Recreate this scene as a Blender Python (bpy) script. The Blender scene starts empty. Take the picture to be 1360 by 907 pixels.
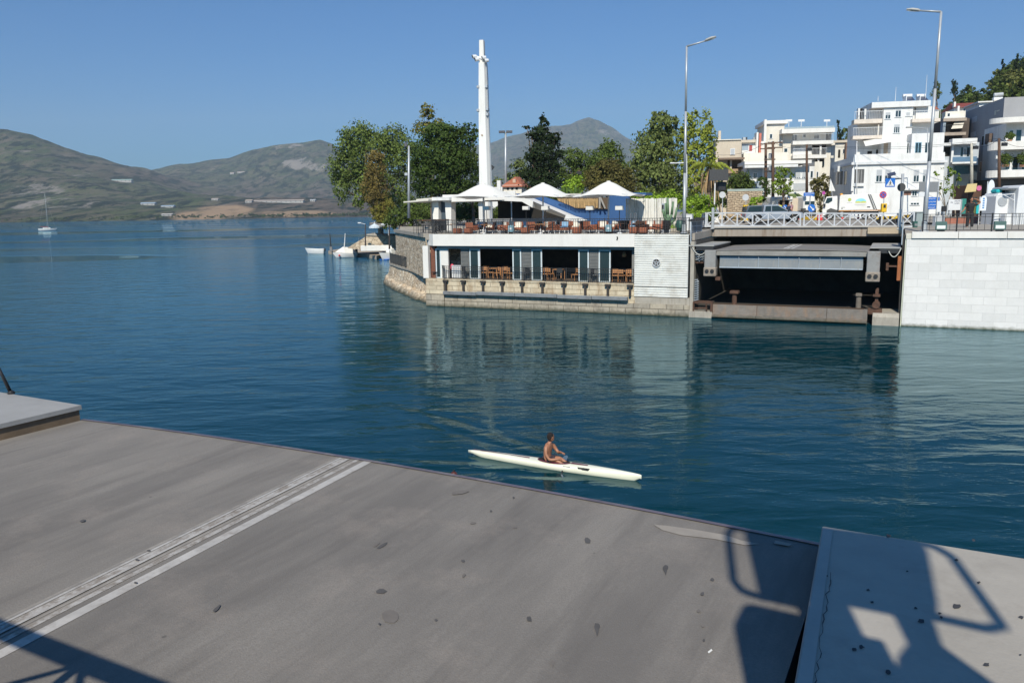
import bpy, math, random
from mathutils import Vector, Matrix, noise
from mathutils.bvhtree import BVHTree
random.seed(7)
rad = math.radians
C = bpy.context.scene.collection
SC = bpy.context.scene
# ------------------------------------------------------------ camera
F, H, P, R = 1058.0, 7.2, rad(9.34), rad(0.9)
cam = bpy.data.cameras.new('camera'); co = bpy.data.objects.new('camera', cam); C.objects.link(co)
cam.sensor_width = 36; cam.lens = F/1360*36; cam.clip_start = .05; cam.clip_end = 40000
U = Vector((0, math.sin(P), math.cos(P))); FW = Vector((0, math.cos(P), -math.sin(P))); X = Vector((1, 0, 0))
rt = X*math.cos(R)-U*math.sin(R); up = X*math.sin(R)+U*math.cos(R)
m = Matrix((rt, up, -FW)).transposed().to_4x4(); m.translation = Vector((0, 0, H)); co.matrix_world = m
SC.camera = co
# ------------------------------------------------------------ world, sun, exposure
w = bpy.data.worlds.new('World'); SC.world = w; w.use_nodes = True
nt = w.node_tree; bg = nt.nodes['Background']
sky = nt.nodes.new('ShaderNodeTexSky'); sky.sky_type = 'NISHITA'; sky.sun_disc = False
SUN_EL, SUN_AZ = 40, 10      # azimuth the shadows fall towards
sky.sun_elevation = rad(SUN_EL); sky.sun_rotation = rad(180+SUN_AZ)
sky.air_density = 1.0; sky.dust_density = 1.1; sky.ozone_density = 2.6; sky.altitude = 0
tint = nt.nodes.new('ShaderNodeVectorMath'); tint.operation = 'MULTIPLY'; tint.inputs[1].default_value = (.22, .74, 1.26)
nt.links.new(sky.outputs[0], tint.inputs[0]); nt.links.new(tint.outputs[0], bg.inputs[0]); bg.inputs[1].default_value = 0.072
sl = bpy.data.lights.new('sun', 'SUN'); sl.energy = 4.5; sl.angle = rad(.55); sl.color = (1, .93, .79)
so = bpy.data.objects.new('sun', sl); C.objects.link(so); so.rotation_euler = (rad(90-SUN_EL), 0, rad(-SUN_AZ))
SC.view_settings.view_transform = 'Standard'; SC.view_settings.look = 'None'
SC.view_settings.exposure = 0.16; SC.view_settings.gamma = 1; SC.view_settings.use_curve_mapping = False
SC.render.engine = 'CYCLES'
SC.cycles.use_denoising = True
SC.cycles.max_bounces = 6; SC.cycles.volume_bounces = 0; SC.cycles.caustics_reflective = False; SC.cycles.caustics_refractive = False
# ------------------------------------------------------------ geometry of the photograph
def ray(px, py):
    x = (px-680)/F; y = -(py-453.5)/F
    cx = x*math.cos(R)+y*math.sin(R); cy = -x*math.sin(R)+y*math.cos(R)
    return Vector((cx, math.cos(P)+cy*math.sin(P), -math.sin(P)+cy*math.cos(P)))
def atz(px, py, z):
    d = ray(px, py); t = (z-H)/d.z; return Vector((d.x*t, d.y*t, z))
def aty(px, py, Y):
    d = ray(px, py); t = Y/d.y; return Vector((d.x*t, Y, H+d.z*t))
Q = Vector((-5.05, 60.84, 0)); A = Vector((.9017, -.4324, 0)); N = Vector((.4324, .9017, 0)); QR = math.atan2(A.y, A.x)
def QP(s, k, z=0): return Q+A*s+N*k+Vector((0, 0, z))
def qk(px, py, k):           # pixel -> (s, z) on the vertical plane k metres behind the far quay's face
    d = ray(px, py); t = (k+Q.dot(N))/d.dot(N); p = d*t
    return (p-Q).dot(A), H+p.z
def qz(px, py, z):
    p = atz(px, py, z); return (p-Q).dot(A), (p-Q).dot(N)
# ------------------------------------------------------------ materials
MC = {}
def M(name, col, rough=.6, var=.12, scale=2.0, bump=0.0, metal=0.0, stain=None, stain_amt=.5, stain_scale=.8, streak=False, island=0, spec=None, bscale=None, translucent=0):
    if name in MC: return MC[name]
    mt = bpy.data.materials.new(name); mt.use_nodes = True; MC[name] = mt
    n = mt.node_tree.nodes; l = mt.node_tree.links; b = n['Principled BSDF']
    b.inputs['Roughness'].default_value = rough; b.inputs['Metallic'].default_value = metal
    if spec is not None: b.inputs['Specular IOR Level'].default_value = spec
    tc = n.new('ShaderNodeTexCoord')
    no = n.new('ShaderNodeTexNoise'); no.inputs['Scale'].default_value = scale; no.inputs['Detail'].default_value = 6; no.inputs['Roughness'].default_value = .65
    l.new(tc.outputs['Object'], no.inputs['Vector'])
    mr = n.new('ShaderNodeMapRange'); mr.inputs[1].default_value = .3; mr.inputs[2].default_value = .7
    mr.inputs[3].default_value = 1-var; mr.inputs[4].default_value = 1+var
    l.new(no.outputs['Fac'], mr.inputs[0])
    mul = n.new('ShaderNodeVectorMath'); mul.operation = 'SCALE'; mul.inputs[0].default_value = col[:3]
    l.new(mr.outputs[0], mul.inputs['Scale']); out = mul.outputs[0]
    if island:
        g = n.new('ShaderNodeNewGeometry'); m2 = n.new('ShaderNodeMapRange'); m2.inputs[3].default_value = 1-island; m2.inputs[4].default_value = 1+island
        l.new(g.outputs['Random Per Island'], m2.inputs[0]); s2 = n.new('ShaderNodeVectorMath'); s2.operation = 'SCALE'
        l.new(out, s2.inputs[0]); l.new(m2.outputs[0], s2.inputs['Scale']); out = s2.outputs[0]
    if stain:
        n2 = n.new('ShaderNodeTexNoise'); n2.inputs['Scale'].default_value = stain_scale; n2.inputs['Detail'].default_value = 8; n2.inputs['Roughness'].default_value = .7
        mp = n.new('ShaderNodeMapping'); l.new(tc.outputs['Object'], mp.inputs[0]); l.new(mp.outputs[0], n2.inputs['Vector'])
        mp.inputs['Location'].default_value = (3.1, 7.7, 1.3)
        if streak: mp.inputs['Scale'].default_value = (4, 4, .5)
        r2 = n.new('ShaderNodeMapRange'); r2.inputs[1].default_value = .5; r2.inputs[2].default_value = .68; r2.inputs[4].default_value = stain_amt
        l.new(n2.outputs['Fac'], r2.inputs[0])
        mx = n.new('ShaderNodeMix'); mx.data_type = 'RGBA'; mx.inputs[7].default_value = (*stain, 1)
        l.new(r2.outputs[0], mx.inputs[0]); l.new(out, mx.inputs[6]); out = mx.outputs[2]
    l.new(out, b.inputs['Base Color'])
    if bump:
        bp = n.new('ShaderNodeBump'); bp.inputs['Strength'].default_value = 1; bp.inputs['Distance'].default_value = bump
        if bscale:
            n3 = n.new('ShaderNodeTexNoise'); n3.inputs['Scale'].default_value = bscale; n3.inputs['Detail'].default_value = 5
            l.new(tc.outputs['Object'], n3.inputs['Vector']); l.new(n3.outputs['Fac'], bp.inputs['Height'])
        else: l.new(no.outputs['Fac'], bp.inputs['Height'])
        l.new(bp.outputs[0], b.inputs['Normal'])
    if translucent:
        tr = n.new('ShaderNodeBsdfTranslucent'); ms = n.new('ShaderNodeMixShader'); ms.inputs[0].default_value = translucent
        l.new(out, tr.inputs[0]); o = n['Material Output']
        l.new(b.outputs[0], ms.inputs[1]); l.new(tr.outputs[0], ms.inputs[2]); l.new(ms.outputs[0], o.inputs[0])
    return mt
def MBRICK(name, c1, c2, mortar, bw, bh, msize=.02, bump=.02, axis='xz', stain=None, stain_amt=.5, stain_scale=.6, rough=.8, squash=1.0, distort=0.0, low=None, low_z=0.5, nv=.2):
    if name in MC: return MC[name]
    mt = bpy.data.materials.new(name); mt.use_nodes = True; MC[name] = mt
    n = mt.node_tree.nodes; l = mt.node_tree.links; b = n['Principled BSDF']; b.inputs['Roughness'].default_value = rough
    tc = n.new('ShaderNodeTexCoord'); sp = n.new('ShaderNodeSeparateXYZ'); cb = n.new('ShaderNodeCombineXYZ')
    l.new(tc.outputs['Object'], sp.inputs[0]); l.new(sp.outputs['X' if axis[0] == 'x' else 'Y'], cb.inputs[0]); l.new(sp.outputs['Z' if axis[1] == 'z' else 'Y'], cb.inputs[1])
    vec = cb.outputs[0]
    if distort:
        nd = n.new('ShaderNodeTexNoise'); nd.inputs['Scale'].default_value = 1.7; l.new(vec, nd.inputs['Vector'])
        va = n.new('ShaderNodeVectorMath'); va.operation = 'MULTIPLY_ADD'; va.inputs[1].default_value = (distort, distort, 0)
        l.new(nd.outputs['Color'], va.inputs[0]); l.new(vec, va.inputs[2]); vec = va.outputs[0]
    br = n.new('ShaderNodeTexBrick'); br.inputs['Color1'].default_value = (*c1, 1); br.inputs['Color2'].default_value = (*c2, 1); br.inputs['Mortar'].default_value = (*mortar, 1)
    br.inputs['Scale'].default_value = 1; br.inputs['Brick Width'].default_value = bw; br.inputs['Row Height'].default_value = bh
    br.inputs['Mortar Size'].default_value = msize; br.inputs['Mortar Smooth'].default_value = .3; br.squash = squash; br.offset_frequency = 2
    l.new(vec, br.inputs['Vector'])
    no = n.new('ShaderNodeTexNoise'); no.inputs['Scale'].default_value = 3; no.inputs['Detail'].default_value = 8; no.inputs['Roughness'].default_value = .7; l.new(tc.outputs['Object'], no.inputs['Vector'])
    mr = n.new('ShaderNodeMapRange'); mr.inputs[1].default_value = .3; mr.inputs[2].default_value = .7; mr.inputs[3].default_value = 1-nv; mr.inputs[4].default_value = 1+nv; l.new(no.outputs['Fac'], mr.inputs[0])
    s = n.new('ShaderNodeVectorMath'); s.operation = 'SCALE'; l.new(br.outputs['Color'], s.inputs[0]); l.new(mr.outputs[0], s.inputs['Scale']); out = s.outputs[0]
    if stain:
        n2 = n.new('ShaderNodeTexNoise'); n2.inputs['Scale'].default_value = stain_scale; n2.inputs['Detail'].default_value = 8; n2.inputs['Roughness'].default_value = .7
        mp = n.new('ShaderNodeMapping'); mp.inputs['Scale'].default_value = (2.5, 2.5, .7); l.new(tc.outputs['Object'], mp.inputs[0]); l.new(mp.outputs[0], n2.inputs['Vector'])
        r2 = n.new('ShaderNodeMapRange'); r2.inputs[1].default_value = .48; r2.inputs[2].default_value = .66; r2.inputs[4].default_value = stain_amt; l.new(n2.outputs['Fac'], r2.inputs[0])
        mx = n.new('ShaderNodeMix'); mx.data_type = 'RGBA'; mx.inputs[7].default_value = (*stain, 1)
        l.new(r2.outputs[0], mx.inputs[0]); l.new(out, mx.inputs[6]); out = mx.outputs[2]
    if low:                              # a tide line: weed and wet stone just above the water
        r3 = n.new('ShaderNodeMapRange'); r3.inputs[1].default_value = 0; r3.inputs[2].default_value = low_z; r3.inputs[3].default_value = 1; r3.inputs[4].default_value = 0
        ad = n.new('ShaderNodeMath'); ad.operation = 'MULTIPLY_ADD'; ad.inputs[1].default_value = .35; l.new(no.outputs['Fac'], ad.inputs[0]); l.new(sp.outputs['Z'], ad.inputs[2])
        sb = n.new('ShaderNodeMath'); sb.operation = 'SUBTRACT'; sb.inputs[1].default_value = .17; l.new(ad.outputs[0], sb.inputs[0]); l.new(sb.outputs[0], r3.inputs[0])
        m3 = n.new('ShaderNodeMix'); m3.data_type = 'RGBA'; m3.inputs[7].default_value = (*low, 1); l.new(r3.outputs[0], m3.inputs[0]); l.new(out, m3.inputs[6]); out = m3.outputs[2]
    l.new(out, b.inputs['Base Color'])
    bp = n.new('ShaderNodeBump'); bp.inputs['Distance'].default_value = bump; bp.inputs['Strength'].default_value = 1
    ad = n.new('ShaderNodeMath'); ad.operation = 'MULTIPLY_ADD'; ad.inputs[1].default_value = -1; l.new(br.outputs['Fac'], ad.inputs[0]); l.new(no.outputs['Fac'], ad.inputs[2])
    l.new(ad.outputs[0], bp.inputs['Height']); l.new(bp.outputs[0], b.inputs['Normal'])
    return mt
def MRUB(name, cols, mortar, scale, low=None):      # irregular rubble masonry
    if name in MC: return MC[name]
    mt = bpy.data.materials.new(name); mt.use_nodes = True; MC[name] = mt; n = mt.node_tree.nodes; l = mt.node_tree.links; b = n['Principled BSDF']; b.inputs['Roughness'].default_value = .9
    tc = n.new('ShaderNodeTexCoord'); mp = n.new('ShaderNodeMapping'); mp.inputs['Scale'].default_value = (1, 1, 1.7); l.new(tc.outputs['Object'], mp.inputs[0])
    no = n.new('ShaderNodeTexNoise'); no.inputs['Scale'].default_value = 1.3; no.inputs['Detail'].default_value = 7; l.new(tc.outputs['Object'], no.inputs['Vector'])
    va = n.new('ShaderNodeVectorMath'); va.operation = 'MULTIPLY_ADD'; va.inputs[1].default_value = (.5, .5, .5); l.new(no.outputs['Color'], va.inputs[0]); l.new(mp.outputs[0], va.inputs[2])
    vs = []
    for ft in ('F1', 'DISTANCE_TO_EDGE'): v = n.new('ShaderNodeTexVoronoi'); v.feature = ft; v.inputs['Scale'].default_value = scale; l.new(va.outputs[0], v.inputs['Vector']); vs.append(v)
    sx = n.new('ShaderNodeSeparateXYZ'); l.new(vs[0].outputs['Color'], sx.inputs[0]); cr = n.new('ShaderNodeValToRGB'); l.new(sx.outputs[0], cr.inputs[0]); e = cr.color_ramp.elements
    e[0].color = (*cols[0], 1); e[1].color = (*cols[-1], 1)
    for i, c in enumerate(cols[1:-1]): x = e.new((i+1)/(len(cols)-1)); x.color = (*c, 1)
    def mix(f, a, c, lo, hi, flip=False):
        r = n.new('ShaderNodeMapRange'); r.inputs[1].default_value = lo; r.inputs[2].default_value = hi
        if flip: r.inputs[3].default_value = 1; r.inputs[4].default_value = 0
        l.new(f, r.inputs[0]); x = n.new('ShaderNodeMix'); x.data_type = 'RGBA'; l.new(r.outputs[0], x.inputs[0]); l.new(a, x.inputs[6]); x.inputs[7].default_value = (*c, 1); return x.outputs[2]
    out = mix(vs[1].outputs['Distance'], cr.outputs[0], mortar, .02, .07, True); out = mix(no.outputs['Fac'], out, (.25, .15, .08), .52, .85)
    if low: sp = n.new('ShaderNodeSeparateXYZ'); l.new(tc.outputs['Object'], sp.inputs[0]); ad = n.new('ShaderNodeMath'); ad.operation = 'MULTIPLY_ADD'; ad.inputs[1].default_value = .5; l.new(no.outputs['Fac'], ad.inputs[0]); l.new(sp.outputs['Z'], ad.inputs[2]); out = mix(ad.outputs[0], out, low, .3, .75, True)
    l.new(out, b.inputs['Base Color']); bp = n.new('ShaderNodeBump'); bp.inputs['Distance'].default_value = .06; l.new(vs[1].outputs['Distance'], bp.inputs['Height']); l.new(bp.outputs[0], b.inputs['Normal']); return mt
WHITE = M('white_plaster', (.72, .70, .66), .7, .05, .8, stain=(.55, .52, .47), stain_amt=.35, stain_scale=.35, streak=True)
WHITE2 = M('white_render', (.69, .69, .68), .7, .05, .6, stain=(.46, .44, .40), stain_amt=.5, stain_scale=.35, streak=True)
CREAM = M('cream_plaster', (.68, .64, .56), .75, .08, .6, stain=(.48, .43, .34), stain_amt=.4, stain_scale=.3, streak=True)
BEIGE = M('beige_plaster', (.55, .47, .37), .8, .1, .6, stain=(.38, .32, .25), stain_amt=.4, stain_scale=.4, streak=True)
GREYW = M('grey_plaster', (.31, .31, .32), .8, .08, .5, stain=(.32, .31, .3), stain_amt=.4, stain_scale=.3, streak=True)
WPAINT = M('white_paint_metal', (.66, .67, .68), .45, .05, 4)
GREYM = M('galvanised_steel', (.42, .44, .46), .45, .1, 3, metal=.3)
BLUEGREY = M('bluegrey_steel_paint', (.36, .42, .48), .5, .12, 1.5, stain=(.22, .2, .18), stain_amt=.5, stain_scale=1.2, streak=True)
BLACKM = M('black_iron', (.02, .02, .022), .5, .2, 5)
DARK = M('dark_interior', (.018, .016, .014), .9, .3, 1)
GLASS = M('dark_glass', (.02, .035, .045), .08, .2, .5, spec=.8)
GLASSG = M('greenish_glass', (.025, .038, .038), .08, .2, .5, spec=.8)
RUST = M('rusty_steel', (.09, .045, .028), .85, .4, 4, bump=.01, stain=(.05, .03, .025), stain_amt=.7, stain_scale=3)
CONC = M('weathered_concrete', (.36, .33, .28), .85, .15, 1.5, bump=.015, stain=(.17, .14, .11), stain_amt=.6, stain_scale=1.1, streak=True)
ASPH = M('asphalt', (.075, .073, .072), .9, .18, 1.2, bump=.005, bscale=40)
PAVE = M('paving', (.33, .29, .24), .85, .15, .7)
BARK = M('bark', (.12, .085, .06), .9, .3, 5, bump=.02)
BARKP = M('pale_bark', (.3, .25, .19), .9, .3, 5, bump=.02)
WOODP = M('pole_wood', (.1, .055, .035), .85, .25, 3)
BLACKF = M('black_cloth', (.014, .014, .016), .85, .2, 8)
SKIN = M('skin', (.33, .15, .085), .5, .08, 12)
HAIR = M('dark_hair', (.012, .008, .007), .95, .2, 30)
ORANGE = M('orange_wicker', (.28, .095, .05), .75, .3, 18)
BROWNW = M('brown_wicker', (.06, .03, .02), .7, .3, 18)
CUSHW = M('white_cushion', (.72, .68, .6), .85, .06, 6)
CUSHB = M('pale_blue_cushion', (.26, .42, .58), .85, .08, 6)
WOODT = M('orange_wood', (.42, .2, .08), .6, .2, 6)
BLUEP = M('blue_paint', (.03, .09, .23), .55, .1, 1)
REDM = M('red_plastic', (.6, .03, .03), .45, .08, 6)
YELM = M('yellow_plastic', (.72, .45, .02), .5, .1, 6)
SIGNB = M('sign_blue', (.02, .14, .5), .4, .05, 4)
SIGNG = M('sign_grey_back', (.2, .21, .22), .5, .08, 4)
TILE = M('red_roof_tiles', (.36, .12, .065), .85, .2, 3)
TYRE = M('tyre_rubber', (.02, .02, .02), .85, .1, 10)
def LEAF(name, col, isl=.45): return M(name, (col[0]*1.9, col[1]*1.7, col[2]*1.15), .6, .35, .45, island=isl, translucent=.3, spec=.2)
# ------------------------------------------------------------ mesh builder
class MB:
    def __init__(s): s.v = []; s.f = []; s.m = []; s.mi = 0; s.T = None
    def add(s, vs, fs):
        b = len(s.v)
        for p in vs:
            p = Vector(p)
            s.v.append(s.T @ p if s.T else p)
        for f in fs: s.f.append([b+i for i in f]); s.m.append(s.mi)
        return s
    def box(s, x0, x1, y0, y1, z0, z1):
        return s.add([(x0, y0, z0), (x1, y0, z0), (x1, y1, z0), (x0, y1, z0), (x0, y0, z1), (x1, y0, z1), (x1, y1, z1), (x0, y1, z1)],
                     [(0, 3, 2, 1), (4, 5, 6, 7), (0, 1, 5, 4), (1, 2, 6, 5), (2, 3, 7, 6), (3, 0, 4, 7)])
    def bbox(s, x0, x1, y0, y1, z0, z1, b=.02):    # box with chamfered edges
        pts = []
        xs = (x0, x1); ys = (y0, y1); zs = (z0, z1); idx = {}
        for i in (0, 1):
            for j in (0, 1):
                for k in (0, 1):
                    sx = b if i == 0 else -b; sy = b if j == 0 else -b; sz = b if k == 0 else -b
                    for a, q in enumerate(((xs[i], ys[j]+sy, zs[k]+sz), (xs[i]+sx, ys[j], zs[k]+sz), (xs[i]+sx, ys[j]+sy, zs[k]))):
                        idx[i, j, k, a] = len(pts); pts.append(q)
        f = []
        I = lambda i, j, k, a: idx[i, j, k, a]
        for i in (0, 1):
            q = [I(i, 0, 0, 0), I(i, 1, 0, 0), I(i, 1, 1, 0), I(i, 0, 1, 0)]; f.append(q if i else q[::-1])
            q = [I(0, i, 0, 1), I(1, i, 0, 1), I(1, i, 1, 1), I(0, i, 1, 1)]; f.append(q[::-1] if i else q)
            q = [I(0, 0, i, 2), I(1, 0, i, 2), I(1, 1, i, 2), I(0, 1, i, 2)]; f.append(q if i else q[::-1])
            for j in (0, 1):
                f.append([I(i, j, 0, 0), I(i, j, 0, 1), I(i, j, 1, 1), I(i, j, 1, 0)])
                f.append([I(i, 0, j, 0), I(i, 0, j, 2), I(i, 1, j, 2), I(i, 1, j, 0)])
                f.append([I(0, i, j, 1), I(0, i, j, 2), I(1, i, j, 2), I(1, i, j, 1)])
                for k in (0, 1): f.append([I(i, j, k, 0), I(i, j, k, 1), I(i, j, k, 2)])
        return s.add(pts, f)
    def prism(s, pts, z0, z1):           # polygon in xy
        n = len(pts)
        return s.add([(x, y, z0) for x, y in pts]+[(x, y, z1) for x, y in pts], [list(range(n))[::-1], list(range(n, 2*n))]+[(i, (i+1) % n, n+(i+1) % n, n+i) for i in range(n)])
    def prismy(s, pts, y0, y1):          # polygon in xz
        n = len(pts)
        return s.add([(x, y0, z) for x, z in pts]+[(x, y1, z) for x, z in pts], [list(range(n)), list(range(n, 2*n))[::-1]]+[((i+1) % n, i, n+i, n+(i+1) % n) for i in range(n)])
    def prismx(s, pts, x0, x1):          # polygon in yz
        n = len(pts)
        return s.add([(x0, y, z) for y, z in pts]+[(x1, y, z) for y, z in pts], [list(range(n)), list(range(n, 2*n))[::-1]]+[((i+1) % n, i, n+i, n+(i+1) % n) for i in range(n)])
    def tube(s, p, q, r0, r1=None, n=8, caps=True):
        p, q = Vector(p), Vector(q); r1 = r0 if r1 is None else r1; d = (q-p)
        if d.length < 1e-6: return s
        d.normalize(); a = d.orthogonal().normalized(); b = d.cross(a)
        vs = []
        for c, r in ((p, r0), (q, r1)):
            for i in range(n): t = 2*math.pi*i/n; vs.append(c+(a*math.cos(t)+b*math.sin(t))*r)
        fs = [(i, (i+1) % n, n+(i+1) % n, n+i) for i in range(n)]
        if caps: fs += [list(range(n))[::-1], list(range(n, 2*n))]
        return s.add(vs, fs)
    def path(s, pts, r, n=6):
        rs = r if isinstance(r, (list, tuple)) else [r]*len(pts)
        for i in range(len(pts)-1): s.tube(pts[i], pts[i+1], rs[i], rs[i+1], n)
        return s
    def beam(s, p, q, w_, h):            # square bar
        p, q = Vector(p), Vector(q); d = (q-p).normalized(); a = d.cross(Vector((0, 0, 1)))
        a = Vector((1, 0, 0)) if a.length < 1e-4 else a.normalized(); b = a.cross(d)
        vs = [c+a*x+b*y for c in (p, q) for x, y in ((-w_/2, -h/2), (w_/2, -h/2), (w_/2, h/2), (-w_/2, h/2))]
        return s.add(vs, [(3, 2, 1, 0), (4, 5, 6, 7), (0, 1, 5, 4), (1, 2, 6, 5), (2, 3, 7, 6), (3, 0, 4, 7)])
    def lathe(s, prof, c=(0, 0, 0), n=16, ax=1, ay=1):
        vs = []; fs = []; c = Vector(c)
        for r, z in prof:
            for i in range(n): t = 2*math.pi*i/n; vs.append(c+Vector((r*ax*math.cos(t), r*ay*math.sin(t), z)))
        for j in range(len(prof)-1):
            for i in range(n): fs.append((j*n+i, j*n+(i+1) % n, (j+1)*n+(i+1) % n, (j+1)*n+i))
        fs += [list(range(n))[::-1], list(range((len(prof)-1)*n, len(prof)*n))]
        return s.add(vs, fs)
    def ball(s, c, rx, ry=None, rz=None, n=12, m=8):
        ry = rx if ry is None else ry; rz = rx if rz is None else rz
        return s.lathe([(max(1e-3, math.sin(math.pi*j/m)), -math.cos(math.pi*j/m)*rz) for j in range(m+1)], c, n, rx, ry)
    def disc(s, c, nrm, r, t=.02, n=20):
        c = Vector(c); nrm = Vector(nrm).normalized(); return s.tube(c-nrm*t/2, c+nrm*t/2, r, r, n)
    def build(s, name, mats, parent=None, smooth=False, bevel=0, loc=None, rz=0):
        me = bpy.data.meshes.new(name); me.from_pydata([tuple(v) for v in s.v], [], s.f)
        for mt in (mats if isinstance(mats, (list, tuple)) else [mats]): me.materials.append(mt)
        if any(s.m): me.polygons.foreach_set('material_index', s.m)
        if smooth: me.polygons.foreach_set('use_smooth', [True]*len(me.polygons))
        me.update(); o = bpy.data.objects.new(name, me); C.objects.link(o)
        if parent: o.parent = parent
        if loc is not None: o.location = loc
        o.rotation_euler.z = rz
        if bevel:
            b = o.modifiers.new('b', 'BEVEL'); b.width = bevel; b.segments = 2; b.limit_method = 'ANGLE'; b.angle_limit = rad(40)
        return o
def tag(o, label=None, cat=None, group=None, kind=None):
    if label: o['label'] = label
    if cat: o['category'] = cat
    if group: o['group'] = group
    if kind: o['kind'] = kind
    return o
def thing(name, label, cat, loc=(0, 0, 0), rz=0, group=None):
    o = bpy.data.objects.new(name, None); C.objects.link(o); o.location = loc; o.rotation_euler.z = rz; o.empty_display_size = .2
    return tag(o, label, cat, group)
def dup(root, loc, rz=0, label=None, group=None, scale=None):
    kids = [o for o in bpy.data.objects if o.parent == root]
    r = root.copy(); C.objects.link(r); r.location = loc; r.rotation_euler.z = rz
    if label: r['label'] = label
    if group: r['group'] = group
    if scale: r.scale = scale if isinstance(scale, (tuple, list)) else (scale,)*3
    for ch in kids:
        c = ch.copy(); C.objects.link(c); c.parent = r
        for g in [o for o in bpy.data.objects if o.parent == ch]:
            d = g.copy(); C.objects.link(d); d.parent = c
    return r
def swap(root, part, mt):               # a copy's part with its own material
    for o in bpy.data.objects:
        if o.parent == root and o.name.split('.')[0] == part:
            o.data = o.data.copy(); o.data.materials[0] = mt
def pl(o, mats): pass
def bez(p0, p1, p2, n=8):
    p0, p1, p2 = map(Vector, (p0, p1, p2)); return [p0*(1-t)**2+p1*2*t*(1-t)+p2*t*t for t in [i/n for i in range(n+1)]]
# ============================================================ THE SETTING
# ---- water: one flat sheet out to the horizon, waves in the normal
def water():
    mb = MB(); mb.add([(-9000, -60, 0), (9000, -60, 0), (9000, 9500, 0), (-9000, 9500, 0)], [(0, 1, 2, 3)])
    mt = bpy.data.materials.new('sea_water'); mt.use_nodes = True; n = mt.node_tree.nodes; l = mt.node_tree.links; b = n['Principled BSDF']
    b.inputs['Roughness'].default_value = .015; b.inputs['IOR'].default_value = 1.333; b.inputs['Specular IOR Level'].default_value = .34
    tc = n.new('ShaderNodeTexCoord')
    def noise_(scale, sx, sy, rot=0, detail=3, rough=.5, dist=0, loc=0):
        mp = n.new('ShaderNodeMapping'); mp.inputs['Scale'].default_value = (sx, sy, 1); mp.inputs['Rotation'].default_value = (0, 0, rad(rot)); mp.inputs['Location'].default_value = (loc, loc*2, 0)
        t = n.new('ShaderNodeTexNoise'); t.inputs['Scale'].default_value = scale; t.inputs['Detail'].default_value = detail; t.inputs['Roughness'].default_value = rough; t.inputs['Distortion'].default_value = dist
        l.new(tc.outputs['Object'], mp.inputs[0]); l.new(mp.outputs[0], t.inputs['Vector']); return t.outputs['Fac']
    def math_(op, a, b_=None, c=None):
        t = n.new('ShaderNodeMath'); t.operation = op
        for i, q in enumerate((a, b_, c)):
            if q is None: continue
            if isinstance(q, (int, float)): t.inputs[i].default_value = q
            else: l.new(q, t.inputs[i])
        return t.outputs[0]
    def rng(v, a, b_, c=0., d=1.):
        t = n.new('ShaderNodeMapRange'); t.interpolation_type = 'SMOOTHSTEP'
        for i, q in enumerate((a, b_, c, d)): t.inputs[i+1].default_value = q
        l.new(v, t.inputs[0]); return t.outputs[0]
    swell = noise_(.36, .7, 1.4, 14, 2, .45, .5)
    chop = noise_(1.0, .6, 1.4, 10, 3, .5, .6)
    fine = noise_(5.5, .75, 1.3, -12, 3, .55, .3, 5)
    # wind patches: stretched streaks of calm and rippled water
    patch = noise_(.012, .35, 1.5, 4, 3, .5, .4, 9)
    sp = n.new('ShaderNodeSeparateXYZ'); l.new(tc.outputs['Object'], sp.inputs[0])
    far = rng(sp.outputs['Y'], 95, 190)
    windp = rng(patch, .40, .56, .12, 1.)
    wind = math_('ADD', math_('MULTIPLY', windp, far), math_('SUBTRACT', 1, far))
    # calm slicks lying across the bay
    def slick(cx, cy, rx, ry):
        a = math_('MULTIPLY', math_('SUBTRACT', sp.outputs['X'], cx), 1/rx); bb = math_('MULTIPLY', math_('SUBTRACT', sp.outputs['Y'], cy), 1/ry)
        d = math_('ADD', math_('MULTIPLY', a, a), math_('MULTIPLY', bb, bb)); d = math_('ADD', d, math_('MULTIPLY', patch, .8))
        return rng(d, .95, 1.45, .02, 1.)
    for q in SLICKS: wind = math_('MULTIPLY', wind, slick(*q))
    h = math_('ADD', math_('MULTIPLY', swell, .085), math_('ADD', math_('MULTIPLY', chop, .04), math_('MULTIPLY', fine, .0055)))
    h = math_('MULTIPLY', h, wind)
    h = math_('MULTIPLY', h, rng(sp.outputs['Y'], 60, 300, 1., 5.5))
    # the kayak's wake: two low crests spreading astern
    kb, ks = atz(800, 628, 0), atz(622, 599, 0); kd = (ks-kb).normalized(); kn = Vector((-kd.y, kd.x, 0))
    def dot_(v, o): return math_('ADD', math_('ADD', math_('MULTIPLY', sp.outputs['X'], v.x), math_('MULTIPLY', sp.outputs['Y'], v.y)), -(v.x*o.x+v.y*o.y))
    s_ = dot_(kd, kb); v_ = math_('ABSOLUTE', dot_(kn, kb)); e = math_('SUBTRACT', v_, math_('MULTIPLY', s_, .34))
    g = math_('MULTIPLY', math_('COSINE', math_('MULTIPLY', e, 5.5)), math_('POWER', 2.718, math_('MULTIPLY', math_('MULTIPLY', e, e), -1.6)))
    g = math_('MULTIPLY', g, math_('MULTIPLY', rng(s_, 0, .8), rng(s_, 5, 13, 1, 0)))
    h = math_('ADD', h, math_('MULTIPLY', g, math_('MULTIPLY', math_('ADD', chop, -.2), .06)))
    bp = n.new('ShaderNodeBump'); bp.inputs['Strength'].default_value = 1; bp.inputs['Distance'].default_value = 1.0
    l.new(h, bp.inputs['Height']); mx = n.new('ShaderNodeMix'); mx.data_type = 'RGBA'; mx.inputs[6].default_value = (.001, .027, .034, 1); mx.inputs[7].default_value = (.001, .062, .125, 1)
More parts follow.
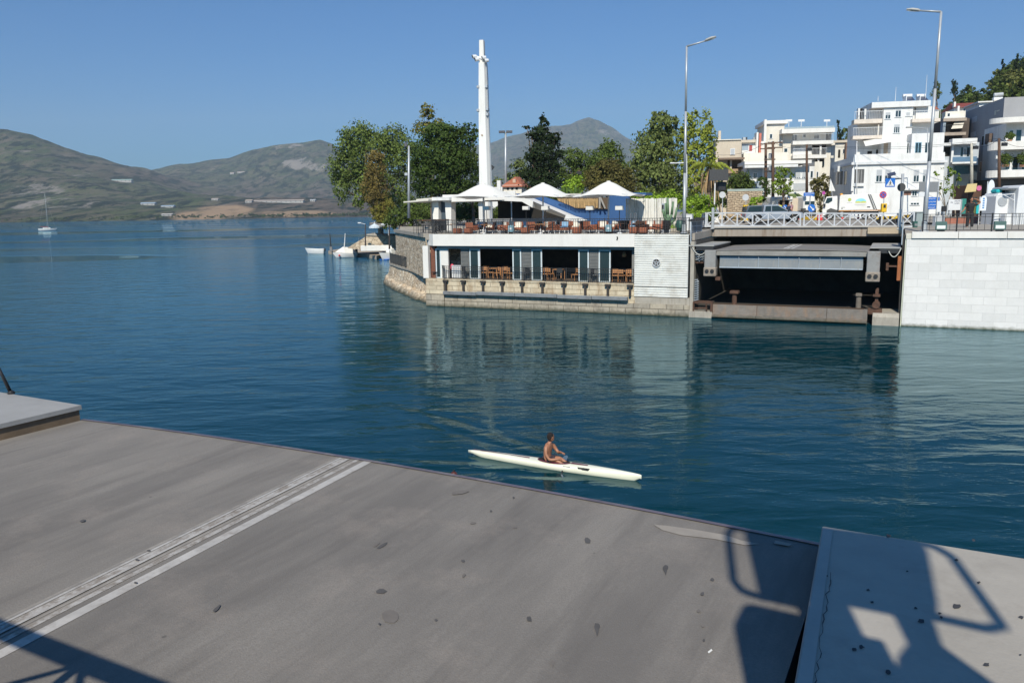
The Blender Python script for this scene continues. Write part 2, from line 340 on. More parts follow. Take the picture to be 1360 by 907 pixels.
    l.new(rng(sp.outputs['Y'], 20, 120), mx.inputs[0]); df = n.new('ShaderNodeBsdfDiffuse'); gl = n.new('ShaderNodeBsdfGlossy'); gl.inputs['Roughness'].default_value = .02; gl.inputs['Color'].default_value = (.72, .93, .98, 1)
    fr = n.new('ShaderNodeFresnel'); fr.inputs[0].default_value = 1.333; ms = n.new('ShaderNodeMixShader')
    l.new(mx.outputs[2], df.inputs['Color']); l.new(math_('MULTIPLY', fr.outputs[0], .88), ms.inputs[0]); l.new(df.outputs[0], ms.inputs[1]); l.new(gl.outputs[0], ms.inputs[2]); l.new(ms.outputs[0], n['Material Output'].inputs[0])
    l.new(bp.outputs[0], gl.inputs['Normal']); l.new(bp.outputs[0], fr.inputs['Normal']); n.remove(b)
    tag(mb.build('water', mt), kind='structure')
SLICKS = [(-62, 262, 80, 20), (-98, 142, 42, 13), (-190, 390, 170, 22), (-40, 190, 16, 10)]
water()
# ---- far shore: real terrain rising from the far side of the bay
def lerp(pts, x):
    if x <= pts[0][0]: return pts[0][1]
    for (a, b), (c, d) in zip(pts, pts[1:]):
        if x <= c: t = (x-a)/(c-a); t = t*t*(3-2*t)*.5+t*.5; return b+(d-b)*t
    return pts[-1][1]
def hill_material():
    mt = bpy.data.materials.new('hill_scrub'); mt.use_nodes = True; n = mt.node_tree.nodes; l = mt.node_tree.links; b = n['Principled BSDF']; b.inputs['Roughness'].default_value = .95; b.inputs['Specular IOR Level'].default_value = .1
    tc = n.new('ShaderNodeTexCoord')
    def nz(sc, det=8, r=.6, loc=0):
        mp = n.new('ShaderNodeMapping'); mp.inputs['Location'].default_value = (loc, loc, loc); mp.inputs['Scale'].default_value = (1, .3, 1); l.new(tc.outputs['Object'], mp.inputs[0])
        t = n.new('ShaderNodeTexNoise'); t.inputs['Scale'].default_value = sc; t.inputs['Detail'].default_value = det; t.inputs['Roughness'].default_value = r; l.new(mp.outputs[0], t.inputs['Vector']); return t.outputs['Fac']
    def rng(v, a, b_, c=0., d=1.):
        t = n.new('ShaderNodeMapRange')
        for i, q in enumerate((a, b_, c, d)): t.inputs[i+1].default_value = q
        l.new(v, t.inputs[0]); return t.outputs[0]
    def mix(f, a, b_):
        t = n.new('ShaderNodeMix'); t.data_type = 'RGBA'; l.new(f, t.inputs[0])
        for i, q in ((6, a), (7, b_)):
            if isinstance(q, tuple): t.inputs[i].default_value = (*q, 1)
            else: l.new(q, t.inputs[i])
        return t.outputs[2]
    c = mix(rng(nz(.004, 9, .62), .42, .62), (.042, .062, .026), (.085, .115, .035))          # scrub and pine
    c = mix(rng(nz(.0022, 8, .6, 300), .5, .62), c, (.105, .08, .06))                         # burnt brown slopes
    c = mix(rng(nz(.02, 8, .8, 190), .44, .6, 0, .8), c, (.20, .155, .115))                      # dry ground between the scrub
    c = mix(rng(nz(.03, 6, .7, 90), .50, .55), c, (.012, .022, .010))                       # dark clumps
    c = mix(rng(nz(.009, 9, .72, 40), .64, .72), c, (.30, .26, .21))                         # bare limestone
    at = n.new('ShaderNodeAttribute'); at.attribute_name = 'bare'
    t = n.new('ShaderNodeMath'); t.operation = 'MULTIPLY'; l.new(at.outputs['Fac'], t.inputs[0]); l.new(rng(nz(.02, 8, .7, 77), .38, .5, .25, 1), t.inputs[1])
    c = mix(t.outputs[0], c, (.46, .31, .19))
    at2 = n.new('ShaderNodeAttribute'); at2.attribute_name = 'rock'
    t = n.new('ShaderNodeMath'); t.operation = 'MULTIPLY_ADD'; l.new(at2.outputs['Fac'], t.inputs[0]); t.inputs[1].default_value = .17; l.new(nz(.012, 12, .78, 7), t.inputs[2])
    c = mix(rng(t.outputs[0], .655, .72), c, (.33, .29, .25))
    dk = n.new('ShaderNodeVectorMath'); dk.operation = 'SCALE'; dk.inputs['Scale'].default_value = .78; l.new(c, dk.inputs[0]); l.new(dk.outputs[0], b.inputs['Base Color'])
    bp = n.new('ShaderNodeBump'); bp.inputs['Distance'].default_value = 9; l.new(nz(.02, 8, .7, 5), bp.inputs['Height']); l.new(bp.outputs[0], b.inputs['Normal'])
    return mt
HILL = hill_material()
def profile(pts): # photo skyline pixels -> (azimuth tangent, elevation tangent)
    out = []
    for px, py in pts:
        d = ray(px, py); out.append((d.x/d.y, d.z/d.y))
    return out
def hills(name, ridges, y0, shore, base, nr, na, x0, x1, rough, bare=None, rocks=(), seed=0):
    """ridges: list of (distance, skyline profile); heights interpolate from the shore up to each ridge and fall behind the last"""
    vs = []; fs = []; bv = []; rv = []
    ends = ridges[-1][0]*1.25
    for j in range(nr+1):
        v = j/nr; Yd = shore*(ends/shore)**v
        for i in range(na+1):
            ax = x0+(x1-x0)*i/na
            prev = (shore, 0.); h = 0
            for (D, pr) in ridges:
                top = lerp(pr, ax)*D+H
                if Yd <= D:
                    t = (Yd-prev[0])/(D-prev[0]); h = prev[1]+(top-prev[1])*(t**1.15); break
                prev = (D, top)
            else: h = prev[1]*(1-(Yd-ridges[-1][0])/(ends-ridges[-1][0])*.8)
            x = ax*Yd; env = min(1, max(0, (Yd-shore)/(.35*shore)))
            near = min(abs(Yd-D)/D for D, _ in ridges); k = .35+.65*min(1, near*6)
            q = Vector((x, Yd, seed))
            fr = noise.fractal(q*.0022, .9, 2.1, 7)*rough+abs(noise.noise(q*.006))*rough*.35-rough*.1
            vs.append((x, Yd, max(-1 if j == 0 else .6, h+fr*env*k)) if j else (x, Yd, -1))
            a = d = 0.
            if bare:
                for bx, by, rx, ry in bare:
                    e = ((ax-bx)/rx)**2+((h/Yd-by)/ry)**2; a = max(a, 1-e)
            for bx, by, rx, ry, sl in rocks:
                hh = h/Yd; e = ((ax-bx-(hh-by)*sl)/rx)**2+((hh-by)/ry)**2; d = max(d, 1-e)
            bv.append(min(1, max(0, a*2))); rv.append(min(1, max(0, d*1.6)))
    for j in range(nr):
        for i in range(na): o = j*(na+1)+i; fs.append((o, o+1, o+na+2, o+na+1))
    me = bpy.data.meshes.new(name); me.from_pydata(vs, [], fs); me.materials.append(HILL)
    for nm, arr in (('bare', bv), ('rock', rv)):
        at = me.attributes.new(nm, 'FLOAT', 'POINT'); at.data.foreach_set('value', arr)
    me.polygons.foreach_set('use_smooth', [True]*len(me.polygons))
    o = bpy.data.objects.new(name, me); C.objects.link(o); tag(o, kind='structure'); return o
def tg(px, py): d = ray(px, py); return d.x/d.y, d.z/d.y
left_sky = profile([(-260, 130), (-80, 150), (0, 173), (40, 181), (60, 188), (90, 199), (120, 210), (160, 221), (195, 228), (230, 244), (270, 262), (330, 275), (450, 281), (700, 278), (800, 276)])
mid_sky = profile([(-260, 228), (100, 228), (195, 227), (240, 218), (300, 210), (340, 197), (370, 192), (400, 190), (425, 187), (440, 191), (455, 205), (500, 232), (560, 258), (640, 275), (800, 276)])
low_sky = profile([(-260, 270), (0, 258), (120, 262), (200, 268), (300, 265), (380, 262), (450, 264), (560, 268), (800, 272)])
def T2(px, py, rx, ry): a, b = tg(px, py); return a, b, rx/F, ry/F
hills('near_hills', [(1900, low_sky), (2700, left_sky), (4300, mid_sky)], 0, 1350, 0, 190, 420, -.98, .14, 30,
      bare=[T2(300, 276, 42, 8), T2(262, 284, 40, 5), T2(395, 279, 60, 4)],
      rocks=[T2(405, 215, 40, 10)+(-1.2,), T2(45, 250, 60, 12)+(0,), T2(75, 266, 75, 9)+(0,), T2(385, 193, 30, 4)+(0,), T2(110, 225, 22, 5)+(0,), T2(36, 196, 20, 4)+(0,)])
far_sky = profile([(440, 262), (560, 215), (600, 200), (645, 189), (690, 178), (715, 169), (740, 166), (757, 165), (770, 160), (782, 157), (793, 160), (810, 168), (835, 184), (880, 215), (940, 245), (1000, 262), (1200, 268)])
hills('far_mountain', [(4200, profile([(440, 272), (700, 262), (1000, 264), (1200, 266)])), (6600, far_sky)], 0, 3200, 0, 110, 260, -.22, .5, 45,
      rocks=[T2(812, 176, 26, 5)+(-1.0,), T2(762, 195, 20, 4)+(-1.,)], seed=40)
# ---- the town side: ground sheet, its slope, the wooded hillside
shore = [QP(-2, .6), QP(-3.6, 4.6), QP(-5.6, 12.5), QP(-9.5, 25), Vector((-12.6, 92, 0)), Vector((-15.5, 112, 0)), Vector((-21.5, 126, 0)), Vector((-24.5, 140, 0)), Vector((-14, 175, 0)), Vector((25, 260, 0)), Vector((120, 420, 0))]
quayR = [QP(31.4, 1.6), QP(31.4, .25), QP(37.8, .25), QP(60, .25), QP(110, -6)]
GZ = 5.5
def gz(x, y):                          # the land rises gently away from the channel
    k = (Vector((x, y, 0))-Q).dot(N); s = (Vector((x, y, 0))-Q).dot(A)
    r = max(0, min(1, (s-15)/8))       # only on the street side
    return GZ+r*.2*min(1, max(0, k/6))
def ground():
    bay = [QP(31.4, 13), QP(19.0, 13), QP(19.0, .6)]
    pts = shore[::-1]
    outer = [QP(18.7, .3), QP(-1.2, .3)]
    poly = [(p.x, p.y) for p in [QP(18.7, .3)]] # front line
    front = [QP(-1.2, .5)]+shore
    bulk = front+[Vector((700, 700, 0)), QP(260, -6)]+quayR[::-1]+[QP(31.4, 1.6)]
    # plain strips on a grid clipped by keeping cells inside the outline
    import bmesh
    bm = bmesh.new(); vs = [bm.verts.new((p.x, p.y, 0)) for p in [QP(18.9, .5), QP(-1.2, .5)]+shore+[Vector((700, 700, 0)), QP(260, -6)]+quayR[::-1][:-1]+[QP(31.4, 6.3), QP(18.9, 6.3)]]
    f = bm.faces.new(vs); f.normal_update()
    if f.normal.z < 0: f.normal_flip()
    for i in range(-3, 26):
        for (o_, nn) in ((Q+N*(i*6), N), (Q+A*(i*6), A)):
            g = bm.verts[:]+bm.edges[:]+bm.faces[:]; bmesh.ops.bisect_plane(bm, geom=g, plane_co=o_, plane_no=nn)
    for v in bm.verts: v.co.z = gz(v.co.x, v.co.y)-.004
    r = bmesh.ops.extrude_face_region(bm, geom=bm.faces[:]); 
    for v in [g for g in r['geom'] if isinstance(g, bmesh.types.BMVert)]: v.co.z -= .45
    bmesh.ops.recalc_face_normals(bm, faces=bm.faces[:])
    me = bpy.data.meshes.new('ground'); bm.to_mesh(me); bm.free(); me.materials.append(M('ground_paving', (.32, .29, .25), .9, .15, .5, bump=.01, stain=(.2, .17, .13), stain_amt=.5, stain_scale=.15))
    o = bpy.data.objects.new('ground', me); C.objects.link(o); tag(o, kind='structure')
ground()
def road():                            # the street leading on from the bridge, asphalt, laid on the ground sheet
    def strip(name, pts, dz, mt):
        vs = []; fs = []; n = 24
        a0, b0, a1, b1 = pts
        for i in range(n+1):
            t = i/n
            for p in (a0.lerp(a1, t), b0.lerp(b1, t)): vs.append((p.x, p.y, gz(p.x, p.y)+dz))
        for i in range(n): fs.append((2*i, 2*i+1, 2*i+3, 2*i+2))
        mb = MB(); mb.add(vs, fs); return tag(mb.build(name, mt), kind='structure')
    strip('road', (QP(20.2, 6.4), QP(30.8, 6.4), QP(17, 78), QP(33, 78)), .006, ASPH)
    strip('side_street', (QP(33, 22), QP(33, 44), QP(58, 28), QP(58, 44)), .004, ASPH)
    strip('pavement', (QP(15.8, 9), QP(20.1, 9), QP(10, 78), QP(16.8, 78)), .13, PAVE)
    strip('pavement', (QP(31, 14), QP(33.5, 14), QP(33.2, 60), QP(37, 60)), .13, PAVE)
    mk = MB()
    for i in range(5):                 # zebra and lane marks
        p = QP(21.5+i*2, 13); q = QP(21.5+i*2, 15.5)
        for a, b in ((p, q),): mk.add([(*(a-A*.25).xy, gz(a.x, a.y)+.011), (*(a+A*.25).xy, gz(a.x, a.y)+.011), (*(b+A*.25).xy, gz(b.x, b.y)+.011), (*(b-A*.25).xy, gz(b.x, b.y)+.011)], [(0, 1, 2, 3)])
    tag(mk.build('road_marking', M('worn_white_line', (.5, .49, .47), .8, .2, 4)), kind='structure')
road()
HSKY = profile([(900, 264), (1080, 256), (1130, 236), (1180, 212), (1215, 196), (1235, 180), (1265, 168), (1300, 148), (1330, 130), (1360, 113), (1420, 92), (1600, 66)])
def hillside():
    sky = HSKY
    vs = []; fs = []; nr, na = 30, 60
    for j in range(nr+1):
        Yd = 125+(420-125)*j/nr
        for i in range(na+1):
            ax = .28+.62*i/na; top = lerp(sky, ax)*250+H
            t = (Yd-125)/125; h = 6+(top-6)*min(1.15, t**.9) if t < 1 else top*(1+.0*(t-1))
            vs.append((ax*Yd, Yd, h+noise.noise(Vector((ax*Yd, Yd, 0))*.05)*1.2-.4))
    for j in range(nr):
        for i in range(na): o = j*(na+1)+i; fs.append((o, o+1, o+na+2, o+na+1))
    mb = MB(); mb.add(vs, fs); tag(mb.build('hillside', M('hillside_earth', (.16, .12, .08), .95, .3, .2), smooth=True), kind='structure')
hillside()
# ============================================================ THE NEAR SIDE: retracted bridge leaf, ledges, railing
CR = math.atan2(-4.55, 8.57)           # direction of the channel edge
def near_deck():
    e0 = atz(110, 557, 4.4); e5 = atz(1085, 722, 4.4)
    u = (e5-e0); W_ = u.length+.09; u.normalize(); rz = math.atan2(u.y, u.x)
    t = thing('bridge_deck', 'grey retracted bridge leaf with worn white centre lines close to the viewer', 'bridge deck', (*e0.xy, 0), rz)
    crown = lambda x: 4.4+.085*(1-(2*x/W_-1)**2)
    mt = bpy.data.materials.new('deck_coating'); mt.use_nodes = True; n = mt.node_tree.nodes; l = mt.node_tree.links; b = n['Principled BSDF']; b.inputs['Roughness'].default_value = .82; b.inputs['Specular IOR Level'].default_value = .3
    tc = n.new('ShaderNodeTexCoord')
    def nz(sc, scale=(1, 1, 1), det=8, r=.65, rot=0, loc=0):
        mp = n.new('ShaderNodeMapping'); mp.inputs['Scale'].default_value = scale; mp.inputs['Rotation'].default_value = (0, 0, rot); mp.inputs['Location'].default_value = (loc, loc, 0); l.new(tc.outputs['Object'], mp.inputs[0])
        x = n.new('ShaderNodeTexNoise'); x.inputs['Scale'].default_value = sc; x.inputs['Detail'].default_value = det; x.inputs['Roughness'].default_value = r; l.new(mp.outputs[0], x.inputs['Vector']); return x.outputs['Fac']
    def rng(v, a, b_, c=0., d=1.):
        x = n.new('ShaderNodeMapRange')
        for i, q in enumerate((a, b_, c, d)): x.inputs[i+1].default_value = q
        l.new(v, x.inputs[0]); return x.outputs[0]
    def mix(f, a, b_):
        x = n.new('ShaderNodeMix'); x.data_type = 'RGBA'; l.new(f, x.inputs[0])
        for i, q in ((6, a), (7, b_)):
            if isinstance(q, tuple): x.inputs[i].default_value = (*q, 1)
            else: l.new(q, x.inputs[i])
        return x.outputs[2]
    c = mix(rng(nz(.55, (1.6, .35, 1), 6), .38, .64), (.166, .153, .140), (.258, .237, .212))          # broad wheel-worn bands
    c = mix(rng(nz(2.2, (3, .25, 1), 5, .6, 0, 4), .5, .75, 0, .45), c, (.105, .095, .088))        # rubber streaks along the lanes
    c = mix(rng(nz(1.1, (1, 1, 1), 9, .7, 0, 9), .52, .7, 0, .5), c, (.31, .27, .235))           # pale scuffs
    c = mix(rng(nz(60, (1, 1, 1), 2, .5), .35, .7, 0, .35), c, (.14, .125, .11))                   # grit
    vo = n.new('ShaderNodeTexVoronoi'); vo.inputs['Scale'].default_value = 1.7; vo.inputs['Randomness'].default_value = 1
    mp = n.new('ShaderNodeMapping'); mp.inputs['Scale'].default_value = (1, .8, 1); l.new(tc.outputs['Object'], mp.inputs[0]); l.new(mp.outputs[0], vo.inputs['Vector'])
    c = mix(rng(vo.outputs['Distance'], .018, .03, .7, 0), c, (.09, .084, .08))
    l.new(c, b.inputs['Base Color'])
    bp = n.new('ShaderNodeBump'); bp.inputs['Distance'].default_value = .004; l.new(nz(90, (1, 1, 1), 4), bp.inputs['Height']); l.new(bp.outputs[0], b.inputs['Normal'])
    mb = MB(); nx, ny = 24, 2; D = -16
    vs = []; fs = []
    for j in range(ny+1):
        for i in range(nx+1): vs.append((W_*i/nx, D*j/ny, crown(W_*i/nx)))
    for j in range(ny):
        for i in range(nx): o = j*(nx+1)+i; fs.append((o+nx+1, o+nx+2, o+1, o))
    mb.add(vs, fs); o = mb.build('deck_surface', mt, t, smooth=True)
    # steel nosing along the channel edge, worn bright in places
    nm = M('worn_purple_steel', (.16, .13, .155), .5, .25, 2, metal=.1, stain=(.36, .31, .27), stain_amt=.85, stain_scale=1.6)
    mb = MB()
    for i in range(nx):
        x0, x1 = W_*i/nx, W_*(i+1)/nx
        mb.add([(x0, -.05, crown(x0)+.012), (x1, -.05, crown(x1)+.012), (x1, .02, crown(x1)+.004), (x0, .02, crown(x0)+.004), (x0, .02, crown(x0)-.55), (x1, .02, crown(x1)-.55)], [(0, 1, 2, 3), (3, 2, 5, 4)])
    mb.build('nosing', nm, t)
    mb = MB(); mb.box(0.05, W_-.05, -16, -.03, 3.6, 4.33); mb.build('girder', BLUEGREY, t)
    # the white lines
    inv = Matrix.Translation((*e0.xy, 0)) @ Matrix.Rotation(rz, 4, 'Z'); inv = inv.inverted()
    def loc(px, py, z=4.45): p = inv @ atz(px, py, z); return p
    def dec(name, poly, mt_, dz=.004):      # a thin patch on the crowned deck
        mb = MB(); mb.add([(p[0], p[1], crown(p[0])+dz) for p in poly], [list(range(len(poly)))]); return mb.build(name, mt_, t)
    lm = bpy.data.materials.new('worn_line_paint'); lm.use_nodes = True; n2 = lm.node_tree; bb = n2.nodes['Principled BSDF']; bb.inputs['Roughness'].default_value = .8
    tcc = n2.nodes.new('ShaderNodeTexCoord'); nn = n2.nodes.new('ShaderNodeTexNoise'); nn.inputs['Scale'].default_value = 7; nn.inputs['Detail'].default_value = 8; nn.inputs['Roughness'].default_value = .8
    n2.links.new(tcc.outputs['Object'], nn.inputs['Vector']); rr = n2.nodes.new('ShaderNodeMapRange'); rr.inputs[1].default_value = .42; rr.inputs[2].default_value = .56; n2.links.new(nn.outputs['Fac'], rr.inputs[0])
    mm = n2.nodes.new('ShaderNodeMix'); mm.data_type = 'RGBA'; mm.inputs[6].default_value = (.235, .205, .175, 1); mm.inputs[7].default_value = (.42, .40, .375, 1); n2.links.new(rr.outputs[0], mm.inputs[0]); n2.links.new(mm.outputs[2], bb.inputs['Base Color'])
    lf = M('faded_line_paint', (.28, .255, .225), .8, .2, 5, stain=(.19, .175, .165), stain_amt=.8, stain_scale=5)
    lw = M('bright_line_paint', (.43, .41, .385), .8, .15, 5, stain=(.25, .22, .195), stain_amt=.8, stain_scale=5)
    a, b_ = loc(489, 617), loc(-4, 878); d = (b_-a).normalized(); nrm = Vector((d.y, -d.x, 0))
    def line(off, w_, mt_, name, dash=None, start=0.0, slot=.004):
        if nrm.x < 0: sgn = -1
        else: sgn = 1
        L0 = start; Lm = 12
        segs = [(L0, Lm)] if not dash else [(x*dash[0], x*dash[0]+dash[1]) for x in range(int(Lm/dash[0]))]
        mb = MB()
        for s0, s1 in segs:
            p0 = a+d*s0; p1 = a+d*s1; q = nrm*sgn
            k = []
            for p, s_ in ((p0, -1), (p0, 1), (p1, 1), (p1, -1)):
                v = p+q*(off+s_*w_/2); k.append((v.x, v.y, crown(v.x)+slot))
            mb.add(k, [(0, 1, 2, 3)])
        return mb.build(name, mt_, t)
    line(0, .10, lw, 'white_line'); line(-.30, .12, lm, 'white_line'); line(-.25, .03, lw, 'white_line', None, 0, .008); line(-.355, .03, lw, 'white_line', None, 0, .008); line(-.14, .05, lm, 'white_line'); line(-.195, .03, lf, 'faded_line', None, 0, .007); line(-.19, .05, lf, 'faded_line'); line(-.40, .035, lf, 'faded_line')
    # stains, patches and blisters traced from the coating
    sm = M('black_stain', (.085, .08, .078), .85, .2, 6); so_ = M('patch_stain', (.155, .138, .124), .85, .15, 6)
    rr_ = random.Random(3)
    def spot(px, py, rx, ry, ang=0, mt_=sm, tail=0):
        c = loc(px, py); sc = (c-(inv @ Vector((0, 0, H)))).length/F
        poly = []
        for i in range(11):
            tt = 2*math.pi*i/11; k = rr_.uniform(.78, 1.15); x = math.cos(tt)*rx*k*.85; y = math.sin(tt)*ry*k*.85
            if tail and math.sin(tt) < -.75: y *= tail; x *= .35
            x, y = x*math.cos(ang)-y*math.sin(ang), x*math.sin(ang)+y*math.cos(ang)
            q = loc(px+x, py-y); poly.append((q.x, q.y))
        return poly
    groups = {}
    for px, py, rx, ry, ang, mt_, tail in [(780, 718, 6, 4, -.4, sm, 1.4), (884, 752, 4.5, 5, 0, sm, 2.2), (793, 830, 4.5, 6, 0, sm, 2.3), (506, 789, 9, 3.5, 0, sm, 0), (519, 821, 13, 10, 0, so_, 0),
            (508, 729, 10, 2, .5, sm, 0), (500, 728, 6, 1.5, .6, so_, 0), (703, 822, 4, 4, .6, sm, 1.5), (734, 878, 3, 4, 0, so_, 2), (615, 748, 3, 2, 0, sm, 0), (652, 682, 1.8, 1.6, 0, sm, 0), (682, 664, 1.8, 1.6, 0, sm, 0),
            (579, 826, 2.4, 2, 0, sm, 0), (628, 698, 5, 2, .1, so_, 0), (684, 703, 3, 2, 0, so_, 0), (933, 785, 3, 3, 0, sm, 0), (946, 766, 3, 2.6, 0, sm, 0), (928, 807, 3, 2.5, 0, so_, 0), (935, 845, 2, 2, 0, sm, 0),
            (934, 826, 3, 2.5, 0, so_, 0), (616, 767, 4, 2, .8, so_, 0), (288, 815, 8, 2.5, .8, sm, 0), (183, 788-38, 3, 1.6, 0, sm, 0), (110, 697, 5, 2, .3, sm, 0), (181, 781, 3, 1.6, 0, sm, 0), (198, 738, 3, 1.5, 0, sm, 0), (504, 833, 2, 1.5, 0, sm, 0),
            (610, 658, 15, 3.5, .1, so_, 0)]:
        groups.setdefault(mt_.name, []).append(spot(px, py, rx, ry, ang, mt_, tail))
    for k, polys in groups.items():
        for j, poly in enumerate(polys): MB().add([(p[0], p[1], crown(p[0])+.005+.0004*j) for p in poly], [list(range(len(poly)))]).build('stain', MC[k], t)
    # a peeled strip of coating on the lip
    pe = M('peeled_coating', (.29, .26, .225), .8, .12, 5)
    poly = [loc(*p) for p in ((868, 696), (885, 697), (920, 701), (962, 707), (985, 714), (1010, 718), (990, 720), (950, 713), (905, 709), (880, 703))]
    dec('peeled_strip', [(p.x, min(p.y, -.01)) for p in poly], pe, .006)
    poly = [loc(*p) for p in ((1030, 714), (1052, 718), (1048, 721), (1028, 718))]
    dec('peeled_strip', [(p.x, min(p.y, -.01)) for p in poly], pe, .015)
    poly = [loc(*p) for p in ((940, 860), (945, 856), (946.5, 858), (941.5, 862))]
    tag(dec('paper_scrap', [(p.x, p.y) for p in poly], M('paper', (.75, .74, .7), .8), .008))
    return W_, e0, e5, rz, inv
DW, DE0, DE5, DRZ, DINV = near_deck()
def ledge_mat(name, base, st): return M(name, base, .75, .12, 1.2, stain=st, stain_amt=.45, stain_scale=1.4, bump=.002, bscale=40)
def near_ledges():
    gm = ledge_mat('painted_steel_ledge', (.37, .34, .295), (.24, .215, .185))
    gl = ledge_mat('pale_concrete_ledge', (.31, .305, .295), (.2, .19, .18))
    # right ledge
    mb = MB(); p = [DINV @ atz(x, y, 4.6) for x, y in ((1092, 698), (1055, 907))]
    d = (p[1]-p[0]).normalized(); q = p[0]+d*9
    t = tag(mb.prism([(q.x, q.y), (p[0].x+9, q.y), (p[0].x+9, p[0].y-.02), (p[0].x, p[0].y)], 3.2, 4.6).build('quay_ledge', gm, None, bevel=.012, loc=(*DE0.xy, 0), rz=DRZ), kind='structure')
    t.name = 'side_ledge'
    mb = MB(); a = p[0]; e = Vector((d.y, -d.x, 0)); e = e if e.x > 0 else -e
    w1 = MB()
    for s0, s1 in ((0, 9),):
        k = [a+d*.06+e*.012, a+d*s1+e*.012, a+d*s1+e*.11, a+d*.06+e*.085]
        w1.add([(v.x, v.y, 4.606) for v in k], [(3, 2, 1, 0)])
    tag(w1.build('edge_strip', M('pale_edge_strip', (.36, .34, .31), .7, .1, 2)), kind='structure').location = (*DE0.xy, 0); bpy.data.objects['edge_strip'].rotation_euler.z = DRZ
    cr = MB(); rr = random.Random(5); x = a+d*2.0+e*.115
    pts = [a+d*(.9+i*.06)+e*(.105+rr.uniform(-.012, .012)) for i in range(28)]
    for u_, v_ in zip(pts, pts[1:]): w_ = e*rr.uniform(.002, .008); cr.add([(*(u_).xy, 4.61), (*(u_+w_).xy, 4.61), (*(v_+w_).xy, 4.61), (*(v_).xy, 4.61)], [(0, 1, 2, 3)])
    o = tag(cr.build('crack', BLACKM), kind='structure'); o.location = (*DE0.xy, 0); o.rotation_euler.z = DRZ
    sp = MB(); rr = random.Random(9)
    for px, py, r in ((1180, 712, 3), (1205, 759, 1.6), (1158, 800, 2), (1270, 806, 5), (1248, 815, 2), (1250, 820, 2.4), (1223, 825, 4), (1144, 860, 3.4), (1134, 863, 3), (1180, 893, 4), (1270, 744, 2.4), (1300, 774, 2), (1310, 883, 3.5), (1357, 820, 3), (1098, 765, 2), (1153, 784, 2), (1355, 870, 1.5), (1089, 790, 2), (1293, 718, 2), (1216, 808, 2)):
        poly = []
        for i in range(9): tt = i*2*math.pi/9; k = rr.uniform(.6, 1.2); q = DINV @ atz(px+math.cos(tt)*r*k*1.2, py+math.sin(tt)*r*k*.8, 4.6); poly.append((q.x, q.y, 4.6055))
        sp.add(poly, [list(range(9))[::-1]])
    o = tag(sp.build('ledge_spots', M('black_spots', (.045, .045, .05), .85)), kind='structure'); o.location = (*DE0.xy, 0); o.rotation_euler.z = DRZ
    # left ledge
    p = [DINV @ atz(x, y, 4.62) for x, y in ((108, 538), (0, 563))]; d = (p[1]-p[0]).normalized(); q = p[0]+d*14
    top = tag(MB().prism([(p[0].x-9, q.y), (q.x, q.y), (p[0].x, p[0].y), (p[0].x-9, p[0].y+.05)], 4.56, 4.62).build('side_ledge', gl, None, loc=(*DE0.xy, 0), rz=DRZ), kind='structure')
    e = Vector((-d.y, d.x, 0)); e = e if e.x < 0 else -e; k = [(v+e*.03) for v in (p[0], q)]
    tag(MB().prism([(p[0].x-9, q.y), (k[1].x, k[1].y), (k[0].x, k[0].y-.02), (p[0].x-9, p[0].y+.02)], 3.2, 4.557).build('ledge_wall', M('rusty_brown_steel', (.17, .12, .075), .8, .2, 3, stain=(.07, .055, .045), stain_amt=.6, stain_scale=2), None, loc=(*DE0.xy, 0), rz=DRZ), kind='structure')
near_ledges()
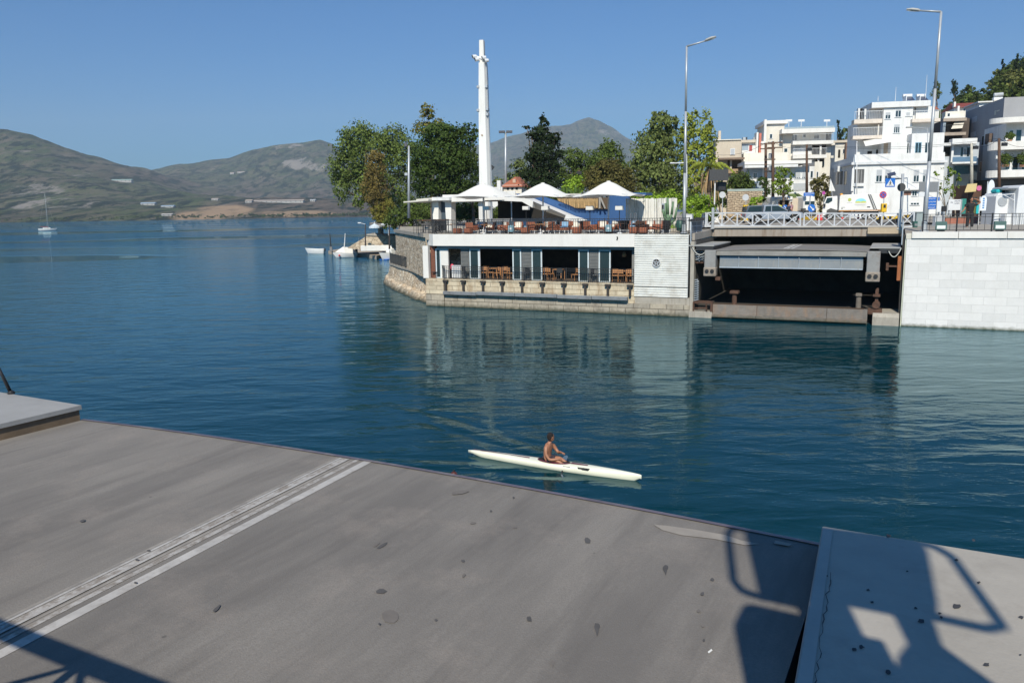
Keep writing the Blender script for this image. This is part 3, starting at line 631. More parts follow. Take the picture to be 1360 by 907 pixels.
def near_quay():
    # the upper road the photographer stands on, below and behind the frame
    n_ = Vector((.47, .883, 0)); a_ = Vector((.883, -.47, 0))
    mb = MB(); pts = [n_*.52+a_*-14, n_*.52+a_*11, n_*-40+a_*30, n_*-40+a_*-30]
    tag(mb.prism([(p.x, p.y) for p in pts], 5.05, 5.5).build('road', ASPH), kind='structure')
    t = thing('bridge_railing', 'white metal railing with crossed bars along the edge of the near roadway', 'railing', (*(n_*.36).xy, 5.5), math.atan2(a_.y, a_.x))
    x0, x1 = -9.6, -.2
    MB().box(x0, x1, -.045, .045, 1.06, 1.14).build('top_rail', WPAINT, t); MB().box(x0, x1, -.03, .03, .1, .16).build('bottom_rail', WPAINT, t)
    k = x0+.05
    while k < x1:
        MB().box(k-.03, k+.03, -.03, .03, 0, 1.06).build('post', WPAINT, t)
        if k+1.0 < x1+.2:
            MB().beam((k, -.012, .13), (k+.97, -.012, 1.08), .03, .035).beam((k, .012, 1.08), (k+.97, .012, .13), .03, .035).build('cross_bars', WPAINT, t)
        k += .97
    # unseen signal on its post, outline shaped to throw the big ledge shadow
    g = thing('signal_shadow_caster', 'unseen grey signal panel with tubular guards on a post, shaped to cast the ledge shadow', 'signal', (*(n_*.5).xy, 5.5), math.atan2(a_.y, a_.x))
    z = -5.5
    def rounded(x0, x1, z0, z1, r, n=5):
        out = []
        for cx, cz, a0 in ((x1-r, z0+r, -90), (x1-r, z1-r, 0), (x0+r, z1-r, 90), (x0+r, z0+r, 180)):
            for i in range(n+1): t_ = rad(a0+90*i/n); out.append((cx+r*math.cos(t_), cz+r*math.sin(t_)))
        return out
    gp = M('signal_grey_paint', (.3, .31, .32), .5, .1, 3)
    MB().prismy([(.70, 8.93+z), (1.62, 8.93+z), (1.80, 9.05+z), (2.02, 9.84+z), (2.0, 10.02+z), (.72, 9.94+z)], -.09, .09).build('panel', gp, g, bevel=.02)
    MB().path([(.72, 0, 9.94+z), (.60, 0, 9.93+z), (.55, 0, 9.80+z), (.51, 0, 9.05+z), (.56, 0, 8.93+z), (.72, 0, 8.90+z)], .035, 8).build('guard', WPAINT, g, smooth=True)
    MB().path([(2.0, 0, 10.02+z), (2.12, 0, 10.0+z), (2.19, 0, 9.88+z), (2.13, 0, 9.0+z), (2.02, 0, 8.93+z), (1.62, 0, 8.95+z)], .04, 8).build('guard', WPAINT, g, smooth=True)
    MB().prismy(rounded(.48, 1.14, 7.5+z, 8.68+z, .12), -.12, .12).build('caster_box', BLACKM, g)
    MB().prismy([(1.50, 8.96+z), (1.72, 8.96+z), (1.64, 8.55+z), (1.9, 8.1+z), (1.6, 7.7+z), (1.27, 8.1+z), (1.33, 8.35+z), (1.48, 8.58+z)], -.1, .1).build('caster_block', BLACKM, g, bevel=.02)
    MB().box(1.1, 1.3, -.06, .06, 0, 8.5+z).build('post', GREYM, g)
    MB().box(.95, 1.2, -.05, .05, 8.5+z, 8.95+z).build('bracket', GREYM, g)
    # rod leaning at the far left and the buoy beyond the lip
    o = atz(15, 523, 4.62); q = aty(-6, 480, o.y-.1)
    b = thing('mooring_rod', 'thin black steel rod leaning at the outer end of the left ledge', 'rod', o)
    MB().path([(0, 0, 0), q-o], [.028, .018]).build('rod', BLACKM, b, smooth=True); MB().lathe([(.05, 0), (.05, .03), (.03, .05)], (0, 0, 0), 12).build('foot', BLACKM, b)
    p = atz(603, 634, 0)
    b = thing('buoy', 'small dark reddish float just beyond the lip of the near bridge deck', 'float', p)
    MB().ball((0, 0, .06), .1, .1, .12).build('float_body', M('dark_red_float', (.09, .02, .015), .5, .3, 9), b, smooth=True); MB().lathe([(.03, .17), (.03, .21), (.015, .22)]).build('eyelet', BLACKM, b)
near_quay()
# ============================================================ THE FAR QUAY
QO = tuple(QP(0, 0, 0))
def qt(name, label, cat, group=None): return thing(name, label, cat, QO, QR, group)
STONE = MBRICK('quay_stone', (.40, .35, .27), (.31, .28, .23), (.14, .12, .09), 1.15, .46, .02, .02, stain=(.14, .11, .08), stain_amt=.5, low=(.035, .04, .02), low_z=.32)
STONE2 = MBRICK('cream_quay_stone', (.60, .52, .38), (.50, .42, .30), (.22, .17, .11), 1.3, .32, .015, .015, stain=(.25, .15, .07), stain_amt=.55)
RUBBLE = MRUB('rubble_stone', [(.42, .32, .22), (.72, .60, .44), (.58, .44, .29), (.78, .69, .54)], (.20, .15, .10), 2.1, (.05, .05, .03))
MARBLE = MBRICK('white_marble_blocks', (.72, .71, .69), (.62, .615, .60), (.52, .515, .50), 1.15, .47, .01, .003, stain=(.60, .59, .56), stain_amt=.3, stain_scale=.5, nv=.05, rough=.55, low=(.09, .10, .06), low_z=.22)
def quay_walls():
    t = qt('quay_wall', 'long stone quay wall of grey and cream blocks below the waterfront cafe', 'quay wall')
    MB().box(0, 18.75, -.14, .5, -1, .78).build('lower_course', STONE, t)
    MB().box(0, 15.0, -.02, .5, .783, 2.02).box(-.0, 15.0, -.06, .42, 2.023, 2.10).build('upper_course', STONE2, t)
    MB().box(15.003, 18.75, -.04, .5, .783, 1.24).build('base_block', CONC, t)
    t = qt('corner_pier', 'squared stone pier at the corner of the quay, darker towards the water', 'pier')
    MB().box(-1.62, -.02, -.2, .7, -1, .95).build('pier_base', STONE, t); MB().box(-1.6, -.04, -.18, .7, .953, 2.1).build('pier_top', STONE2, t)
    # the bastion curving back to the left
    t = qt('bastion_wall', 'curved rubble stone wall stepping round the corner into the bay', 'wall')
    wl = [atz(568, 403, 0), atz(552, 398, 0), atz(535, 391, 0), atz(520, 384, 0), atz(509, 377, 0), atz(511, 371, 0), atz(520, 362, 0), atz(524, 352, 0)]
    inv = (Matrix.Translation(QO) @ Matrix.Rotation(QR, 4, 'Z')).inverted()
    wl = [inv @ p for p in wl]; cen = Vector((0, 14, 0))
    def ring(off, z):
        out = []
        for p in wl: d = (cen-p).normalized(); out.append((p.x+d.x*off, p.y+d.y*off, z))
        return out
    rr = random.Random(2); rings = [ring(-.1, -1), ring(0, 0), ring(.35, .5), ring(.75, .62), ring(.9, 1.2), ring(1.05, 2.0)]
    vs = []; fs = []; n = len(wl); fine = 6
    def dens(r): 
        o = []
        for a, b in zip(r, r[1:]):
            for i in range(fine): tt = i/fine; o.append([a[j]+(b[j]-a[j])*tt for j in range(3)])
        return o+[list(r[-1])]
    for k, r in enumerate(rings):
        for p in dens(r): j = .09 if 0 < k < 5 else 0; vs.append((p[0]+rr.uniform(-j, j), p[1]+rr.uniform(-j, j), p[2]+rr.uniform(-j, j)*.5))
    c_ = (n-1)*fine+1
    for k in range(len(rings)-1):
        for i in range(c_-1): fs.append((k*c_+i+1, k*c_+i, (k+1)*c_+i, (k+1)*c_+i+1))
    MB().add(vs, fs).build('rubble_face', RUBBLE, t)
    top = dens(ring(.9, 2.0)); MB().prism([(p[0], p[1]) for p in top]+[(3, 18), (-1.5, .5)], 1.96, 2.12).build('terrace_floor', CONC, t)
    return [Vector((p[0], p[1], 2.12)) for p in ring(1.05, 2.1)], inv
RINGT, QINV = quay_walls()
QM = QINV.inverted()
def upper_wall():
    t = qt('terrace_wall', 'tall tan rubble wall carrying the left end of the upper terrace', 'wall')
    a, b = QINV @ aty(566, 330, QP(-1.7, 1.2).y), QINV @ aty(526, 330, 80)
    a.z = b.z = 0; d = (b-a).normalized(); nn = Vector((d.y, -d.x, 0)); nn = nn if nn.y > 0 or nn.x > 0 else -nn
    p = [a, b, b+Vector((4, 1, 0)), a+Vector((2, 2, 0))]
    MB().prism([(q.x, q.y) for q in p], 2.0, 5.22).build('wall_body', RUBBLE, t)
    p = [a-Vector((.15, .1, 0)), b-Vector((.2, 0, 0)), b+Vector((4, 1, 0)), a+Vector((2, 1.6, 0))]
    MB().prism([(q.x, q.y) for q in p], 5.223, 5.52).build('coping', CONC, t)
upper_wall()
def railing(name, label, pts, h, mat_, post=1.6, bal=.16, frame=None, r=.012, pr=.03):
    """iron railing along world points; one part per panel and per post"""
    pts = [Vector(p) for p in pts]; t = thing(name, label, 'railing', pts[0]); o = pts[0]
    for a, b in zip(pts, pts[1:]):
        L = (b-a).length; n = max(1, round(L/post)); d = (b-a)/n
        for i in range(n):
            p = a+d*i-o; q = p+d
            MB().box(p.x-pr, p.x+pr, p.y-pr, p.y+pr, p.z, p.z+h+.05).build('post', mat_, t)
            mb = MB(); z1 = Vector((0, 0, h)); z0 = Vector((0, 0, .1)); mb.beam(p+z1, q+z1, .045, .035); mb.beam(p+z1*.84, q+z1*.84, .025, .025); mb.beam(p+z0, q+z0, .03, .03)
            m_ = max(1, round((q-p).length/bal))
            for k in range(1, m_): c = p.lerp(q, k/m_); mb.box(c.x-r, c.x+r, c.y-r, c.y+r, c.z+.1, c.z+h)
            mb.build('rail_panel', mat_, t)
    p = pts[-1]-o; MB().box(p.x-pr, p.x+pr, p.y-pr, p.y+pr, p.z, p.z+h+.05).build('post', mat_, t); return t
railing('iron_railing', 'black iron railing along the lower cafe walkway above the fender beam', [QP(0, .02, 2.1), QP(14.9, .02, 2.1)], .98, BLACKM, 1.65, .15)
railing('iron_railing', 'black iron railing curving round the stone bastion at the left corner', [QP(-.1, .02, 2.1)]+[QM @ p for p in RINGT[:6]], 1.0, BLACKM, 1.5, .15)
railing('iron_railing', 'black iron railing along the edge of the upper terrace with orange armchairs', [QP(-4.4, 8.0, 5.5), QP(-1.75, 1.2, 5.5), QP(-.9, .15, 5.52), QP(18.6, .12, 5.52)], 1.0, BLACKM, 1.9, .17)
def fender():
    t = qt('fender_beam', 'grey steel fender beam bolted along the quay wall on black brackets', 'fender beam')
    xs = [0.05, 2.9, 6.1, 9.4, 12.0, 14.6]; rr = random.Random(1)
    for a, b in zip(xs, xs[1:]):
        z = rr.uniform(-.03, .03); MB().bbox(a+.015, b-.015, -.5, -.2, .98+z, 1.24+z, .03).build('beam_section', M('fender_grey', (.19, .205, .22), .7, .15, 1.5, stain=(.1, .09, .08), stain_amt=.6, stain_scale=1.5), t)
    for px in (591.5, 615, 641, 666.6, 693, 720, 748.5, 777, 807, 836.5):
        s, z = qk(px, 376, -.2); s = max(.12, s)
        MB().box(s-.2, s+.2, -.28, -.06, 1.92, 2.06).box(s-.07, s+.07, -.24, -.06, 1.25, 1.917).build('bracket', M('black_cast_iron', (.035, .03, .028), .7, .3, 4), t)
fender()
def cafe():
    t = qt('waterfront_cafe', 'low white cafe under the terrace with dark openings and sliding glass doors', 'cafe')
    f = MB(); f.prism([(-.95, -.02), (14.94, -.02), (14.94, .28), (-.85, .28), (-1.75, 1.1), (-1.75, 9), (-2.02, 9), (-2.02, .9)], 4.62, 5.49); f.build('fascia', WHITE, t)
    MB().prism([(-.8, .285), (14.9, .285), (14.9, .62), (-.7, .62)], 4.40, 4.617).build('lintel', M('grey_lintel', (.3, .3, .29), .8), t)
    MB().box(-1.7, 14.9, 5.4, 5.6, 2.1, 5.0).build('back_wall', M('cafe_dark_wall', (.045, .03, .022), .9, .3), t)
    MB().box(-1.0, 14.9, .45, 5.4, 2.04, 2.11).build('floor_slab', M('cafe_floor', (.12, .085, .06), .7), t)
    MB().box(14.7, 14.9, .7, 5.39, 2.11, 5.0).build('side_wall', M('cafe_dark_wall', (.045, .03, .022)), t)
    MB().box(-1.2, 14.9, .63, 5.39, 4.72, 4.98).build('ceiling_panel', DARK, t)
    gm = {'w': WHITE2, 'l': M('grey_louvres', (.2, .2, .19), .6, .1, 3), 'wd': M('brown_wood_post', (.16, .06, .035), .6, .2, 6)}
    K = .5
    def sz(x0, x1): return qk(x0, 350, K)[0], qk(x1, 350, K)[0]
    fm = M('pale_door_frame', (.6, .66, .68), .4, .05)
    def door(x0, x1):
        a, b = sz(x0, x1); p = MB().box(a, a+.09, K-.04, K+.05, 2.12, 4.39).box(b-.09, b, K-.04, K+.05, 2.12, 4.39).box(a+.09, b-.09, K-.04, K+.05, 4.30, 4.39).box(a+.09, b-.09, K-.04, K+.05, 2.12, 2.2).build('door_frame', fm, t)
        MB().box(a+.09, b-.09, K-.01, K+.02, 2.2, 4.3).build('pane', GLASSG, p)
    def louv(x0, x1):
        a, b = sz(x0, x1); mb = MB().box(a, b, K+.03, K+.08, 2.12, 4.39)
        z = 2.2
        while z < 4.3: mb.box(a+.04, b-.04, K-.02, K+.032, z, z+.055); z += .1
        mb.build('louvre_shutter', gm['l'], t)
    for x0, x1, y0, y1 in ((564.5, 571.5, .2, .5), (586, 595.8, .45, .6)):
        a, b = sz(x0, x1); MB().box(a, b, y0, y1, 2.12, 4.6 if y0 < .3 else 4.39).build('pillar', WHITE, t)
    a, b = sz(572, 577.5); MB().box(a, b, .55, .75, 2.12, 4.6).build('pillar', gm['wd'], t)
    door(579, 586); louv(612, 622.5); door(624, 636.6); MB().box(*sz(636.8, 638), .44, .54, 2.12, 4.39).build('mullion', WPAINT, t)
    door(681, 692.5); louv(693.3, 705.6); door(706.3, 720); door(768.4, 782.2); louv(782.8, 794.6); door(795.3, 811)
    MB().box(*sz(838.5, 841.5), .62, .8, 2.12, 4.39).build('pillar', gm['l'], t)
    # things standing inside the openings
    def put(px, k): s, _ = qk(px, 370, k); return QP(s, k, 2.12)
    ch0 = thing('cafe_chair', 'pale wooden cafe chair just inside the first wide opening', 'chair', put(643, 1.1), QR+.4, 'wooden chairs inside the cafe')
    MB().bbox(-.22, .22, -.22, .22, .43, .48, .01).build('seat', WOODT, ch0); MB().bbox(-.22, .22, .19, .225, .6, .9, .01).build('backrest', WOODT, ch0)
    for x, y in ((-.19, -.19), (.19, -.19), (-.19, .19), (.19, .19)): MB().tube((x, y, 0), (x, y, .43 if y < 0 else .9), .02, n=6).build('leg', WOODT, ch0)
    for px, k, r, lb in ((652, 1.3, 1.9, 'pale wooden cafe chair left of the two tables in the first opening'), (661, .95, -.4, 'pale wooden cafe chair in the middle of the first wide opening'), (671, 1.2, .5, 'pale wooden cafe chair right of the middle in the first opening'), (678, 1.0, 2.6, 'pale wooden cafe chair beside the second pair of glass doors'),
                         (724, 1.0, .2, 'wooden cafe chair at the left end of the second opening'), (731, 1.2, 2.8, 'second wooden chair from the left in the second opening'), (764, 1.0, -.6, 'wooden cafe chair at the right end of the second opening'), (817, .95, .3, 'wooden chair left of the table in the last opening'), (826, 1.1, 3.0, 'wooden chair drawn up to the table in the last opening'), (836, 1.0, .5, 'wooden chair beside the grey post in the last opening')):
        dup(ch0, put(px, k), QR+r, lb)
    tb = thing('cafe_table', 'square wooden cafe table in the first wide opening', 'table', put(657, 1.7), QR, 'wooden tables inside the cafe')
    MB().bbox(-.38, .38, -.38, .38, .72, .76, .01).build('tabletop', WOODT, tb)
    for x, y in ((-.33, -.33), (.33, -.33), (-.33, .33), (.33, .33)): MB().box(x-.03, x+.03, y-.03, y+.03, 0, .72).build('leg', WOODT, tb)
    for px, k, lb in ((742, 1.8, 'square wooden cafe table in the second wide opening'), (829, 1.5, 'square wooden cafe table in the last opening by the corrugated panel')): dup(tb, put(px, k), QR, lb)
    bc = thing('bar_stool', 'black metal chair by the railing in the second opening', 'chair', put(743, .3), QR+.3)
    MB().box(-.2, .2, -.2, .2, .45, .48).build('seat', BLACKM, bc); MB().box(-.2, .2, .18, .2, .55, .95).build('backrest', BLACKM, bc)
    for x, y in ((-.18, -.18), (.18, -.18), (-.18, .18), (.18, .18)): MB().tube((x, y, 0), (x*1.0, y, .46), .015, n=6).build('leg', BLACKM, bc)
    dup(bc, put(619, .3), QR+2.6, 'black metal chair in front of the first louvred shutter'); dup(bc, put(700, .3), QR-2.6, 'black metal chair in front of the second louvred shutter'); dup(bc, put(789, .3), QR+.6, 'black metal chair in front of the last louvred shutter')
    dup(bc, put(578, .5), QR+.2, 'black metal chair beside the brown post at the left corner')
    cr = thing('white_crate', 'white slatted crate standing beside a pink bag in the first opening', 'crate', put(607.5, .6), QR)
    for i in range(6): MB().box(-.4+i*.135, -.29+i*.135, -.15, .15, .05, 1.0).build('slat', WPAINT, cr)
    MB().box(-.4, .4, -.14, .14, .2, .28).box(-.4, .4, -.14, .14, .78, .86).build('crosspiece', WPAINT, cr)
    bg_ = thing('pink_bag', 'pink bag hanging at the left side of the white crate', 'bag', put(601, .6)+Vector((0, 0, .5)), QR)
    MB().ball((0, 0, .35), .17, .12, .26).build('bag_body', M('pink_cloth', (.55, .06, .1), .8), bg_, smooth=True); MB().tube((0, 0, .58), (0, 0, .72), .02).build('strap', BLACKM, bg_)
    lp = thing('ceiling_lamp', 'small woven lamp hanging in the last cafe opening', 'lamp', QM @ Vector((qk(829, 343, 1.2)[0], 1.2, 4.0)), 0)
    MB().lathe([(.06, .2), (.16, 0), (.14, -.12), (.05, -.14)], n=12).build('lamp_shade', WOODT, lp, smooth=True); MB().tube((0, 0, .2), (0, 0, .75), .01).build('cord', BLACKM, lp)
cafe()
def panel():
    t = qt('corrugated_panel', 'large white corrugated metal panel with a round fan beside the bridge bay', 'panel')
    s0, s1 = 14.96, 18.62
    def sheet(z0, z1):
        pts = []; z = z0; n = int((z1-z0)/.15)
        for i in range(n): a = z0+(z1-z0)*i/n; h = (z1-z0)/n; pts += [(-.10, a), (-.10, a+h*.55), (-.055, a+h*.65), (-.055, a+h*.95)]
        pts += [(-.10, z1), (.05, z1), (.05, z0)]
        return MB().prismx(pts, s0, s1)
    cm = M('white_corrugated_paint', (.70, .70, .66), .6, .07, 1, stain=(.42, .38, .31), stain_amt=.6, stain_scale=1.0)
    sheet(1.98, 5.48).build('upper_sheet', cm, t); sheet(1.28, 1.93).build('lower_sheet', cm, t)
    MB().box(s0, s1, .052, .3, 1.3, 5.4).build('backing', BLACKM, t)
    fs, fz = qk(872, 349, -.12)
    p = MB().tube((fs, -.16, fz), (fs, -.09, fz), .26, n=24).build('fan_housing', M('fan_dark', (.05, .045, .04), .6), t)
    mb = MB()
    for i in range(24): a = i*math.pi/12; b = a+math.pi/12; mb.beam((fs+.26*math.cos(a), -.175, fz+.26*math.sin(a)), (fs+.26*math.cos(b), -.175, fz+.26*math.sin(b)), .04, .045)
    mb.build('fan_ring', WPAINT, p)
    mb = MB()
    for i in range(5): a = i*2*math.pi/5+.3; mb.beam((fs, -.175, fz), (fs+.2*math.cos(a), -.17, fz+.2*math.sin(a)), .015, .09)
    mb.build('fan_blade', GREYM, p); MB().tube((fs, -.19, fz), (fs, -.16, fz), .05).build('fan_hub', RUST, p)
panel()
def bay():
    t = qt('bridge_chamber', 'dark open chamber under the road where the far bridge leaf is retracted', 'chamber')
    dm = M('shade_dark_concrete', (.05, .045, .04), .9, .3, 1)  # the chamber's shade is put into this dark concrete colour
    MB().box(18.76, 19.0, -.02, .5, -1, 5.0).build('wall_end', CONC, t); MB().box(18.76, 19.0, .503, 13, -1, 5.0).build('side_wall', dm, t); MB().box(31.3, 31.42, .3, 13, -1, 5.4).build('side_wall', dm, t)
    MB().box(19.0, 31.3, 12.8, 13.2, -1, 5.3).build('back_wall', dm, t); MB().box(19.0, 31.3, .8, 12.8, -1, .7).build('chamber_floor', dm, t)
    bl = MBRICK('bay_sill_blocks', (.19, .17, .15), (.15, .135, .12), (.08, .06, .05), 4.2, 1.4, .02, .02, stain=(.3, .17, .09), stain_amt=.5, low=(.04, .045, .02), low_z=.35)
    mb = MB(); mb.prismx([(-.12, -1), (-.12, .18), (-.35, .12), (-.35, .26), (-.02, .34), (0, .9), (.8, .86), (.8, -1)], 20.3, 29.6); mb.build('sill', bl, t)
    MB().box(18.75, 20.28, -.15, .9, -1, .42).build('sill_end', CONC, t)
    MB().prismx([(-.15, -1), (-.18, .5), (.0, .72), (1.8, .8), (1.8, -1)], 29.9, 31.35).build('sill_end', CONC, t)
    MB().box(19.9, 29.4, .3, .42, .89, .95).build('rail_strip', M('dark_rust', (.06, .035, .02), .9), t)
    rm = M('road_deck_concrete', (.30, .26, .22), .85, .15, 1, stain=(.16, .1, .06), stain_amt=.6, stain_scale=1, streak=True)
    r = qt('road_edge_beam', 'weathered concrete edge beam of the road above the bridge chamber', 'beam')
    MB().box(18.95, 31.3, 5.9, 6.3, 5.12, 5.72).build('beam_face', rm, r); MB().box(18.9, 31.35, 5.75, 6.35, 5.723, 5.83).build('coping', M('pale_coping', (.42, .4, .37), .8), r)
    MB().box(29.2, 31.25, 5.6, 5.895, 5.3, 5.70).build('corbel', M('tan_concrete', (.42, .34, .24), .85), r)
    MB().box(19.0, 31.3, 6.31, 12.8, 5.15, 5.35).build('road_slab', dm, r)
bay()
def far_leaf():
    t = qt('retracted_bridge_leaf', 'retracted grey bridge leaf with pale steel girder in the far chamber', 'bridge deck')
    a, b = 20.35, 29.5; zc = 4.46
    crown = lambda s: zc+.1*(1-(2*(s-a)/(b-a)-1)**2)
    dm = M('far_deck_coating', (.19, .178, .168), .85, .12, .8, stain=(.13, .12, .12), stain_amt=.5, stain_scale=1.5)
    n = 16; vs = []; fs = []
    for j, k in enumerate((-.05, 7.5)):
        for i in range(n+1): s = a+(b-a)*i/n; vs.append((s, k, crown(s)))
    for i in range(n): fs.append((i, i+1, n+2+i, n+1+i))
    for i in range(n+1): s = a+(b-a)*i/n; vs.append((s, -.05, crown(s)-.07))
    for i in range(n): fs.append((2*(n+1)+i, 2*(n+1)+i+1, i+1, i))
    MB().add(vs, fs).build('deck_surface', dm, t)
    for off in (-.35, -.15, .12):
        MB().add([(24.9+off, -.03, crown(24.9)+.006), (25.02+off, -.03, crown(24.9)+.006), (25.02+off, 6, crown(24.9)+.006), (24.9+off, 6, crown(24.9)+.006)], [(0, 1, 2, 3)]).build('white_line', M('worn_white_line', (.5, .49, .47)), t)
    edge = M('grey_deck_edge', (.24, .235, .22), .7, .15, 2, stain=(.14, .12, .1), stain_amt=.5)
    mb = MB(); mb.prismx([(.1, 4.42), (-.02, 4.42), (-.02, 4.30), (-.12, 4.28), (-.12, 4.12), (.1, 4.1)], a-.05, b+.05); mb.build('edge_trim', edge, t)
    x0, z0 = a+.35, 3.40
    MB().box(a+.3, b-.3, .35, .5, 3.38, 4.10).build('girder_web', BLUEGREY, t); MB().bbox(a+.3, b-.3, -.02, .34, 3.30, 3.37, .01).build('girder_flange', BLUEGREY, t)
    MB().box(a+.3, b-.3, .1, .34, 3.85, 4.10).build('girder_cap', M('dim_blue_steel', (.2, .25, .3), .6), t)
    lo = M('pale_girder_paint', (.17, .19, .205), .5, .08, 1.2, stain=(.3, .27, .22), stain_amt=.4, stain_scale=1.5, streak=True)
    MB().prismx([(.02, 3.375), (.1, 3.84), (.12, 3.84), (.12, 3.375)], a+.3, b-.3).build('girder_face', lo, t)
    for i in range(1, 7): s = a+.3+(b-a-.6)*i/7; MB().box(s-.012, s+.012, -.005, .1, 3.38, 4.08).build('stiffener', BLUEGREY, t)
    for s in (a-.25, b+.28):
        p = MB().bbox(s-.36, s+.36, -.35, .4, 3.15 if s < 25 else 3.05, 4.45, .03).build('end_block', M('end_block_paint', (.25, .25, .245), .6, .15, 2, stain=(.2, .13, .09), stain_amt=.6, stain_scale=2), t)
        zb = 2.75 if s < 25 else 2.62
        MB().bbox(s-.4, s+.4, -.4, .2, zb, zb+.6, .05).build('roller_housing', M('roller_rust', (.27, .23, .19), .7, .25, 4, stain=(.1, .06, .04), stain_amt=.7), p)
        for d in (-.17, .17): MB().tube((s+d, -.46, zb+.35), (s+d, -.39, zb+.35), .125, n=16).tube((s+d, -.47, zb+.35), (s+d, -.455, zb+.35), .05, n=10).build('roller', BLACKM, p)
    MB().box(a+.1, a+.4, -.2, .2, 2.5, 2.72).build('hanging_lug', RUST, t)
    mb = MB().box(a+.4, b-.4, .6, 12, 3.2, 4.3); mb.build('underside_box', M('shade_dark_concrete', (.05, .045, .04)), t)
    for nm, lb, s0, s1, z in (('side_ledge', 'grey ledge beside the left edge of the far bridge leaf', 18.62, 20.28, 4.76), ('side_ledge', 'grey ledge beside the right edge of the far bridge leaf', 29.55, 31.2, 4.68)):
        g = qt(nm, lb, 'ledge'); MB().box(s0, s1, -.05, 5.85, z-.07, z).build('ledge_top', M('ledge_grey', (.33, .33, .32), .7, .12, 1.5, stain=(.2, .18, .17), stain_amt=.4), g)
        MB().box(s0+.5, s1-.05, -.02, 5.8, z-.35, z-.073).build('ledge_frame', BLACKM, g)
far_leaf()
def chamber_bits():
    def gate(s, lb, k0=.1, k1=3.3, rz=0):
        g = thing('grille_gate', lb, 'gate', QP(s, 0), QR)
        MB().box(-.03, .03, k0, k0+.07, 4.8, 6.3).box(-.03, .03, k1-.07, k1, 4.8, 6.3).box(-.03, .03, k0, k1, 6.24, 6.3).box(-.03, .03, k0, k1, 4.8, 4.86).box(-.03, .03, (k0+k1)/2-.03, (k0+k1)/2+.03, 4.86, 6.24).build('gate_frame', BLUEGREY, g)
        mb = MB().box(.0, .012, k0+.07, k1-.07, 4.86, 6.24); mb.build('mesh_infill', M('grille_mesh', (.16, .17, .18), .7, .3, 14), g)
        for z in (5.2, 5.6, 5.95): MB().box(-.025, .02, k0+.05, k1-.05, z, z+.04).build('gate_bar', BLUEGREY, g)
        return g
    g = gate(18.72, 'steel grille gate between the corrugated panel and the left ledge')
    rr = random.Random(4)
    for i in range(9): z = 6.3; MB().box(-.2, .25, .2+i*.33, .48+i*.33, z, z+rr.uniform(.08, .24)).build('spike_plate', BLACKM, g)
    gate(31.25, 'narrow blue steel gate at the right end of the bridge chamber', .2, 2.2)
    def post(s, k, z0, z1, r, lb, mt_=RUST, cap=.28):
        g = thing('rusty_bollard', lb, 'bollard', QP(s, k, z0), QR)
        MB().lathe([(r*1.1, 0), (r*.8, .1), (r*.75, z1-z0-.22), (r, z1-z0-.2)], n=10).build('shaft', mt_, g); MB().bbox(-cap, cap, -cap, cap, z1-z0-.2, z1-z0, .03).build('cap', mt_, g); return g
    s, k = qz(965.5, 408, 1.0); post(s, .45, .85, 1.8, .2, 'dark rusty bollard on the left end of the chamber sill')
    s, k = qz(1137, 415, 1.0); post(s, .5, .85, 1.85, .2, 'dull stained post near the right end of the chamber sill', M('dull_post', (.16, .135, .11), .85, .2, 3), .18)
    s, _ = qk(1163, 415, .4)
    g = thing('rusty_winch', 'rusty winch machinery on the broken sill at the right of the chamber', 'winch', QP(s, .4, .6), QR)
    MB().bbox(-.45, .35, -.3, .3, 0, .35, .03).build('base', RUST, g); MB().tube((0, -.35, .6), (0, .35, .6), .22, n=14).build('drum', RUST, g); MB().box(-.08, .1, -.1, .1, .3, 1.6).build('upright', RUST, g); MB().box(-.2, .2, -.3, .3, 1.1, 1.22).build('arm', RUST, g)
    s0, _ = qk(921, 410, -.1); s1, _ = qk(945, 412, -.1)
    g = thing('rusty_trestle', 'rusty steel trestle lying on the sill below the corrugated panel', 'trestle', QP(s0, .1, .42), QR); L = s1-s0
    MB().beam((0, -.2, .62), (L, -.2, .55), .09, .1).build('top_bar', RUST, g); MB().beam((0, .3, .62), (L, .3, .6), .09, .1).build('top_bar', RUST, g)
    MB().beam((0, -.2, 0), (0, -.2, .62), .1, .1).build('leg', RUST, g); MB().beam((L, -.2, 0), (L, -.2, .7), .14, .14).build('leg', RUST, g); MB().beam((L*.75, -.25, 0), (L*.68, -.2, .55), .06, .06).build('brace', RUST, g); MB().beam((L*.1, -.25, .2), (L*.75, -.22, .25), .05, .08).build('brace', RUST, g)
    def spring(s, k, z0, z1, r, lb):
        g = thing('coil_spring', lb, 'spring', QP(s, k, z0), QR); pts = []
        n = int((z1-z0)/.14)
        for i in range(n*10): a = i/10*2*math.pi; pts.append((r*math.cos(a), r*math.sin(a), (z1-z0)*i/(n*10)))
        MB().path(pts, .03, 5).build('coil', BLUEGREY, g); MB().tube((0, 0, -.1), (0, 0, z1-z0+.1), .04).build('rod', BLACKM, g); MB().tube((0, 0, -.14), (0, 0, -.06), r*1.2, n=12).build('end_plate', RUST, g)
    s, z = qk(924, 385, .3); spring(s, .35, 1.0, 2.5, .17, 'grey coil spring standing at the foot of the corrugated panel')
    for i, px in enumerate((924, 929.5)): s, z = qk(px, 338, .3); spring(s+.12, .3+.1*i, 3.7, 4.5, .13, ('left', 'right')[i]+' of the two coil springs hanging under the left ledge')
    s0, _ = qk(1200, 350, .25)
    g = thing('timber_fender', 'orange rusty timber fender on the inner face of the marble wall corner', 'fender', QP(31.22, .15, 0), QR)
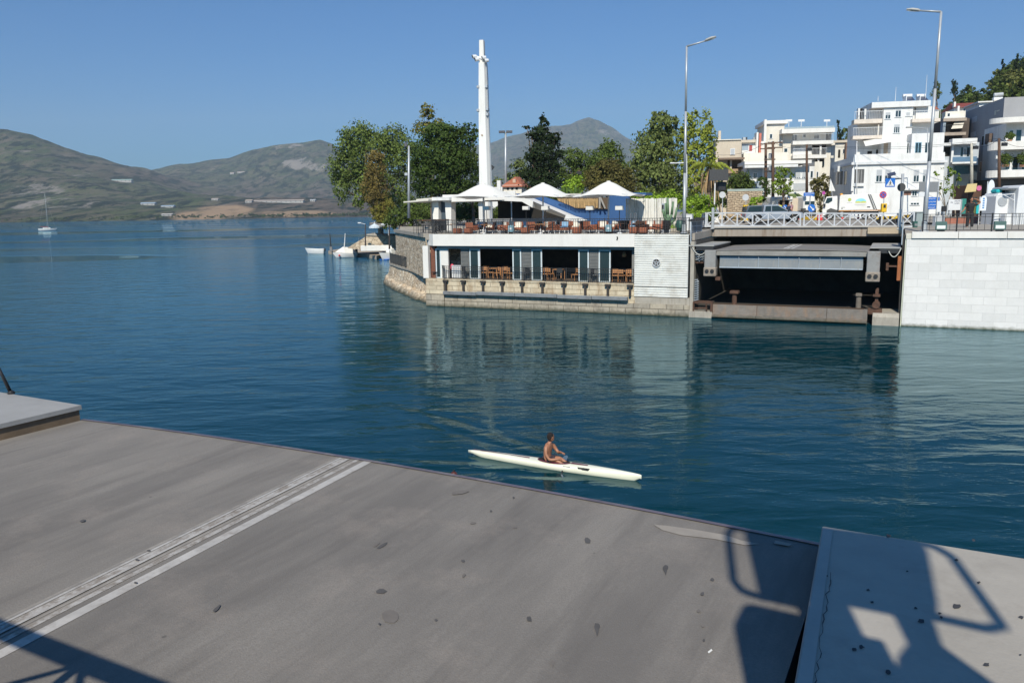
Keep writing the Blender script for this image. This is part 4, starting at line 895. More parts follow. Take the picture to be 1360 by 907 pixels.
    MB().bbox(-.14, .06, -.1, .25, 2.7, 4.15, .02).build('timber', M('orange_rust', (.32, .11, .04), .85, .3, 3), g); MB().box(-.6, -.143, .0, .1, 3.5, 3.6).build('bracket', RUST, g); MB().box(-.75, -.603, -.05, .15, 3.3, 3.75).build('end_plate', RUST, g)
    # slack cables
    def cable(p, q, drop, lb):
        g = thing('slack_cable', lb, 'cable', p); m_ = (Vector(p)+Vector(q))/2-Vector((0, 0, drop))
        MB().path([v-Vector(p) for v in bez(p, m_, q, 12)], .028, 6).build('sheath', M('pale_cable', (.5, .5, .46), .6), g); MB().ball((0, 0, 0), .05).build('plug', BLACKM, g)
    cable(QM @ Vector((*[qk(919, 328, -.1)[0]], -.1, 4.66)), QM @ Vector((qk(937, 333, -.1)[0], -.1, 4.35)), .7, 'pale slack cable hanging below the left ledge')
    cable(QM @ Vector((qk(1180, 332, -.1)[0], -.1, 4.5)), QM @ Vector((qk(1197, 329, -.1)[0], -.1, 4.65)), .9, 'pale slack cable hanging below the right ledge')
chamber_bits()
def marble_wall():
    t = qt('marble_wall', 'tall white marble block wall rising from the water at the right', 'wall')
    MB().box(31.5, 62, 0, .6, -1, 5.2).build('wall_face', MARBLE, t); MB().box(31.42, 31.497, .05, 6, -1, 5.18).build('corner_strip', M('greenish_stone', (.5, .52, .42), .7, .1, 1, stain=(.3, .32, .2), stain_amt=.5), t)
    x = 31.75
    while x < 62: MB().bbox(x, x+2.38, -.1, .75, 5.205, 5.58, .015).build('capstone', WHITE, t); x += 2.4
    MB().box(31.45, 31.74, -.02, .7, 5.18, 5.5).build('corner_block', M('cream_block', (.6, .58, .5), .8), t)
marble_wall()
RAILP = M('pale_grey_rail_paint', (.50, .52, .55), .5, .08, 3, stain=(.3, .26, .22), stain_amt=.4, stain_scale=3)
def bridge_rail():
    """white crossed railing at the road edge, two gates meeting in the middle, plus the short wing at the left"""
    def sect(name, label, p, q, n, zb, sq=.05, h=1.03, leg=True):
        p, q = Vector(p), Vector(q); t = thing(name, label, 'railing', p, math.atan2((q-p).y, (q-p).x)); L = (q-p).xy.length; dz = (q.z-p.z)
        zz = lambda x: dz*x/L
        MB().beam((0, 0, h), (L, 0, h+dz), .09, .08).build('top_rail', RAILP, t)
        MB().beam((0, 0, .1), (L, 0, .1+dz), .14, .16).build('bottom_rail', RAILP, t)
        for i in range(n+1): x = L*i/n; MB().box(x-.045, x+.045, -.04, .04, zz(x), h+zz(x)).build('post', RAILP, t)
        for i in range(n):
            x0, x1 = L*i/n+.04, L*(i+1)/n-.04
            MB().beam((x0, -.015, .18+zz(x0)), (x1, -.015, h-.04+zz(x1)), .04, .055).beam((x0, .015, h-.04+zz(x0)), (x1, .015, .18+zz(x1)), .04, .055).build('cross_bars', RAILP, t)
    K = 6.0
    f = lambda px, py: (lambda sz: QM @ Vector((sz[0], K, sz[1])))(qk(px, py, K))
    sect('bridge_railing', 'left half of the white crossed railing over the bridge chamber', f(939, 302), f(1062.5, 303.5), 6, 0)
    sect('bridge_railing', 'right half of the white crossed railing over the bridge chamber', f(1067.5, 303.5), f(1192, 305), 6, 0)
    sect('bridge_railing', 'short white railing wing beside the cactus left of the grille gate', QM @ Vector((17.7, 8.2, 5.65)), f(937, 302), 2, 0)
    sect('bridge_railing', 'white crossed railing behind the grey cabinet right of the bridge', f(1195, 305), f(1213, 303), 1, 0)
    def post(px, yb, yt, k, r, lb, mt_=GREYM):
        (s, z0), (s2, z1) = qk(px, yb, k), qk(px, yt, k); g = thing('steel_post', lb, 'post', QP(s, k, z0), QR)
        MB().box(-r, r, -r, r, 0, z1-z0).build('shaft', mt_, g); MB().box(-r*1.6, r*1.6, -r*1.6, r*1.6, 0, .06).build('base_plate', mt_, g)
    post(946.5, 304, 276, 5.7, .08, 'grey square post where the short wing meets the bridge railing')
    post(1194, 305, 278, 5.7, .08, 'grey square post at the right end of the bridge railing')
bridge_rail()
# ============================================================ THE TERRACE
TZ = 5.5
def kp(px, py, k): s, z = qk(px, py, k); return QP(s, k, z)
def tp(px, k): s, _ = qk(px, 305, k); return QP(s, k, TZ)
def umbrella(px, pkx, pky, hemy, xl, xr, k, label):
    b = tp(px, k); Y = b.y
    _, zt = qk(pkx, pky, k); sL, _ = qk(xl, hemy, k); sR, _ = qk(xr, hemy, k); _, zh = qk(px, hemy, k)
    t = thing('terrace_umbrella', label, 'umbrella', b, QR, 'big white umbrellas on the terrace')
    a = (sR-sL)/2*.93; zh -= TZ; zt -= TZ; n = 28; rings = 12; vs = []; fs = []
    for j in range(rings+1):
        u = j/rings; prof = zh+(zt-zh)*(.42*(1-u)**1.0+.58*(.5+.5*math.cos(math.pi*min(1, u*1.12))))
        for i in range(n):
            th = 2*math.pi*i/n; sq = min(1/max(abs(math.cos(th)), 1e-6), 1/max(abs(math.sin(th)), 1e-6)); rr = 1+(sq-1)*.85*u
            scal = 1-.055*u*(1-abs(math.cos(2*th)))*1; r = a*u*rr*scal; corner = (sq-1)/.414*u**3
            vs.append((r*math.cos(th), r*math.sin(th), prof+.05*corner-.16*corner+.10*u**3*(1-corner)))
    for j in range(rings):
        for i in range(n): fs.append((j*n+i, j*n+(i+1) % n, (j+1)*n+(i+1) % n, (j+1)*n+i))
    cv = MB().add(vs, fs).build('canopy', M('umbrella_canvas', (.86, .84, .78), .8, .03, 2, translucent=.12), t, smooth=True)
    MB().lathe([(.16, zt-.03), (.14, zt+.02), (.03, zt+.04)], n=12).build('cap', WHITE, t)
    MB().tube((0, 0, 0), (0, 0, zt-.1), .055, n=10).build('pole', WPAINT, t, smooth=True)
    for i in range(8):
        th = i*math.pi/4+math.pi/8*0; rr = a*.93*(1.35 if i % 2 else .93); MB().tube((0, 0, zh+.28), (rr*math.cos(th), rr*math.sin(th), zh+.06), .018, n=5).build('rib', WPAINT, t)
    MB().lathe([(.4, 0), (.4, .04), (.1, .12), (.07, .5), (.055, .6)], n=16).build('base', WPAINT, t, smooth=True)
umbrella(643, 643, 244, 263, 598, 688, 2.0, 'white peaked umbrella at the left, in front of the tall white column')
umbrella(721.5, 721, 243.5, 262, 680, 765, 2.0, 'white peaked umbrella in the middle, in front of the sloping white beam')
umbrella(808, 809, 241, 261, 763, 852, 2.0, 'white peaked umbrella at the right, next to the white plank fence')
def lamp(px, k, py0=281, label=''):
    b = tp(px, k); _, z = qk(px, 277, k)
    t = thing('terrace_lamp', label, 'lamp', b, QR, 'square white heater lamps on the terrace')
    MB().tube((0, 0, 0), (0, 0, z-TZ-.12), .03, n=6).build('pole', BLACKM, t); MB().bbox(-.26, .26, -.2, .2, z-TZ-.13, z-TZ+.17, .03).build('lamp_shade', WHITE, t); MB().lathe([(.22, 0), (.2, .05), (.03, .1)], n=12).build('base', BLACKM, t)
lamp(647, .7, label='square white lamp just right of the left umbrella pole'); lamp(699, 7, label='square cream lamp in the shade under the sloping beam'); lamp(724.5, .7, label='square white lamp beside the pole of the middle umbrella'); lamp(783.5, .8, label='square white lamp in front of the blue wall'); lamp(822.5, .8, label='square white lamp right of the right umbrella pole')
# chairs, cubes, tables
def armchair():
    t = thing('wicker_armchair', 'x', 'armchair', (0, 0, 0), 0)
    MB().bbox(-.36, .36, -.34, .34, .24, .42, .03).build('seat', ORANGE, t); MB().bbox(-.36, .36, .26, .38, .42, .86, .04).build('backrest', ORANGE, t)
    for x in (-.36, .30): MB().bbox(x, x+.07, -.33, .3, .42, .62, .02).build('armrest', ORANGE, t)
    for x, y in ((-.32, -.3), (.32, -.3), (-.32, .32), (.32, .32)): MB().box(x-.025, x+.025, y-.025, y+.025, 0, .24).build('leg', WPAINT, t)
    MB().bbox(-.27, .27, -.28, .2, .421, .52, .04).build('seat_cushion', CUSHW, t); MB().bbox(-.24, .24, .10, .24, .5, .86, .05).build('back_cushion', CUSHW, t)
    return t
AC = armchair(); first = [True]
def chair(px, k, r, label, cush=None, body=None, sc=1.0):
    if first[0] and body is None and cush is None:
        AC.location = tp(px, k); AC.rotation_euler.z = QR+r; AC['label'] = label; AC['group'] = 'wicker armchairs on the terrace'; AC.scale = (sc,)*3; first[0] = False; return
    c = dup(AC, tp(px, k), QR+r, label, 'wicker armchairs on the terrace', sc)
    if cush: swap(c, 'seat_cushion', cush); swap(c, 'back_cushion', cush)
    if body: swap(c, 'seat', body); swap(c, 'backrest', body); swap(c, 'armrest', body)
for a in [(627, 1.3, 2.9, 'orange armchair with white cushions just left of the left umbrella pole'), (650, 1.7, .2, 'orange armchair right of the left umbrella pole'), (668, 1.2, -.9, 'orange armchair turned sideways, left of the blue waste bin'),
          (688, 1.3, .3, 'orange armchair right of the blue waste bin'), (708, 1.0, 3.0, 'orange armchair with white cushions between the brick cube and the middle umbrella'), (727, 1.2, .1, 'orange armchair with white cushions under the middle umbrella'),
          (737, .9, 2.7, 'orange armchair just right of the middle umbrella pole'), (765, 1.8, .2, 'orange armchair behind the cube seat in front of the blue wall'), (784, 1.2, 2.6, 'orange armchair with a big white cushion in front of the blue wall'),
          (801, 1.3, .4, 'orange armchair left of the right umbrella pole'), (815, 1.5, -.3, 'orange armchair right of the right umbrella pole'), (863, 1.8, .2, 'high backed orange armchair in front of the plank fence'), (873, 1.2, -1.3, 'orange armchair seen from the side at the right end of the terrace')]: chair(*a)
for a in [(750, 1.0, .2, 'armchair with pale blue cushions right of the middle umbrella', CUSHB), (842, 1.6, .2, 'armchair with pale blue cushions at the left end of the plank fence', CUSHB), (696, 2.2, .4, 'armchair with pale blue cushions behind the brick cube', CUSHB), (758, 2.8, 2.9, 'armchair with pale blue cushions in the second row by the sloping beam', CUSHB)]: chair(*a)
for a in [(637, 3.4, 0, 'dark brown armchair behind the left umbrella pole', CUSHB, BROWNW), (662, 3.6, .2, 'dark brown armchair in the second row behind the blue bin', CUSHW, BROWNW), (680, 3.8, 0, 'dark brown armchair in front of the shaded bar', CUSHW, BROWNW), (717, 3.4, 0, 'dark brown armchair behind the middle umbrella pole', BROWNW, BROWNW), (735, 3.6, 0, 'dark brown armchair below the end of the sloping beam', CUSHW, BROWNW), (775, 3.2, 0, 'dark brown armchair in front of the blue wall', BROWNW, BROWNW), (798, 3.0, 0, 'tall dark brown armchair left of the right umbrella', BROWNW, BROWNW), (828, 3.0, .1, 'dark brown armchair right of the right umbrella lamp', BROWNW, BROWNW), (853, 1.0, 2.9, 'dark armchair behind the pair of orange cubes', BROWNW, BROWNW)]: chair(*a)
dup(AC, tp(880.5, 1.5), QR-.5, 'dark grey folded lounge chair beside the cactus', 'wicker armchairs on the terrace'); 
x = [o for o in bpy.data.objects if o.get('label', '').startswith('dark grey folded')][0]
for p_ in ('seat', 'backrest', 'armrest', 'seat_cushion', 'back_cushion'): swap(x, p_, BLACKF)
cube = thing('cube_seat', 'orange cube seat at the left end of the armchairs', 'stool', tp(607.5, .8), QR, 'orange cube seats on the terrace')
MB().bbox(-.26, .26, -.26, .26, .04, .42, .03).build('seat_block', ORANGE, cube); MB().box(-.22, .22, -.22, .22, 0, .04).build('plinth', BLACKM, cube)
for px, k, lb in ((622, .45, 'brick orange cube seat in front of the first white armchair'), (698, .45, 'brick orange cube seat between the blue bin and the middle umbrella'), (766.5, .5, 'orange cube seat in front of the blue wall'), (841.5, .5, 'left one of the paired orange cubes by the plank fence'), (854.5, .5, 'right one of the paired orange cubes by the plank fence'), (808, .9, 'orange cube seat behind the pale blue box'), (676, 1.9, 'orange cube seat half hidden by the blue waste bin')):
    dup(cube, tp(px, k), QR, lb)
def bin_(px, k, lb):
    t = thing('waste_bin', lb, 'bin', tp(px, k), QR); MB().bbox(-.2, .2, -.16, .16, .12, .62, .04).build('bin_body', M('dusty_blue_metal', (.2, .35, .42), .5, .1, 4), t); MB().bbox(-.1, .1, -.18, -.15, .3, .44, .01).build('plate', WPAINT, t); MB().box(-.03, .03, -.03, .03, 0, .12).build('foot', BLACKM, t)
bin_(679, .45, 'small blue waste bin between the left and middle umbrellas'); bin_(808.5, .35, 'pale blue box on a foot at the right umbrella pole')
def table(px, k, lb, mt_=WOODT):
    t = thing('terrace_table', lb, 'table', tp(px, k), QR, 'tables on the terrace'); MB().bbox(-.4, .4, -.4, .4, .66, .70, .01).build('tabletop', mt_, t); MB().lathe([(.25, 0), (.22, .03), (.04, .1), (.035, .66)], n=14).build('pedestal', WPAINT, t, smooth=True)
for a in [(644.5, .7, 'low table by the railing right of the left umbrella pole'), (718, .6, 'table with a white pedestal in front of the middle umbrella pole'), (823, .6, 'table with a white pedestal right of the right umbrella pole', BROWNW), (848, 1.7, 'table between the blue and the high backed armchairs'), (606, 3.0, 'wooden table left of the left umbrella', WOODT), (616, 4.0, 'wooden table furthest back left of the left umbrella', WOODT)]: table(*a)
# black bistro set, left end
bt = thing('bistro_table', 'orange topped bistro table nearest the left corner of the terrace', 'table', tp(562, 3.5), QR, 'bistro tables at the left end')
MB().bbox(-.35, .35, -.35, .35, .98, 1.02, .01).build('tabletop', WOODT, bt); MB().tube((0, 0, 0), (0, 0, .98), .03).build('leg', BLACKM, bt); MB().lathe([(.25, 0), (.2, .04)], n=12).build('foot', BLACKM, bt)
for px, k, lb in ((571, 3.5, 'second orange topped bistro table from the left corner'), (585.5, 3.2, 'third orange topped bistro table from the left corner'), (592.5, 3.4, 'orange topped bistro table nearest the cube seats')): dup(bt, tp(px, k), QR, lb)
bs = thing('bistro_chair', 'black slatted bistro chair nearest the left corner of the railing', 'chair', tp(554, 1.8), QR+math.pi, 'black bistro chairs at the left end')
MB().bbox(-.2, .2, -.2, .2, .62, .66, .01).build('seat', BLACKM, bs)
mb = MB()
for i in range(5): mb.box(-.19+i*.085, -.16+i*.085, .17, .2, .66, 1.08)
mb.box(-.2, .2, .165, .205, 1.05, 1.1).build('backrest', BLACKM, bs)
for x, y in ((-.18, -.18), (.18, -.18), (-.18, .18), (.18, .18)): MB().tube((x*1.1, y*1.1, 0), (x, y, .64), .018, n=5).build('leg', BLACKM, bs)
for i, px in enumerate((560.5, 567, 573, 579, 584, 590, 596)): dup(bs, tp(px, 1.7+.2*(i % 2)), QR+math.pi+(-.2, .15, .3)[i % 3], 'black slatted bistro chair, number %s from the left corner along the railing' % ('two', 'three', 'four', 'five', 'six', 'seven', 'eight')[i])
# ---------------- buildings on the terrace
def pavilion():
    t = qt('terrace_pavilion', 'flat roofed white pavilion with slanted pillars behind the terrace', 'pavilion')
    K = 9
    def S(px): return qk(px, 270, K)[0]
    def Z(px, py): return qk(px, py, K)[1]
    MB().box(S(588), S(641), K, K+5, Z(610, 268), Z(610, 258.5)).build('roof', WHITE, t)
    MB().box(S(577), S(600), K-.4, K+4, Z(590, 266.5), Z(590, 262)).build('roof', WHITE2, t)
    mb = MB(); mb.prismy([(S(544), Z(544, 269.5)), (S(577), Z(577, 267)), (S(577), Z(577, 264.5)), (S(544), Z(544, 268))], K-1, K+3); mb.build('canopy', M('pale_canopy', (.6, .57, .5), .7), t)
    MB().prismy([(S(549), Z(549, 266)), (S(577), Z(577, 264.4)), (S(577), Z(577, 262.5)), (S(549), Z(549, 264.6))], K+.5, K+3).build('canopy', M('pale_canopy', (.6, .57, .5), .7), t)
    for x0, x1, x2, x3 in ((571.5, 580, 572.5, 579), (588.5, 597, 590, 596)):
        MB().prismy([(S(x2), TZ), (S(x3), TZ), (S(x1), Z(x1, 267.5)), (S(x0), Z(x0, 267.5))], K+.3, K+1.1).build('pillar', WHITE, t)
    MB().box(S(579.5), S(588), K+.8, K+.9, TZ, Z(585, 268)).build('door', M('slate_door', (.06, .08, .1), .4), t)
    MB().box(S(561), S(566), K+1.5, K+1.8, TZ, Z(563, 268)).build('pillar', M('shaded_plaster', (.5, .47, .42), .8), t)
    MB().box(S(632), S(637), K+.5, K+1, TZ, Z(634, 268)).build('pillar', WHITE2, t)
    # dark bar under the roof
    b = qt('terrace_bar', 'long dark open bar under the flat roof and the sloping beam', 'bar')
    MB().box(S(637), S(755), K+3.5, K+3.8, TZ, Z(690, 266)).build('back_wall', DARK, b)
    MB().box(S(637.5), S(739), K+1.2, K+1.6, TZ, TZ+1.0).build('counter', M('grey_counter', (.2, .2, .21), .6), b)
    MB().box(S(636), S(690), K+.4, K+3.5, Z(660, 266)+.02, Z(660, 262)).build('roof', WHITE, b)
    for px in (646.5, 675): MB().box(S(px)-.04, S(px)+.04, K+.6, K+.68, TZ, Z(px, 265)).build('post', GREYM, b)
pavilion()
def beam_and_blue():
    t = qt('sloping_beam', 'white concrete beam sloping down to the terrace beside the blue surfaces', 'beam'); K = 8.0
    pts = lambda L, k=K: [qk(x, y, k) for x, y in L]
    MB().prismy(pts([(670, 262), (685, 260.5), (700, 264), (708, 267.5), (707, 276), (693, 268), (670, 267)])[::-1], K, K+1.6).build('beam_body', WHITE, t)
    f = [(*qk(708, 267.5, K), K), (*qk(757, 288.5, K), K), (*qk(757, 292, K+1.3), K+1.3), (*qk(707.5, 276, K+1.3), K+1.3)]; g = [(v[0], v[2], v[1]) for v in f]; g += [(g[0][0], K+1.6, g[0][2]), (g[1][0], K+1.6, g[1][2])]
    MB().add(g, [(3, 2, 1, 0), (0, 1, 5, 4), (4, 5, 2, 3), (1, 2, 5), (0, 4, 3)]).build('beam_slope', WHITE, t)
    MB().prismy(pts([(755, 284.8), (771, 289), (780, 292), (780, 296), (752, 292)])[::-1], K-.5, K-.02).build('beam_foot', WHITE2, t)
    b = qt('blue_wall', 'deep blue painted wall sloping beside the white beam', 'wall'); k = K+1.7
    MB().prismy(pts([(684, 257.5), (697, 257), (720, 261), (768, 277), (806, 277), (807, 258), (835, 258), (835, 300), (790, 300), (700, 267)], k)[::-1], k, k+.4).build('wall_face', BLUEP, b)
    c = qt('blue_container', 'blue flat box roof with a pale edge behind the right umbrella', 'roof'); k = K+6
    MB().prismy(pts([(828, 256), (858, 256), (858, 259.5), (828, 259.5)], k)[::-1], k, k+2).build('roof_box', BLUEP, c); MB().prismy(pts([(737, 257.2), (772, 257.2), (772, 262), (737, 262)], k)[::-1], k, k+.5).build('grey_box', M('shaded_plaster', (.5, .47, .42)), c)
    l = qt('wooden_lattice', 'band of upright bamboo sticks in a blue recess behind the terrace', 'screen'); k = K+1.2
    MB().prismy(pts([(739, 263), (808, 262.5), (808, 278), (767, 277.5)], k+.3)[::-1], k+.3, k+.42).build('recess', M('recess_brown', (.10, .07, .045), .9), l)
    rr = random.Random(8); mt_ = M('bamboo', (.50, .33, .15), .7, .25, 3, island=.35)
    for i in range(40):
        px = 741+i*1.35; yb = 265+(px-741)*.42+1.5; yb = min(yb, 276.2)
        a, b_ = qk(px, 264.2+rr.uniform(-.4, .4), k), qk(px+rr.uniform(-.6, .6), yb, k)
        MB().tube((a[0], k, a[1]), (b_[0], k+.05, b_[1]), .032, n=5).build('stick', mt_, l)
    a, b_ = qk(798, 263, k), qk(804, 277, k); MB().beam((a[0], k-.05, a[1]), (b_[0], k-.05, b_[1]), .06, .12).build('brace', M('grey_wood', (.3, .28, .25), .8), l)
    a, b_ = qk(797, 277, k), qk(797, 262, k); MB().beam((a[0], k-.05, a[1]), (b_[0], k-.05, b_[1]), .1, .14).build('brace', M('grey_wood', (.3, .28, .25), .8), l)
beam_and_blue()
def plank_fence():
    K = 4.5; t = qt('plank_fence', 'tall fence of worn white planks at the right end of the terrace', 'fence')
    s0, _ = qk(831, 280, K); s1, _ = qk(896.5, 280, K); _, z1 = qk(865, 263.5, K); rr = random.Random(11)
    mt_ = M('peeling_white_planks', (.70, .68, .62), .8, .08, 2, island=.1, stain=(.22, .21, .19), stain_amt=.75, stain_scale=1.3, streak=True)
    x = s0
    while x < s1:
        w_ = rr.uniform(.1, .17); MB().box(x, x+w_-rr.choice((.006, .01, .03)), K+rr.uniform(-.01, .01), K+.03, TZ, z1+rr.uniform(-.04, .03)).build('plank', mt_, t); x += w_
    MB().box(s0, s1, K+.05, K+.1, TZ+.3, TZ+.4).box(s0, s1, K+.05, K+.1, z1-.4, z1-.3).build('batten', BARK, t)
    b = qt('wall_speaker', 'small grey box fixed on the plank fence beside the cactus', 'speaker'); s, z = qk(880.5, 276, K-.1); MB().bbox(s-.1, s+.1, K-.14, K-.03, z-.25, z+.3, .02).build('case', BLUEGREY, b); MB().box(s-.07, s+.07, K-.15, K-.142, z-.1, z+.2).build('grille', BLACKM, b)
plank_fence()
def column():
    # tall white column of the suspension lights
    Y = 79; b = aty(645.5, 262, Y); t = thing('white_column', 'very tall tapering white concrete column with floodlights near its top', 'column', (b.x, b.y, TZ), -.25)
    sec = []
    def lx(px, py): p = aty(px, py, Y); return p.x-b.x, p.z-TZ
    for xl, xr, y in ((637.5, 652.5, 262), (637.3, 651.5, 230), (636.8, 649.6, 180), (636.6, 648.2, 140), (636.6, 647.2, 100), (636.7, 646, 84)):
        (a, z), (c_, _) = lx(xl, y), lx(xr, y); sec.append((a, c_, z))
    vs = []; fs = []
    sec = [(sec[0][0]-.02, sec[0][1]+.05, 0)]+sec
    for a, c_, z in sec: w_ = c_-a; vs += [(a, -.3, z), (c_-.22*w_, -.42, z), (c_-.2*w_, -.42, z), (c_, -.05, z), (c_, .4, z), (a, .4, z)]
    for j in range(len(sec)-1):
        for i in range(6): fs.append((j*6+i, j*6+(i+1) % 6, (j+1)*6+(i+1) % 6, (j+1)*6+i))
    fs.append([len(vs)-6+i for i in range(6)])
    MB().add(vs, fs).build('shaft', M('white_column_paint', (.76, .75, .72), .6, .05, .5, stain=(.5, .48, .44), stain_amt=.35, stain_scale=.6, streak=True), t)
    a, z = lx(637.3, 84); c_, z2 = lx(643.2, 54); MB().prismy([(a, z), (a+.48, z), (a+.45, z2), (a+.03, z2)][::-1], -.28, .25).build('top_fin', WHITE, t, bevel=.03)
    a, z = lx(633, 76); e, z3 = lx(649, 82)
    MB().tube((a, -.2, z), (e, -.3, z3), .12, n=10).build('cross_arm', WPAINT, t)
    for px, py in ((632, 76), (635.5, 80), (645, 78), (648.5, 82)):
        p, z = lx(px, py); f = MB().tube((p-.18, -.55, z-.05), (p+.12, -.35, z+.02), .19, .15, n=12).build('floodlight', WPAINT, t)
        MB().tube((p-.19, -.56, z-.055), (p-.2, -.565, z-.06), .17, n=12).build('lens', GLASS, f)
    for y0, y1, px0, px1 in ((80, 255, 646.6, 653.8), (116, 255, 647.5, 655)):
        p, z = lx(px0, y0); q, z2 = lx(px1, y1); MB().path([(p, -.2, z), (q, -.2, z2)], .035, 6).build('cable_pipe', GREYM, t)
    for px, py in ((636, 116), (635.8, 147), (647, 116), (648.2, 146), (648.4, 153)): p, z = lx(px, py); MB().bbox(p-.13, p+.13, -.4, .1, z-.12, z+.12, .02).build('bracket', GREYM, t)
    p, z = lx(641.5, 180); MB().add([(p-.12, -.36, z), (p, -.385, z+.08), (p+.1, -.4, z+.02), (p+.12, -.41, z-.1), (p-.02, -.38, z-.12)], [(0, 1, 2, 3, 4)][::-1]).build('stain_mark', M('rust_mark', (.4, .3, .22), .8), t)
    p, z = lx(655, 224); MB().add([(p-.1, -.2, z-.3), (p+.25, -.2, z+.1), (p-.1, -.2, z+.35)], [(0, 1, 2)]).build('vane', BLACKM, t)
column()
def red_house():
    Y = 112; p = lambda x, y, d=0: aty(x, y, Y+d)
    t = thing('tiled_house', 'small white house with a red tiled roof behind the terrace', 'house', (*p(678, 252).xy, TZ), -.2)
    o = p(678, 252); X_ = lambda px: p(px, 252).x-o.x; Z_ = lambda py: p(678, py).z-TZ
    MB().box(X_(665), X_(693), 0, 7, 0, Z_(246)).build('wall', CREAM, t)
    a, b = X_(664), X_(695); z0, z1 = Z_(248.5), Z_(234)
    MB().add([(a, -.4, z0), (b, -.4, z0), (b, 7.4, z0), (a, 7.4, z0), (X_(680), 2.5, z1), (X_(683), 4.5, z1)], [(0, 1, 5, 4), (1, 2, 5), (2, 3, 4, 5), (3, 0, 4), (3, 2, 1, 0)]).build('roof', TILE, t)
    MB().bbox(X_(662), X_(667), -1.2, -.3, 0, Z_(240), .03).build('chimney', WHITE2, t); MB().box(X_(655), X_(669), -1.0, -.2, 0, Z_(248.5)).build('annexe', WHITE2, t)
    MB().box(X_(667.5), X_(686), -.9, -.7, 0, Z_(254)).build('parapet', WHITE2, t)
    MB().box(X_(680), X_(684), .6, 1.2, Z_(243), Z_(238)).build('dormer', M('tan_dormer', (.5, .36, .26), .8), t)
    for px in (673, 679, 685): MB().box(X_(px), X_(px+3), -.03, .03, Z_(252.5), Z_(249.5)).build('window', GLASS, t)
red_house()
def cactus():
    t = thing('cactus', 'tall branching green cactus in front of the plank fence', 'cactus', tp(887.5, 3.2), QR); g = M('cactus_green', (.11, .19, .10), .6, .15, 4)
    k = 3.2; o = QINV @ tp(887.5, k)
    def q(px, py): s, z = qk(px, py, k); return (s-o.x, 0, z-TZ)
    for pts, r in (([(887.5, 302), (887, 285), (886.5, 263)], .11), ([(888, 296), (892, 285), (894, 268)], .1), ([(887, 294), (882, 288), (880, 278)], .08), ([(889, 298), (896, 292), (899, 276)], .09), ([(886, 300), (883, 296), (884, 270)], .08)):
        P_ = [q(*p) for p in pts]; MB().path(P_, [r, r, r*.75], 8).build('stem', g, t, smooth=True)
    pt = thing('planter_box', 'low planter with grass around the foot of the cactus', 'planter', tp(889, 2.6), QR); MB().bbox(-1.0, 1.0, -.25, .25, 0, .3, .02).build('box', CONC, pt)
    rr = random.Random(6); mb = MB()
    for i in range(160): x, y = rr.uniform(-.95, .95), rr.uniform(-.22, .22); h = rr.uniform(.15, .4); a = rr.uniform(0, 6.3); mb.add([(x, y, .3), (x+.03*math.cos(a), y+.03*math.sin(a), .3), (x+rr.uniform(-.1, .1), y, .3+h)], [(0, 1, 2)])
    mb.build('grass_tuft', LEAF('bright_leaf', (.13, .22, .03)), pt)
    gb = thing('green_bin', 'dark green litter bin at the foot of the left lamp post', 'bin', tp(903.5, 1.2), QR); MB().lathe([(.2, .15), (.26, .2), (.28, .8), (.22, .85)], n=14).build('drum', M('dark_green_paint', (.03, .1, .08), .5), gb, smooth=True); MB().tube((0, 0, 0), (0, 0, .15), .05).build('stand', BLACKM, gb)
    wb = thing('white_cabinet', 'small white utility cabinet behind the left lamp post', 'cabinet', tp(913, 4.2), QR); MB().bbox(-.35, .35, -.2, .2, .08, 1.2, .02).build('case', WPAINT, wb); MB().box(-.37, .37, -.22, .22, 1.2, 1.24).build('lid', WPAINT, wb); MB().box(-.3, .3, -.15, .15, 0, .08).build('plinth', CONC, wb)
cactus()
# small dark emblem on the white fascia
s, z = qk(819.5, 317, -.03)
o = MB().prismy([(s-.05, z-.12), (s+.02, z-.14), (s+.08, z), (s+.05, z+.13), (s-.03, z+.15), (s-.02, z+.03)][::-1], -.035, -.022).build('seahorse_badge', BLACKM); o.location = QO; o.rotation_euler.z = QR
tag(o, 'small dark curled badge on the white fascia near the corrugated panel', 'badge')
